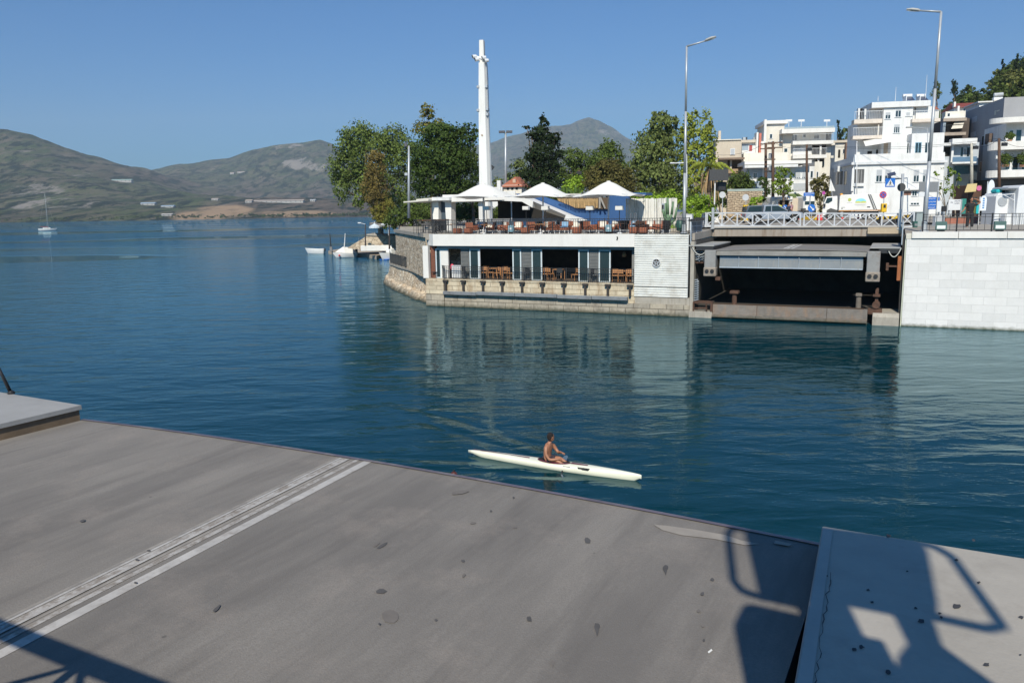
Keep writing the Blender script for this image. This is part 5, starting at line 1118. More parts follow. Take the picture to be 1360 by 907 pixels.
# ============================================================ STREET LAMPS, SIGNS, VEHICLES
def gp(px, py, Y=None):      # street-level point under a pixel
    p = atz(px, py, 6.0)
    for _ in range(6): p = atz(px, py, gz(p.x, p.y)+.01)
    return p
def gy(px, Y): 
    p = aty(px, 290, Y); return Vector((p.x, p.y, gz(p.x, p.y)))
def lamppost(bx, by, tx, ty, k, arm, label, r=.1, mt_=GREYM):
    (s0, z0) = qk(bx, by, k); (s1, z1) = qk(tx, ty, k); b = QP(s0, k, z0); top = QP(s1, k, z1)-b
    t = thing('street_lamp', label, 'street lamp', b, 0)
    MB().path([(0, 0, 0), top*.33, top*.66, top], [r, r*.8, r*.62, r*.5], 12).build('pole', mt_, t, smooth=True)
    MB().lathe([(r*2.2, 0), (r*2.2, .04), (r*1.3, .1), (r*1.2, .6)], n=12).build('base', mt_, t)
    e = QM @ Vector((qk(arm[0], arm[1], k)[0], k, qk(arm[0], arm[1], k)[1]))-b; h = QM @ Vector((qk(arm[2], arm[3], k)[0], k, qk(arm[2], arm[3], k)[1]))-b
    MB().path([top, e], [r*.5, r*.35], 8).build('arm', mt_, t, smooth=True)
    d = (h-e); L = d.length; d.normalize(); side = Vector((N.x, N.y, 0)); upv = side.cross(d); upv = -upv if upv.z < 0 else upv
    mb = MB(); w_ = .14
    sec = ((0, .05, .05), (.15, w_, .09), (.6, w_*1.1, .1), (1, w_*.6, .04)); vs = []; fs = []
    for f, wi, hi in sec:
        c = e+d*(L*f); vs += [c-side*wi, c-side*wi*.6+upv*hi, c+side*wi*.6+upv*hi, c+side*wi, c+side*wi*.7-upv*.05, c-side*wi*.7-upv*.05]
    for j in range(3):
        for i in range(6): fs.append((j*6+i, j*6+(i+1) % 6, (j+1)*6+(i+1) % 6, (j+1)*6+i))
    fs += [list(range(6)), list(range(18, 24))]
    hd = mb.add(vs, fs).build('lamp_head', M('lamp_head_grey', (.35, .35, .34), .5, .1), t)
    q0, q1 = e+d*(L*.3)-upv*.052, e+d*(L*.85)-upv*.052
    MB().add([q0-side*.08, q0+side*.08, q1+side*.07, q1-side*.07, q0-side*.08-upv*.02, q0+side*.08-upv*.02, q1+side*.07-upv*.02, q1-side*.07-upv*.02], [(4, 5, 6, 7), (0, 1, 5, 4), (1, 2, 6, 5), (2, 3, 7, 6), (3, 0, 4, 7)]).build('lens', M('lamp_lens', (.6, .6, .55), .3), hd)
    return t
lamppost(908.5, 310, 912, 62, .5, (936, 55, 951, 49), 'tall grey street lamp rising beside the grille gate with its arm to the right', .12)
lamppost(1227, 308, 1250, 16, 1.0, (1222, 14.5, 1204, 13), 'tallest grey street lamp standing on the marble wall, arm to the left', .13)
def slim(name, label, cat, px, yb, yt, Y, r, mt_, head=None):
    b, tt = aty(px, yb, Y), aty(px if not isinstance(px, tuple) else px[0], yt, Y); t = thing(name, label, cat, b)
    MB().path([(0, 0, 0), tt-b], [r, r*.6], 8).build('pole', mt_, t, smooth=True); return t, tt-b
t, h = slim('mast_light', 'slender high mast with a ring of floodlights behind the red roofed house', 'light mast', 671.5, 262, 176, 118, .22, GREYM)
for dx in (-.75, -.3, .3, .75):
    MB().tube(h+Vector((0, 0, -.1)), h+Vector((dx, 0, .1)), .05).build('bracket', GREYM, t); MB().bbox(h.x+dx-.22, h.x+dx+.22, -.35, .1, h.z-.12, h.z+.22, .04).build('floodlight', M('dark_floodlight', (.08, .08, .09), .5), t)
t, h = slim('street_lamp', 'thin grey lamp post with a dark head in front of the left trees', 'street lamp', 543, 290, 194, 84, .16, GREYM)
MB().bbox(-.2, .12, -.12, .12, h.z-.1, h.z+.35, .05).build('lamp_head', M('dark_floodlight', (.08, .08, .09)), t); MB().bbox(-.28, .05, -.1, .1, h.z-3.0, h.z-2.7, .03).build('bracket_box', GREYM, t)
t, h = slim('street_lamp', 'thin pale lamp post with a horizontal arm before the white building', 'street lamp', 1232, 285, 171, 88, .07, GREYM)
q = aty(1209, 169.5, 88)-Vector(t.location); MB().path([h, q], .045, 6).build('arm', GREYM, t); MB().bbox(q.x-.45, q.x+.25, -.12, .12, q.z-.06, q.z+.08, .03).build('lamp_head', M('lamp_head_grey', (.35, .35, .34)), t)
t, h = slim('flag_pole', 'slim white flag pole at the corner of the low white building', 'pole', 1138, 280, 190, 94, .07, WPAINT); MB().lathe([(.06, 0), (.1, .08), (.02, .18)], h, 8).build('finial', WPAINT, t)
t, h = slim('street_lamp', 'small white lamp post standing among the green trees', 'street lamp', 911.5, 262, 205, 76, .12, WPAINT); q = aty(894, 217, 76)-Vector(t.location); MB().path([h*.8, q], .05, 6).build('arm', WPAINT, t); MB().bbox(q.x-.3, q.x+.15, -.1, .1, q.z-.05, q.z+.07, .03).build('lamp_head', WPAINT, t)
def upole(px, yb, yt, Y, label, r=.16, mt_=WOODP, arms=True):
    b, tt = aty(px, yb, Y), aty(px, yt, Y)-aty(px, yb, Y); t = thing('utility_pole', label, 'utility pole', b)
    MB().path([(0, 0, 0), tt], [r, r*.75], 10).build('pole', mt_, t, smooth=True)
    if arms:
        for f in (.98, .9): MB().box(-.9, .9, -.07, .07, tt.z*f-.06, tt.z*f+.06).build('crossarm', mt_, t)
        for x in (-.8, -.4, .4, .8): MB().lathe([(.05, 0), (.07, .08), (.03, .16)], (x, 0, tt.z*.98+.06), 8).build('insulator', WPAINT, t)
    else: MB().bbox(-.3, .3, -.25, -.08, tt.z*.9-.2, tt.z*.9+.15, .03).build('junction_box', BLACKM, t)
    return b+tt
tops = [upole(1017, 268, 190, 100, 'tall dark utility pole left of the paired poles', .2), upole(1026.5, 270, 188, 98, 'tall dark utility pole right of the paired poles', .2), upole(1071.5, 256, 192, 99, 'single brown utility pole before the white house', .17, arms=False), upole(1327, 262, 184, 84, 'brown wooden utility pole before the curved balconies', .17, arms=False), upole(1290.5, 250, 190, 88, 'pale concrete utility pole before the grey apartment house', .17, M('pale_concrete_pole', (.5, .47, .4), .8), arms=False), upole(769, 262, 226, 92, 'short brown pole between the cypress and the oleander', .14, arms=False)]
for i in range(2): a, b = aty(1018, (212, 228)[i], 99), aty(1026, (212, 228)[i], 99); g = thing('pole_platform', ('upper', 'lower')[i]+' steel crosspiece joining the paired utility poles', 'crosspiece', a); MB().beam((-.3, -.1, 0), b-a+Vector((.3, -.1, 0)), .12, .14).build('crosspiece', BLACKM, g); MB().bbox(.2, .8, -.3, -.05, .1, .7, .05).build('transformer', GREYM, g)
for i, (a, b) in enumerate(((tops[1], tops[2]), (tops[2], tops[3]), (tops[3], aty(1380, 190, 80)), (tops[0], aty(945, 205, 90)), (tops[4], tops[2]), (tops[3], tops[4]))):
    g = thing('overhead_wire', ('wire from the paired poles to the single brown pole', 'long wire across the front of the white building', 'wire leaving the brown pole to the right', 'wire from the paired poles towards the left trees', 'wire from the pale pole to the single brown pole', 'short wire between the brown pole and the pale pole')[i], 'wire', a)
    MB().path([p-a for p in bez(a, (a+b)/2-Vector((0, 0, 1.2)), b, 10)], .018, 4).build('wire', BLACKM, g)
# ------------------------------------------------ signs
def disc_sign(px, py, rpx, yb, label, face, rim=None, Y=None, mark=None, pole=GREYM, k=None):
    b = gy(px, Y) if Y else None
    b = aty(px, yb, Y); b.z = min(b.z, gz(b.x, b.y)+.02) if False else b.z
    c = aty(px, py, Y)-b; r = rpx/F*Y; t = thing('round_sign', label, 'road sign', b)
    MB().tube((0, 0, 0), (0, 0, c.z+r*.8), .04, n=8).build('pole', pole, t)
    MB().disc((c.x, -.07, c.z), (0, 1, 0), r, .03, 24).build('sign_face', rim or face, t)
    if rim: MB().disc((c.x, -.095, c.z), (0, 1, 0), r*.78, .02, 24).build('sign_field', face, t)
    if mark == 'cross':
        for s in (1, -1): MB().beam((c.x-r*.55, -.112, c.z-r*.55*s), (c.x+r*.55, -.112, c.z+r*.55*s), .008, r*.2).build('bar', REDM, t)
    if mark == 'arrow': MB().beam((c.x-r*.5, -.1, c.z+r*.5), (c.x+r*.45, -.1, c.z-r*.45), .01, r*.24).build('arrow', WPAINT, t); MB().prismy([(c.x+r*.6, c.z-r*.6), (c.x+r*.6, c.z-r*.0), (c.x+r*.0, c.z-r*.6)], -.11, -.1).build('arrow_head', WPAINT, t)
    return t, c, r
disc_sign(1172.3, 259, 4.6, 292, 'round blue no stopping sign with red rim and cross before the white lorry', SIGNB, REDM, 72, 'cross')
disc_sign(1077.5, 276.5, 5, 292, 'large round blue arrow sign left of the white lorry', SIGNB, None, 74, 'arrow')
disc_sign(1042.5, 275.5, 3.2, 292, 'small round blue arrow sign near the rear of the refuse lorry', SIGNB, None, 86, 'arrow')
disc_sign(990, 262.5, 4.3, 290, 'grey back of a round sign above a yellow post, seen against the stone wall', M('sign_back_pale', (.5, .51, .52), .5), None, 80)
disc_sign(959, 259, 4.2, 290, 'pale back of a round sign below the black display board', M('sign_back_pale', (.5, .51, .52)), None, 72)
disc_sign(1093.6, 256.5, 2.2, 280, 'small round pink and violet sign at the dark hedge', M('violet_sign', (.4, .06, .3), .5), None, 92)
disc_sign(1196.6, 249, 5.4, 304, 'dark back of a round sign on the crossing sign post', M('dark_sign_back', (.05, .05, .05), .6), None, 53.5)
def crossing():
    Y = 54; b = aty(1195.5, 306, Y); t = thing('crossing_sign', 'square blue pedestrian crossing sign with a small solar panel on an arm', 'road sign', b)
    q = lambda x, y: aty(x, y, Y)-b
    MB().path([(0, 0, 0), q(1199, 231)], .09, 10).build('pole', GREYM, t, smooth=True); a, e = q(1198.5, 237.5), q(1176, 236.5); MB().beam(a, e, .05, .06).build('arm', BLACKM, t)
    x0, z0 = q(1175.3, 248.8).x, q(1175, 248.8).z; x1, z1 = q(1189, 236.5).x, q(1189, 236.5).z
    f = MB().bbox(x0, x1, -.03, .0, z0, z1, .01).build('sign_face', SIGNB, t); m_ = (x0+x1)/2; w_ = (x1-x0)*.42; zb, zt = z0+(z1-z0)*.12, z0+(z1-z0)*.86
    MB().prismy([(m_-w_, zb), (m_+w_, zb), (m_, zt)], -.04, -.031).build('white_triangle', WPAINT, f)
    u = (zt-zb)
    mb = MB(); Z = lambda v: zb+u*v
    mb.beam((m_, -.045, Z(.60)), (m_-.01, -.045, Z(.34)), .008, u*.13); mb.beam((m_, -.045, Z(.38)), (m_-u*.17, -.045, Z(.08)), .008, u*.07); mb.beam((m_, -.045, Z(.38)), (m_+u*.14, -.045, Z(.08)), .008, u*.07); mb.beam((m_, -.045, Z(.55)), (m_-u*.19, -.045, Z(.38)), .008, u*.05); mb.beam((m_, -.045, Z(.55)), (m_+u*.17, -.045, Z(.42)), .008, u*.05); mb.disc((m_, -.045, Z(.7)), (0, 1, 0), u*.075, .008, 12)
    mb.build('walking_figure', BLACKM, f)
    a = q(1184, 232.5); MB().T; p = MB(); p.add([(a.x-.28, -.2, a.z-.12), (a.x+.22, -.2, a.z+.02), (a.x+.30, .2, a.z+.22), (a.x-.2, .2, a.z+.1)], [(0, 1, 2, 3)]); p.add([(a.x-.28, -.2, a.z-.14), (a.x+.22, -.2, a.z+0), (a.x+.30, .2, a.z+.20), (a.x-.2, .2, a.z+.08)], [(3, 2, 1, 0)]); p.build('solar_panel', M('solar_dark', (.05, .06, .1), .3), t)
    MB().bbox(a.x-.3, a.x-.12, -.05, .05, z1, a.z-.08, .01).build('lamp_unit', GREYM, t)
crossing()
def board(name, label, cat, x0, y0, x1, y1, Y, mt_, poles=(), yb=300, depth=.06, extra=None, polemt=GREYM):
    b = aty((x0+x1)/2, yb, Y); q = lambda x, y: aty(x or (x0+x1)/2, y or (y0+y1)/2, Y)-b; a, c = q(x0, y1), q(x1, y0); t = thing(name, label, cat, b)
    MB().bbox(a.x, c.x, -depth, 0, a.z, c.z, .01).build('panel', mt_, t)
    for px in poles: p = q(px, yb); MB().box(p.x-.04, p.x+.04, .01, .09, p.z, c.z).build('pole', polemt, t)
    return t, q
WR = M('lettering_white', (.75, .75, .75), .6, .02)
def textrows(t, q, rows, mt_=WR, y=-.07, seed=1):   # rows of letter-like strokes: (x0, x1, y, h)
    rr = random.Random(seed)
    for x0, x1, yy, h in rows:
        a, b = q(x0, yy), q(x1, yy); hh = h/F*60; mb = MB(); x = a.x
        while x < b.x-.03:
            w_ = rr.uniform(.5, .9)*hh; k = rr.random()
            mb.box(x, x+hh*.18, y-.006, y, a.z, a.z+hh)
            if k < .4: mb.box(x+hh*.18, x+w_, y-.006, y, a.z+hh*.82, a.z+hh); mb.box(x+hh*.18, x+w_*.8, y-.006, y, a.z+hh*.4, a.z+hh*.56)
            elif k < .7: mb.box(x+w_-hh*.18, x+w_, y-.006, y, a.z, a.z+hh); mb.box(x+hh*.18, x+w_-hh*.18, y-.006, y, a.z+hh*.42, a.z+hh*.58)
            else: mb.box(x+hh*.18, x+w_, y-.006, y, a.z, a.z+hh*.18); 
            x += w_+hh*.25
        mb.build('lettering', mt_, t)
t, q = board('display_board', 'black electronic display board on a pole beside the road', 'display board', 941, 225.3, 966.5, 240.5, 68, M('led_board', (.05, .05, .052), .6, .2, 8), (948.5,), 292, .25, polemt=WPAINT)
MB().bbox(q(955, 0).x, q(966.5, 0).x, .3, 1.1, q(0, 254).z, q(0, 241.5).z, .08).build('speaker_box', BLACKM, t)
t, q = board('direction_sign', 'blue direction sign with white lettering over two lines on a slim post', 'road sign', 1067, 256, 1081.5, 260.8, 76, SIGNB, (1075,), 291); textrows(t, q, ((1068.5, 1080, 258, 1.2), (1069, 1078, 260.2, 1.2)))
t, q = board('direction_sign', 'large blue direction sign with rows of white lettering by the right lamp post', 'road sign', 1230, 262, 1247.5, 278, 62, SIGNB, (1232, 1246), 296); textrows(t, q, ((1233, 1242, 265, 1.4), (1232, 1244, 269, 1.4), (1233, 1246, 273, 1.4), (1232, 1241, 276.6, 1.4)), seed=4); textrows(t, q, ((1228, 1232, 263, 1),), REDM)
t, q = board('blank_sign', 'pair of grey sign backs fixed high behind the right lamp post', 'road sign', 1220, 241.5, 1228.6, 255, 57.5, SIGNG, (1226,), 300)
t, q = board('blank_sign', 'grey sign back with a rust stain right of the lamp post', 'road sign', 1230, 241.5, 1245.8, 255.5, 58, SIGNG, (1243,), 300)
t, q = board('white_plate', 'small white plate below the grey sign backs', 'sign', 1219.5, 255.5, 1228, 261.5, 57, WPAINT, (1226,), 300)
t, q = board('info_board', 'white notice board with dark marks left of the person in black', 'notice board', 1258.5, 265, 1276, 279.5, 60, WPAINT, (1259.5, 1275), 300); textrows(t, q, ((1267, 1275, 268, 1.2), (1267, 1274, 271, 1.2), (1262, 1264, 270, 1.6)), M('dark_ink', (.06, .07, .12), .6))
t, q = board('white_plate', 'white rectangular plate beside the large blue sign', 'sign', 1243, 267, 1250.5, 282, 57, WPAINT, (1246,), 303)
t, q = board('electric_box', 'white slatted box on the pavement behind the black railing', 'cabinet', 1237.5, 287, 1247.5, 305.5, 54, WPAINT, (), 305.5, .35); textrows(t, q, (), WR)
for i in range(8): MB().box(q(1238+i*1.2, 0).x, q(1238.5+i*1.2, 0).x, -.365, -.351, q(0, 304).z, q(0, 288).z).build('slat', GREYM, t)
t, q = board('control_cabinet', 'grey steel control cabinet at the right end of the bridge railing', 'cabinet', 1208.5, 282.5, 1222.8, 304, 56, M('cabinet_grey', (.27, .32, .32), .5, .08, 2), (), 304.5, .8)
MB().box(q(1207.8, 0).x, q(1223.6, 0).x, -.86, .04, q(0, 282.4).z, q(0, 281.4).z).build('lid', M('cabinet_grey', (.27, .32, .32)), t)
t, q = board('green_cabinet', 'small dark green box on the corner of the marble wall', 'cabinet', 1210.5, 294, 1216, 306.5, 52.5, M('dark_green_paint', (.03, .1, .08)), (), 307, .3); MB().box(q(1211.5, 0).x, q(1215, 0).x, -.32, -.301, q(0, 300).z, q(0, 297).z).build('plate', SIGNG, t)
t, q = board('red_sign', 'small red and pink board beside the palm trunk', 'sign', 935.5, 260, 942.5, 270, 80, WPAINT, (939,), 285); MB().box(q(938, 0).x, q(942, 0).x, -.07, -.062, q(0, 266).z, q(0, 261).z).build('red_field', REDM, t)
for px, lb, k in ((1249.5, 'green square floodlight case on the wall left of the person', .5), (1327.5, 'green square floodlight case on the wall below the white kiosk', .5)):
    (s, z) = qk(px, 307, k); t = thing('floodlight', lb, 'floodlight', QP(s, k, 5.58), QR)
    MB().bbox(-.3, .3, -.12, .25, .1, .58, .03).build('case', M('green_grey_case', (.07, .13, .12), .5), t); MB().box(-.22, .22, -.135, -.122, .17, .36).build('lens', M('pale_lens', (.75, .78, .75), .2), t); MB().box(-.2, .2, -.03, .1, 0, .1).build('foot', BLACKM, t)
railing('iron_railing', 'thin black railing along the top of the marble wall', [QP(32.3, .45, 5.58), QP(35.8, .45, 5.58), QP(44, .45, 5.58)], 1.0, BLACKM, 1.7, .34, r=.009)
# flags, kiosks
def flag(px, x0, y0, x1, y1, Y, label):
    b = aty(px, 303, Y); q = lambda x, y: aty(x or px, y or 270, Y)-b; t = thing('feather_flag', label, 'flag', b); a, c = q(x0, y1), q(x1, y0); w_ = c.x-a.x
    o = [(a.x+.02, a.z), (c.x-.05*w_, a.z)]+[(c.x, a.z+(c.z-a.z)*.7)]+[(a.x+w_*(.5+.5*math.cos(i*math.pi/8)), a.z+(c.z-a.z)*.72+(c.z-a.z)*.28*math.sin(i*math.pi/8)) for i in range(9)]
    MB().prismy(o, -.02, .02).build('banner', M('flag_cloth', (.70, .74, .78), .7, .05), t); MB().tube((a.x+.0, .05, 0), (a.x+.0, .05, c.z*.97), .03).build('pole', WPAINT, t); MB().lathe([(.25, 0), (.2, .06), (.04, .1)], (a.x, .05, 0), 12).build('base', GREYM, t)
    return t, q
t, q = flag(1306, 1301, 260, 1311, 280, 56, 'shorter pale blue feather flag right of the person in black'); textrows(t, q, (), WR)
for i in range(5): MB().box(q(1304.8, 0).x, q(1307.3, 0).x, -.03, -.022, q(0, 277-i*3).z, q(0, 275-i*3).z).build('lettering', M('blue_ink', (.1, .25, .5), .6), t)
t, q = flag(1316, 1310, 239, 1321.5, 274, 58, 'taller white feather flag with a blue mark near its foot')
MB().box(q(1316.5, 0).x, q(1320.5, 0).x, -.03, -.022, q(0, 269).z, q(0, 265).z).build('emblem', M('blue_ink', (.1, .25, .5)), t); MB().box(q(1313.5, 0).x, q(1319.5, 0).x, -.03, -.022, q(0, 261.5).z, q(0, 260.3).z).build('lettering', M('dark_ink', (.06, .07, .12)), t)
def kiosks():
    Y = 56; b = aty(1330, 303, Y); q = lambda x, y: aty(x, y or 270, Y)-b
    t = thing('white_kiosk', 'white rounded kiosk with a round hatch beside the feather flags', 'kiosk', b); X_ = lambda x: q(x, 0).x; Z_ = lambda y: q(1330, y).z
    MB().prismy([(X_(1322), 0), (X_(1341), 0), (X_(1341), Z_(258)), (X_(1337), Z_(256.5)), (X_(1326), Z_(256.5)), (X_(1322.5), Z_(261))][::1], 0, 1.6).build('shell', WPAINT, t, bevel=.04)
    MB().disc((X_(1331), -.02, Z_(268)), (0, 1, 0), .32, .05, 24).build('round_hatch', GREYM, t); MB().bbox(X_(1325), X_(1333), .2, 1.0, Z_(256.5), Z_(251.5), .08).build('turquoise_roller', M('turquoise', (.02, .4, .42), .5), t)
    t2 = thing('white_kiosk', 'larger white ribbed kiosk at the right edge with a dark open window', 'kiosk', aty(1352, 303, 55)); b2 = aty(1352, 303, 55); X2 = lambda x: aty(x, 303, 55).x-b2.x; Z2 = lambda y: aty(1352, y, 55).z-b2.z
    MB().prismy([(X2(1347), 0), (X2(1375), 0), (X2(1375), Z2(246)), (X2(1354), Z2(246)), (X2(1349), Z2(249))], 0, 2.2).build('shell', WPAINT, t2, bevel=.05)
    MB().bbox(X2(1338.5), X2(1347), .4, 2.0, 0, Z2(284), .02).build('counter', WPAINT, t2); MB().box(X2(1339), X2(1347), 1.4, 1.9, Z2(284), Z2(252)).build('window_opening', DARK, t2); MB().bbox(X2(1337.5), X2(1352), .2, 2.2, Z2(252), Z2(248), .1).build('roof', GREYM, t2)
    for i in range(9): MB().box(X2(1348+i*2.6), X2(1349+i*2.6), -.02, -.002, .05, Z2(284)).build('rib', GREYM, t2)
    t3 = thing('sign_arm', 'white tubular frame with a diagonal arm in front of the larger kiosk', 'frame', aty(1346, 303, 54)); b3 = aty(1346, 303, 54); f = lambda x, y: aty(x, y, 54)-b3
    MB().path([(0, 0, 0), f(1347.5, 257)], .04, 8).build('post', WPAINT, t3); MB().path([f(1320, 260), f(1348, 257.5)], .03, 8).build('arm', WPAINT, t3); MB().path([f(1333, 259), f(1346.5, 266)], .025, 8).build('brace', WPAINT, t3)
    t4 = thing('wooden_kiosk', 'brown wooden kiosk with a yellow slanted awning', 'kiosk', aty(1290, 294, 70)); b4 = aty(1290, 294, 70); g = lambda x, y: aty(x or 1298, y or 270, 70)-b4
    MB().bbox(g(1290, 0).x, g(1308, 0).x, .6, 3, 0, g(0, 246).z, .03).build('body', M('kiosk_brown', (.10, .05, .03), .8, .2, 2), t4); 
    MB().box(g(1296, 0).x, g(1302, 0).x, .55, .597, g(0, 275).z, g(0, 262).z).build('window', GLASSG, t4)
    a, b_, c, d = g(1276, 255), g(1291, 253.5), g(1303, 245), g(1290, 246); MB().add([a+Vector((0, -.6, 0)), b_+Vector((0, -.6, 0)), c+Vector((0, .6, .1)), d+Vector((0, .6, .1)), a+Vector((0, -.6, -.08)), b_+Vector((0, -.6, -.08)), c+Vector((0, .6, .02)), d+Vector((0, .6, .02))], [(0, 1, 2, 3), (7, 6, 5, 4), (0, 4, 5, 1), (1, 5, 6, 2), (2, 6, 7, 3), (3, 7, 4, 0)]).build('awning', M('yellow_awning', (.55, .43, .2), .8, .08), t4)
    e = g(1305, 250); MB().disc((e.x, .55, e.z), (0, 1, 0), .22, .05, 16).build('round_badge', M('pink_badge', (.6, .15, .3), .6), t4)
    t5 = thing('green_stall', 'dark green and teal stall panels behind the person in black', 'stall', aty(1290, 300, 64)); b5 = aty(1290, 300, 64); g = lambda x, y: aty(x or 1290, y or 275, 64)-b5
    for x0, x1, y1, mt_ in ((1276, 1283, 264, M('teal_cloth', (.03, .2, .17), .8)), (1292, 1297, 271, M('olive_cloth', (.12, .13, .04), .8)), (1296, 1301, 270, M('turquoise', (.02, .4, .42)))): MB().bbox(g(x0, 0).x, g(x1, 0).x, 0, .1, g(0, 284).z, g(0, y1).z, .01).build('panel', mt_, t5)
    for x in (1276, 1300): p = g(x, 0).x; MB().box(p-.03, p+.03, .1, .16, 0, g(0, 266).z).build('post', BLACKM, t5)
    t6 = thing('brick_planter', 'low red brick planter wall behind the black railing', 'planter', aty(1280, 298, 60)); b6 = aty(1280, 298, 60); g = lambda x, y: aty(x or 1280, y or 290, 60)-b6
    MB().bbox(g(1256, 0).x, g(1301, 0).x, 0, .8, 0, g(0, 289).z, .03).build('brickwork', M('dull_red_brick', (.32, .13, .09), .85, .2, 3), t6); MB().box(g(1255, 0).x, g(1302, 0).x, -.05, .85, g(0, 289).z+.003, g(0, 288).z).build('coping', CONC, t6)
    t7 = thing('parking_meter', 'white and dark street meter on a post beside the white plate', 'meter', aty(1252, 303, 55)); b7 = aty(1252, 303, 55); g = lambda x, y: aty(x or 1252, y or 280, 55)-b7
    MB().box(-.06, .06, -.06, .06, 0, g(0, 279).z).build('post', GREYM, t7); MB().bbox(-.16, .16, -.1, .1, g(0, 281).z, g(0, 274).z, .03).build('head', BLACKM, t7)
kiosks()
# ------------------------------------------------ cones, barriers, bollard
cone = thing('traffic_cone', 'red and white traffic cone just left of the pickup by the yellow post', 'traffic cone', gp(985.5, 293), 0, 'red and white traffic cones behind the railing')
MB().bbox(-.18, .18, -.18, .18, 0, .05, .01).build('base', REDM, cone)
c_ = MB().lathe([(.13, .05), (.035, .68), (.02, .69)], n=14).build('cone_body', REDM, cone, smooth=False)
MB().lathe([(.112, .2), (.088, .36)], n=14).lathe([(.07, .46), (.053, .58)], n=14).build('white_band', WPAINT, c_)
for px, py, lb in ((1059.5, 291.5, 'traffic cone right of the pickup in the gap of the railing'), (1079.3, 288, 'traffic cone furthest back behind the yellow block'), (1098, 291, 'traffic cone in front of the cab of the white lorry'), (1118.8, 291, 'traffic cone below the middle of the white lorry'), (1139.8, 291, 'traffic cone below the rear of the white lorry body'), (1173.7, 291.5, 'traffic cone at the yellow post right of the white lorry'), (971.5, 286.5, 'traffic cone beyond the striped barrier')): dup(cone, gp(px, py), 0, lb)
def block(px0, px1, py, lb, mt_=YELM, h=.35, stripes=False):
    a, b = gp(px0, py), gp(px1, py); t = thing('road_block', lb, 'barrier block', a, math.atan2((b-a).y, (b-a).x)); L = (b-a).length
    if not stripes: MB().prismx([(-.2, 0), (.2, 0), (.12, h), (-.12, h)], 0, L).build('block', mt_, t, bevel=.03); MB().box(.1, L-.1, -.08, .08, h+.002, h+.03).build('top_strip', WPAINT, t)
    else:
        n = 8
        for i in range(n): MB().bbox(L*i/n+.01, L*(i+1)/n-.01, -.18, .18, 0, h, .03).build('striped_segment', (YELM, BLACKM)[i % 2], t)
block(1066, 1085, 292, 'long low yellow block in the gap between the two railing halves'); 
a = gp(962, 290); b = gp(988, 296)
def bar(px0, py0, px1, py1, lb):
    a, b = gp(px0, py0), gp(px1, py1); t = thing('striped_barrier', lb, 'barrier', a); d = b-a; n = 7
    for i in range(n): MB().beam(d*i/n+Vector((0, 0, .45)), d*(i+.96)/n+Vector((0, 0, .45)), .3, .22).build('striped_segment', (YELM, BLACKM)[i % 2], t)
    for f in (.1, .9): p = d*f; MB().box(p.x-.12, p.x+.12, p.y-.12, p.y+.12, 0, .34).build('foot', BLACKM, t)
bar(961, 293, 991, 298.5, 'yellow and black striped barrier beside the white bollard'); bar(1164, 297, 1188, 297, 'left one of the yellow and black barriers behind the right railing'); bar(1190, 296, 1210, 293.5, 'right one of the yellow and black barriers next to the grey cabinet')
def bollard():
    b = gp(951.5, 297); t = thing('white_bollard', 'white turned stone bollard behind the left end of the bridge railing', 'bollard', b)
    MB().lathe([(.34, 0), (.34, .2), (.27, .25), (.23, .5), (.2, 1.0), (.24, 1.15), (.25, 1.25), (.18, 1.3)], n=20).build('shaft', WHITE, t, smooth=False); MB().lathe([(.17, 1.3), (.2, 1.42), (.15, 1.52), (.06, 1.6), (.02, 1.63)], n=16).build('finial', WHITE, t, smooth=True)
bollard()
def ybox(px, y0, y1, Y, lb, post=True):
    b = aty(px, y1+6, Y); t = thing('yellow_box', lb, 'box', b); q = lambda y: aty(px, y, Y).z-b.z; MB().bbox(-.22, .22, -.15, .15, q(y1), q(y0), .03).build('case', YELM, t); MB().box(-.05, .05, -.05, .05, 0, q(y1)).build('post', GREYM, t); MB().box(-.1, .1, -.165, -.151, q((y0+y1)/2), q(y0)-.1).build('label_plate', BLACKM, t)
ybox(1173, 270.5, 282, 71, 'yellow box on the post of the no stopping sign'); ybox(989.5, 272.5, 284, 79, 'yellow narrow box on the post left of the pickup')
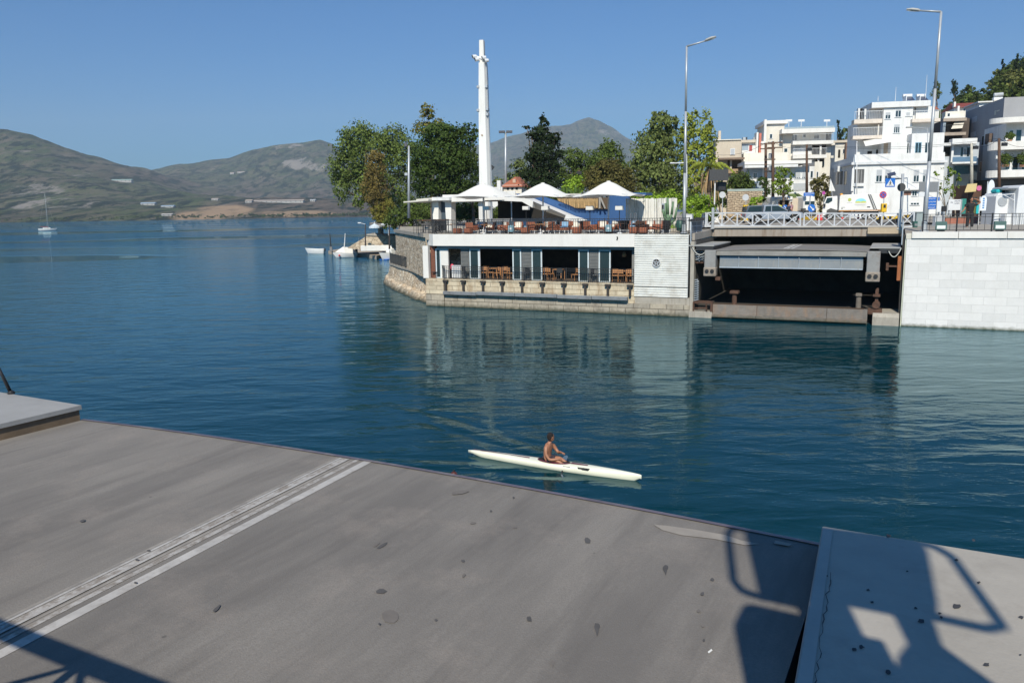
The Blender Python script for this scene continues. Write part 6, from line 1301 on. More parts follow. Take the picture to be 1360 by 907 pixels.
# ------------------------------------------------ vehicles
WH = {}
def wheel(t, x, y, r, w_=.22, hub=GREYM):
    o = MB().tube((x, y-w_/2, r), (x, y+w_/2, r), r, n=20).build('wheel', TYRE, t)
    MB().tube((x, y-w_/2-.012, r), (x, y+w_/2+.012, r), r*.58, n=16).build('rim', hub, o); MB().tube((x, y-w_/2-.02, r), (x, y+w_/2+.02, r), r*.16, n=8).build('hub', BLACKM, o)
def pickup():
    a = gy(1003, 78.5); b = gy(1051.5, 78.3); d = (b-a).xy; ang = math.atan2(d.y, d.x); 
    t = thing('pickup_truck', 'silver pickup truck with a closed canopy parked behind the railing', 'pickup truck', a, ang)
    S = M('silver_car_paint', (.30, .34, .40), .3, .04, 2, metal=.2); L0 = -1.15; 
    base = d.length; sc = 1
    wb = base; fr, rr_ = wb+.85, -1.15
    prof = [(rr_, .5), (rr_, .98), (rr_+.06, 1.06), (wb+.1, 1.10), (fr-.12, .98), (fr, .82), (fr, .45), (wb+.5, .38), (wb+.45, .62), (wb+.25, .82), (wb-.25, .82), (wb-.45, .62), (wb-.5, .38), (.5, .38), (.45, .62), (.25, .82), (-.25, .82), (-.45, .62), (-.5, .42)]
    MB().prismy(prof[::1], -.88, .88).build('body', S, t, bevel=.04)
    cab = [(.15, 1.08), (.2, 1.72), (1.55+.2, 1.76), (wb-.15, 1.10)]
    MB().prismy([(.55, 1.07), (.62, 1.72), (1.95, 1.74), (wb-.35, 1.09)], -.76, .76).build('cab', S, t, bevel=.05)
    MB().prismy([(rr_+.04, 1.06), (rr_+.25, 1.66), (.5, 1.74), (.5, 1.06)], -.74, .74).build('canopy', M('dark_canopy', (.11, .13, .16), .3, .05, metal=.3), t, bevel=.05)
    for y in (-.765, .765):
        for P_ in ([(.72, 1.14), (.78, 1.62), (1.28, 1.64), (1.3, 1.14)], [(1.38, 1.14), (1.36, 1.64), (1.92, 1.64), (wb-.62, 1.14)], [(rr_+.22, 1.16), (rr_+.4, 1.6), (.42, 1.64), (.42, 1.16)]): MB().prismy(P_, y-.012, y+.012).build('window', GLASS, t)
    MB().prismx([(-.66, 1.14), (.66, 1.14), (.6, 1.6), (-.6, 1.6)], rr_+.02, rr_+.05).build('rear_window', GLASS, t); MB().add([(1.98, -.66, 1.7), (1.98, .66, 1.7), (wb-.3, .7, 1.13), (wb-.3, -.7, 1.13)], [(0, 1, 2, 3)]).build('windscreen', GLASS, t)
    for x in (0, wb):
        for y in (-.8, .8): wheel(t, x, y, .37)
    for y in (-.82, .72): MB().bbox(rr_-.02, rr_+.08, y-.02, y+.14, .68, .98, .02).build('tail_light', REDM, t)
    for y in (-.8, .55): MB().bbox(fr-.12, fr+.02, y, y+.28, .66, .82, .03).build('headlight', GLASS, t)
    MB().bbox(rr_-.12, rr_, -.85, .85, .42, .58, .03).build('bumper', GREYM, t); MB().bbox(fr-.02, fr+.1, -.85, .85, .38, .6, .03).build('bumper', S, t)
    MB().bbox(.75, 1.8, -.5, .5, 1.76, 1.8, .02).build('roof_rack', GREYM, t); MB().bbox(wb-.62, wb-.5, -.98, -.8, 1.12, 1.28, .03).build('mirror', BLACKM, t)
    MB().box(1.32, 1.34, -.893, -.885, .6, 1.05).build('door_seam', BLACKM, t)
pickup()
def big_lorry():
    a = gy(1102.5, 84); b = gy(1148.5, 82.7); d = (b-a).xy; ang = math.atan2(d.y, d.x); wb = d.length
    t = thing('refuse_lorry', 'white refuse lorry seen from the side with a green and blue arch emblem', 'lorry', a, ang)
    s = wb/3.45; W_ = M('lorry_white', (.76, .75, .72), .4, .04, 1, stain=(.55, .5, .42), stain_amt=.3, stain_scale=.8)
    px = lambda x: (x-1102.5)/(1148.5-1102.5)*wb
    ppm = (1148.5-1102.5)/wb; pz = lambda y: (290.3-y)/ppm
    MB().prismy([(px(1092), pz(285)), (px(1092), pz(277)), (px(1093.5), pz(267)), (px(1096.5), pz(257.5)), (px(1111), pz(256.5)), (px(1112), pz(276)), (px(1109), pz(279)), (px(1105), pz(275)), (px(1099), pz(276)), (px(1097), pz(283))], -1.2, 1.2).build('cab', W_, t, bevel=.06)
    MB().prismy([(px(1095.3), pz(266.5)), (px(1097.6), pz(259)), (px(1104.6), pz(258.6)), (px(1104.6), pz(263.5)), (px(1100), pz(266.5))], -1.22, 1.22).build('side_window', GLASS, t)
    MB().bbox(px(1093.6), px(1096.0), -1.42, -1.25, pz(272), pz(267), .03).build('mirror', BLACKM, t)
    MB().prismy([(px(1098), pz(276.5)), (px(1103), pz(273.5)), (px(1112), pz(276.5)), (px(1112), pz(280)), (px(1098), pz(282))], -1.26, 1.24).build('mudguard', M('lorry_grey_plastic', (.07, .07, .07), .7), t)
    MB().bbox(px(1091), px(1098), -1.15, 1.15, pz(288), pz(283), .04).build('bumper', M('lorry_grey_plastic', (.07, .07, .07)), t)
    B = MB().prismy([(px(1113.8), pz(277)), (px(1114.2), pz(257)), (px(1116), pz(255.2)), (px(1151), pz(254.4)), (px(1160), pz(276.7))], -1.22, 1.22).build('body', W_, t, bevel=.05)
    R_ = MB().prismy([(px(1152), pz(254.6)), (px(1168), pz(254.2)), (px(1176), pz(259)), (px(1179), pz(270)), (px(1175), pz(277)), (px(1161), pz(276.9))], -1.2, 1.2).build('tailgate', W_, t, bevel=.06)
    for x0, x1 in ((1151, 1159.6), (1154, 1163)): MB().beam((px(x0), -1.24, pz(255)), (px(x1), -1.24, pz(276.5)), .03, .05).build('seam', BLACKM, t)
    MB().prismy([(px(1113.8), pz(278.2)), (px(1170), pz(277.9)), (px(1170), pz(277.1)), (px(1113.8), pz(277.3))], -1.23, 1.23).build('orange_rail', M('orange_trim', (.55, .25, .05), .6), t)
    MB().box(px(1106), px(1172), -.5, .5, pz(282), pz(278.6)).build('chassis', BLACKM, t)
    MB().bbox(px(1116), px(1120), -1.15, 1.1, pz(286), pz(279), .03).build('side_tank', GREYM, t); MB().box(px(1121.5), px(1140.5), -1.2, -1.14, pz(286.5), pz(284.8)).box(px(1121.5), px(1140.5), -1.2, -1.14, pz(282.5), pz(281)).build('side_guard', GREYM, t)
    for x, r in ((1102.5, 5.0), (1148.5, 5.0), (1160, 5.0)):
        for y in (-1.02, 1.02): wheel(t, px(x), y, r/ppm, .3, M('wheel_hub_grey', (.3, .3, .3), .5))
    MB().prismy([(px(1165), pz(278)), (px(1178), pz(278)), (px(1185), pz(288)), (px(1168), pz(287))], -1.0, 1.0).build('rear_step', W_, t)
    # emblems
    g1 = M('emblem_green', (.45, .5, .12), .6); g2 = M('emblem_blue', (.25, .62, .72), .6)
    c = (px(1127.5), pz(262)); MB().disc((c[0], -1.235, c[1]), (0, 1, 0), 2.3/ppm, .02, 18).build('round_emblem', g1, B)
    cx, cz, r = px(1142), pz(265.2), 7/ppm
    arch = [(cx+r*math.cos(i*math.pi/14), cz+r*.66*math.sin(i*math.pi/14)) for i in range(15)]; MB().prismy(arch, -1.24, -1.225).build('arch_emblem', g2, B)
    MB().prismy([(cx-r, cz-.0), (cx-r*.5, cz+r*.12), (cx, cz), (cx+r*.5, cz+r*.14), (cx+r, cz), (cx+r, cz-r*.2), (cx-r, cz-r*.2)][::-1], -1.242, -1.226).build('emblem_base', M('emblem_yellow', (.6, .6, .1), .6), B)
    gr = M('faint_grey_print', (.45, .45, .44), .6)
    for x0, x1, y in ((1124, 1131, 266.5), (1134, 1149, 269), (1135, 1148, 270.2)): MB().box(px(x0), px(x1), -1.232, -1.224, pz(y), pz(y-.5)).build('print_line', gr, B)
    for x0, x1, y0, y1 in ((1150.5, 1154.5, 273.5, 272), (1117, 1119, 274.8, 274), (1117, 1122, 273, 272.5)): MB().box(px(x0), px(x1), -1.232, -1.224, pz(y0), pz(y1)).build('plate', BLACKM, B)
    MB().bbox(px(1114), px(1118), -.3, .3, pz(255.5), pz(253), .05).build('beacon', M('amber', (.7, .3, .03), .4), t)
big_lorry()
def rear_lorry():
    b = gp(1037, 287); b = aty(1037, 284, 97); b.z = gz(b.x, b.y)+.1; ppm = F/97; t = thing('refuse_lorry', 'second refuse lorry seen from behind with its dark hopper open', 'lorry', b, .08); z0 = (aty(1037, 283, 97).z-b.z)
    X_ = lambda x: (x-1037)/ppm; Z_ = lambda y: (284.5-y)/ppm
    W_ = M('lorry_white', (.76, .75, .72))
    MB().bbox(X_(1026), X_(1051), .3, 6.5, Z_(279), Z_(256), .08).build('body', W_, t); MB().bbox(X_(1029), X_(1034), -.2, .3, Z_(274), Z_(259), .05).build('hopper_side', W_, t); MB().bbox(X_(1047.5), X_(1051), -.2, .3, Z_(274), Z_(259), .05).build('hopper_side', W_, t)
    MB().bbox(X_(1030), X_(1051), -.4, .3, Z_(260.5), Z_(256), .08).build('hopper_lid', W_, t); MB().box(X_(1034), X_(1047.5), .26, .296, Z_(273), Z_(260.5)).build('hopper_opening', DARK, t); MB().bbox(X_(1030.5), X_(1050), -.25, .25, Z_(277.5), Z_(273.5), .05).build('loading_sill', RUST, t)
    for x in (X_(1028), X_(1047)): wheel(t, x+.3, 1.6, .5, .3); wheel(t, x+.3, 4.6, .5, .3)
    for x in (1032, 1049.5): MB().box(X_(x)-.12, X_(x)+.12, -.27, -.25, Z_(270), Z_(268)).build('tail_light', REDM, t)
    for i in range(3): MB().box(X_(1037+i*3), X_(1038.2+i*3), -.42, -.402, Z_(259), Z_(257)).build('marking', M('orange_trim', (.55, .25, .05)), t)
    MB().bbox(X_(1035.5), X_(1041), -.1, .2, Z_(272), Z_(267), .03).build('cardboard_load', M('cardboard', (.4, .28, .16), .9), t)
rear_lorry()
def van():
    Y = 100; b = aty(1074.5, 281, Y); b.z = gz(b.x, b.y); ppm = F/Y; z_ = lambda y: (282.5-y)/ppm; x_ = lambda x: (x-1074.5)/ppm
    t = thing('white_lorry', 'white lorry seen from the front between the blue signs', 'lorry', b, 0); W_ = M('lorry_white', (.76, .75, .72))
    MB().bbox(x_(1067), x_(1082.5), 0, 5, z_(274), z_(254), .15).build('cab', W_, t); MB().box(x_(1068.5), x_(1081), -.03, .0, z_(265), z_(260.5)).build('windscreen', GLASS, t); MB().bbox(x_(1066), x_(1083.5), -.15, .8, z_(280), z_(269.5), .08).build('grille', M('lorry_grey_plastic', (.07, .07, .07)), t)
    MB().bbox(x_(1069.5), x_(1080), -.2, -.14, z_(272), z_(268.5), .04).build('bonnet', W_, t)
    for x in (1067.5, 1079.5): wheel(t, x_(x)+.15, 1.2, .48, .3)
    for x in (1067, 1080): MB().bbox(x_(x), x_(x+2.4), -.22, -.14, z_(274.5), z_(272.8), .02).build('headlight', GLASS, t)
    c = thing('red_barrier', 'small red plastic barrier between the round arrow sign and the white lorry', 'barrier', gy(1088.5, 82)); MB().prismx([(-.2, 0), (.2, 0), (.1, .75), (-.1, .75)], -.24, .24).build('barrier_body', REDM, c, bevel=.03); MB().box(-.245, .245, -.16, .16, .3, .36).build('white_strip', WPAINT, c)
van()
# ============================================================ TOWN BUILDINGS
class Bld:
    def __init__(s, name, label, px, Y, az=11, cat='building', group=None, z=4.5):
        p = aty(px, 280, Y); s.o = Vector((p.x, p.y, z)); s.az = rad(az)
        s.ax = Vector((math.cos(s.az), -math.sin(s.az), 0)); s.ay = Vector((math.sin(s.az), math.cos(s.az), 0))
        s.t = thing(name, label, cat, s.o, -s.az, group)
    def hit(s, px, py, y=0):
        d = ray(px, py); o = s.o+s.ay*y; n = s.ay; k = o.dot(n)/d.dot(n); p = d*k; return (p-s.o).dot(s.ax), H+p.z-s.o.z
    def hx(s, px, py, x=0):      # on the left side plane: returns (y, z)
        d = ray(px, py); o = s.o+s.ax*x; n = s.ax; k = o.dot(n)/d.dot(n); p = d*k; return (p-s.o).dot(s.ay), H+p.z-s.o.z
    def R(s, x0, y0, x1, y1, y=0):
        xm = (x0+x1)/2; ym = (y0+y1)/2; return s.hit(x0, ym, y)[0], s.hit(x1, ym, y)[0], s.hit(xm, y1, y)[1], s.hit(xm, y0, y)[1]
    def box(s, part, x0, y0, x1, y1, mt, ya=0, yb=6, bottom=None, parent=None):
        a, b, c, d = s.R(x0, y0, x1, y1, ya)
        if bottom is not None: c = bottom
        return MB().box(a, b, ya, yb, c, d).build(part, mt, parent or s.t)
    def win(s, x0, y0, x1, y1, y=0, shutter=.0, bars=1, frame=None, glass=None, open_=False):
        a, b, c, d = s.R(x0, y0, x1, y1, y); f = .06; mb = MB()
        mb.box(a, a+f, y-.04, y+.02, c, d).box(b-f, b, y-.04, y+.02, c, d).box(a+f, b-f, y-.04, y+.02, d-f, d).box(a-.05, b+.05, y-.10, y+.02, c-.07, c)
        for i in range(1, bars+1): x = a+(b-a)*i/(bars+1); mb.box(x-.03, x+.03, y-.035, y+.02, c, d-f)
        w_ = mb.build('window', frame or WPAINT, s.t)
        MB().box(a+f, b-f, y-.012, y-.004, c, d-f).build('pane', glass or GLASS, w_)
        if shutter: MB().box(a+f, b-f, y-.045, y-.016, d-f-(d-c)*shutter, d-f).build('shutter', M('grey_roller_shutter', (.42, .44, .46), .6, .05, 6), w_)
        return w_
    def hole(s, x0, y0, x1, y1, y=0, mt=None):
        a, b, c, d = s.R(x0, y0, x1, y1, y); return MB().box(a, b, y-.01, y-.003, c, d).build('opening', mt or DARK, s.t)
    def balc(s, x0, y0, x1, y1, out=1.2, y=0, mt=None, rail=None, rh=.95):
        a, b, c, d = s.R(x0, y0, x1, y1, y-out); p = MB().box(a, b, y-out, y-.003, c, d).build('balcony', mt or WHITE2, s.t)
        if rail:
            mb = MB().box(a, b, y-out, y-out+.05, d+rh-.05, d+rh); n = int((b-a)/.18)
            for i in range(n+1): x = a+.02+(b-a-.06)*i/n; mb.box(x, x+.025, y-out+.01, y-out+.035, d, d+rh-.05)
            mb.build('balcony_rail', rail, p)
        return p
def civic():
    B = Bld('civic_building', 'large white stepped building behind the white lorry with shuttered windows', 1130, 95, 11); t = B.t
    W_ = WHITE2
    xr = B.hit(1252, 250)[0]; zt = B.hit(1190, 207)[1]
    MB().box(0, xr, 0, 12, 0, zt).build('wall', W_, t)
    z = B.hit(1190, 215.8)[1]; MB().box(-.25, xr+.25, -.28, 12.2, z-.18, z+.12).build('cornice', M('pale_grey_cornice', (.6, .61, .62), .7), t)
    MB().box(.02, xr-.02, .02, .3, zt, zt+.25).build('parapet', W_, t)
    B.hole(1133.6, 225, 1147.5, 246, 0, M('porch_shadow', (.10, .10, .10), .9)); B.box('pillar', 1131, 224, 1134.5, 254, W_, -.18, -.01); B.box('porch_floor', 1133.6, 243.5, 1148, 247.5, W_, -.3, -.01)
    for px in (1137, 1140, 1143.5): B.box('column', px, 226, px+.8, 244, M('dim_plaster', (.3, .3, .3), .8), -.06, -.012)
    for x0, x1 in ((1163.3, 1171.8), (1174.8, 1184.2), (1213, 1221), (1225.2, 1233)): B.win(x0, 225, x1, 241.5, 0, .48)
    for x0, x1 in ((1209, 1221), (1241, 1247)): B.win(x0, 269, x1, 272, 0, 0, 2)
    B.hole(1200, 254.5, 1210, 259.5, 0, M('brown_sign', (.25, .12, .08), .7)); B.win(1211, 253.5, 1218, 260); B.box('ledge', 1198, 250, 1224, 252.5, W_, -.5, -.003)
    # left side windows, in shade
    for p0, p1 in ((1111, 1114), (1116.2, 1119), (1121.5, 1124.2)):
        (ya, za), (yb, zb) = B.hx(p1, 245), B.hx(p0, 228); MB().box(-.02, -.003, ya, yb, za, zb).build('side_window', GLASS, t)
    (ya, za), (yb, zb) = B.hx(1118, 228), B.hx(1113, 222); MB().box(-.5, -.003, ya, yb, za, zb).build('side_box', W_, t)
    # upper blocks, set back
    y = 4.0
    B.box('upper_wall', 1172, 141, 1211, 208, W_, y, 11, zt-.1); B.box('upper_wall', 1211.3, 142, 1239, 208, W_, y+.8, 11, zt-.1); B.box('upper_wall', 1138, 162, 1171.8, 208, W_, y+1.6, 11, zt-.1)
    B.box('side_block', 1210.5, 177, 1253.5, 208, W_, 2.0, 11, zt-.1); B.box('roof_slab', 1158, 134.8, 1236, 142.2, W_, y-.3, 11.2); B.box('roof_wall', 1216.5, 134, 1234.5, 160, W_, y+.5, 10)
    B.box('upper_wall', 1154, 142, 1171.9, 162, W_, y+1.2, 10)
    pk = M('pinkish_slab', (.66, .58, .5), .75)
    B.balc(1134.5, 158.5, 1172, 164, 1.5, y+1.2, pk, WPAINT); B.balc(1132.7, 180.2, 1172, 184.6, 1.6, y+1.5, pk, WPAINT); B.balc(1211.6, 157.8, 1249, 162, 1.5, y+.8, pk, WPAINT)
    B.win(1189, 144, 1197, 155.5, y, .25); B.win(1203, 149, 1209, 154.2, y, .9, 0); B.win(1186.8, 165, 1195.2, 176.5, y, .3, 2); B.win(1215.2, 189.3, 1223.8, 204, 2.0, 0, 1, M('blue_frame', (.25, .4, .5), .5)); B.win(1227.8, 189, 1236, 203, 2.0, 0, 1)
    B.win(1175.5, 149, 1183, 158, y, .4, 1); B.box('loggia_wall', 1183, 188.5, 1204, 207, W_, y-1.4, y-.003, zt-.1); B.hole(1173.5, 190, 1182.5, 205, y, M('tan_wall', (.5, .4, .3), .8)); B.hole(1163.5, 199, 1172, 205, y+1.59); B.hole(1152, 201, 1158, 205, y+1.59); B.win(1203.9, 190, 1210, 204, 2.8, 0, 1)
    q = [B.hit(*p, y-1.3) for p in ((1151, 185.5), (1187, 183))]; q2 = [B.hit(*p, y-1.6) for p in ((1151, 194), (1183, 189))]
    MB().add([(q[0][0], y+1.4, q[0][1]+.6), (q[1][0], y-.02, q[1][1]), (q2[1][0], y-1.6, q2[1][1]), (q2[0][0], y-1.0, q2[0][1])], [(0, 3, 2, 1), (0, 1, 2, 3)][:1]).build('awning', WHITE, t)
    for x0 in (1139.5, 1143.5, 1147.8): B.box('roof_box', x0, 144+(x0-1139)*.1, x0+2.6, 158.5, W_ if x0 != 1143.5 else BLACKF, y+.3, y+1.1)
    for x in (1201, 1219):
        a, b, c, d = B.R(x, 128, x+12, 135, y+2); p = MB().add([(a, y+1.2, c), (b, y+1.2, c), (b, y+2.6, d), (a, y+2.6, d)], [(0, 1, 2, 3)]).build('solar_heater', M('solar_dark', (.05, .06, .1), .3), t)
        MB().tube((a, y+2.7, d+.1), (b, y+2.7, d+.1), .25, n=10).build('water_tank', WPAINT, p); MB().box(a, a+.08, y+1.2, y+2.7, c, d).box(b-.08, b, y+2.5, y+2.7, c, d).build('support', WPAINT, p)
    for x, y0 in ((1229, 100), (1189, 116), (1166, 128)): (a, c), (_, d) = B.hit(x, 134.5, y+2), B.hit(x, y0, y+2); MB().tube((a, y+2, c), (a, y+2, d), .035, .02, 6).build('antenna', WPAINT, t)
    z = B.hit(1105, 212)[1]; (ya, _), (yb, zb) = B.hx(1131, 212), B.hx(1100, 220)
    MB().box(.3, 8, 12.003, yb, 0, zb+.3).build('side_wing', W_, t); 
    f = thing('triangular_banner', 'white triangular sail banner at the shaded side of the civic building', 'banner', aty(1107, 276, 90)); c = [aty(*p, 90)-Vector(f.location) for p in ((1101, 254), (1103, 237.5), (1109.5, 254))]
    MB().add([*c, *[v+Vector((0, .04, 0)) for v in c]], [(0, 2, 1), (3, 4, 5), (0, 1, 4, 3), (1, 2, 5, 4), (2, 0, 3, 5)]).build('sail', WHITE, f); MB().path([(0, 0, 0), c[1]], .03, 6).build('pole', WPAINT, f)
civic()
def central():
    B = Bld('apartment_block', 'tall cream apartment block with stacked balconies and a blue grey roof edge', 1039, 118, 8); t = B.t
    B.box('wall', 1039, 172, 1103, 250, CREAM, 1.2, 12, 0); B.box('stair_tower', 1015.6, 161, 1040.5, 250, CREAM, 1.6, 9, 0); B.box('tower_roof', 1014.5, 160, 1046.5, 164.5, WHITE, 1.2, 9.2); B.box('tower_fin', 1014.8, 159, 1018, 190, WHITE, .9, 1.58)
    B.box('roof_slab', 1038.5, 170.8, 1109, 176.5, WHITE, -.4, 12.2); B.box('roof_edge', 1042, 168.3, 1108, 170.6, M('blue_grey_fascia', (.3, .38, .42), .6), -.2, 0)
    B.balc(1053, 187, 1107, 191.8, 1.4, 1.2, WHITE, WPAINT); B.balc(1053, 206, 1098, 210.5, 1.4, 1.2, WHITE, WPAINT); B.box('white_infill', 1053, 192, 1078, 206, WHITE2, .9, 1.19)
    B.hole(1078.5, 193, 1089, 205.5, 1.2); B.box('pillar', 1089, 191, 1091, 206, WHITE, .2, .6); B.hole(1091, 192.5, 1097, 206, 1.2); B.hole(1097, 177, 1103, 187, 1.2)
    B.win(1081, 178, 1088, 184.5, 1.2, .3, 0); B.win(1066, 178, 1070.5, 182.5, 1.2, 0, 0); B.win(1052, 179, 1058.5, 187, 1.2, 0, 1); B.win(1055, 194, 1063, 200, .9, .9, 1); B.win(1041, 197, 1046, 205.5, 1.2, 0, 0); B.win(1022, 178, 1026, 184, 1.6, 0, 0)
    B.hole(1083, 212, 1094, 223, 1.2); B.box('pillar', 1086, 211, 1088, 223, WHITE, .2, .6); B.box('side_balconies', 1103.2, 190, 1109, 193, CREAM, 1, 6); B.box('side_balconies', 1103.2, 207, 1107, 210, CREAM, 1, 6); B.box('upper_wall', 1053, 211, 1080, 240, WHITE2, .8, 1.19, 3)
    for px in (1047.5, 1064, 1098): (a, c), (_, d) = B.hit(px, 168.5, 3), B.hit(px, 159, 3); MB().tube((a, 3, c), (a, 3, d), .05).box(a-.45, a+.45, 2.97, 3.03, d-.3, d).build('antenna', WPAINT, t)
    # houses in front and left of it
    b = Bld('low_house', 'long low white house with a wide flat roof below the apartment block', 990, 106, 8)
    b.box('wall', 991, 222, 1081, 262, WHITE2, .5, 8, 0); b.box('roof_slab', 989, 213.5, 1078, 218, WHITE, -.8, 8.4); b.box('roof_edge', 989, 219, 1060, 222.5, WHITE2, -1.1, .49); b.box('recess', 992, 223, 1012, 252, M('blue_grey_wall_and_shade', (.3, .36, .42), .8), .40, .49)  # the blue-grey box paints the shadow lying on the white wall
    b.win(1000, 229.5, 1005.5, 239, .39, 0, 1); b.balc(994, 238, 1007, 244, 1.0, .39, WHITE); b.win(1055, 226.5, 1063.5, 237, .5, .85, 2); b.win(1065, 226.5, 1070, 237, .5, .8, 1); b.win(1053, 243, 1070, 252, .5, .9, 2); b.win(1080-4, 227, 1080, 236, .5, 0, 0); b.box('side_wall', 1081.2, 215, 1091, 262, CREAM, 1.5, 9, 0); b.win(1084, 228, 1087, 237, 1.5, 0, 0)
    b = Bld('old_house', 'beige old house with a shadowed timber balcony at the left of the town', 950, 112, 8)
    b.box('wall', 950, 186.5, 984, 262, BEIGE, .5, 9, 0); b.box('roof_edge', 949.5, 185.2, 984.5, 186.4, CREAM, .3, 9); b.win(970, 197.5, 976, 205.5, .5, .9, 0, glass=M('olive_shutter', (.16, .17, .09), .7)); b.box('roof_ledge', 955, 209.5, 989, 212, M('brown_tiles', (.2, .14, .1), .8), -1.0, .49)
    b.hole(966, 213, 987.5, 226, .5, M('loggia_brown', (.12, .08, .05), .9)); b.box('loggia_post', 969.5, 213, 972, 226, BEIGE, .1, .4); b.box('loggia_post', 985, 213, 987, 226, BEIGE, .1, .4); b.box('timber_rail', 966, 224.5, 988, 230, M('tan_timber', (.36, .25, .15), .8), -.4, .05); b.box('chimney', 954, 174, 957.5, 186, BEIGE, 2, 2.8)
    b = Bld('terrace_house', 'small white house with a red door between the beige house and the tower', 984, 116, 8)
    b.box('wall', 984.5, 188, 1003, 262, WHITE2, .5, 8, 0); b.box('roof_ledge', 984, 186, 1004, 189.5, BEIGE, 0, 8); b.hole(985.5, 192, 994, 200, .5, M('blue_grey_wall_and_shade', (.3, .36, .42))); b.hole(995, 193, 999, 201, .5, M('dull_red', (.35, .06, .06), .7)); b.box('front_wall', 987.5, 203, 1046, 216, CREAM, -1.2, .49); b.box('white_fin', 1004.5, 176, 1007, 203, WHITE, 0, 2, 3); b.box('red_fin', 1008, 177, 1011, 203, M('faded_red_paint', (.5, .15, .1), .7), 0, 2, 3); b.box('wall', 1000, 188, 1015, 262, WHITE, 3, 8, 0)
    for i, px in enumerate((987, 1001, 989)): b.box('roof_box', px, 182.5, px+3.5, 186, (GREYM, WPAINT, BLACKM)[i], 1+i, 2+i)
    b = Bld('hillside_house', 'small cream house with arched dark windows between the block and the civic building', 1107, 130, 8)
    b.box('wall', 1108, 188, 1125, 262, CREAM, .5, 8, 0); b.box('roof_ledge', 1107, 186.5, 1126, 189.5, BEIGE, .1, 8); b.hole(1113, 199, 1116, 210, .5); b.win(1119, 198, 1122, 204, .5, 0, 0); b.box('white_wall', 1125.3, 184, 1142, 262, WHITE, .2, 9, 0); b.box('brown_wall', 1123, 190, 1126, 212, M('dull_brown', (.2, .12, .08), .8), -.4, .1)
    # retaining stone wall along the street
    w_ = Bld('stone_retaining_wall', 'tan stone retaining wall with a grey green railing behind the pickup', 966, 90, 6, 'wall')
    w_.box('wall_face', 966, 254, 1012, 285, MBRICK('street_stone', (.48, .38, .26), (.36, .28, .2), (.2, .15, .1), .5, .24, .03, .03, distort=.45, stain=(.25, .16, .1)), 0, .5, 0); w_.box('railing', 966, 251, 1014, 254, M('grey_green_rail', (.3, .36, .33), .6), .1, .18)
    g = Bld('grass_bank', 'small patch of mown grass on the bank behind the refuse lorry', 1050, 104, 6, 'lawn'); a, b_, c, d = g.R(1050, 256.5, 1065, 263); o = MB().add([(a, -1.5, c), (b_, -1.5, c), (b_, 2, d), (a, 2, d), (a, -1.5, 0), (b_, -1.5, 0)], [(0, 1, 2, 3), (4, 5, 1, 0)]).build('grass_slope', M('lawn_green', (.10, .15, .03), .9, .3, 4), g.t)
    g.box('low_wall', 1050, 263, 1070, 268, BEIGE, -1.9, -1.52, 0)
central()
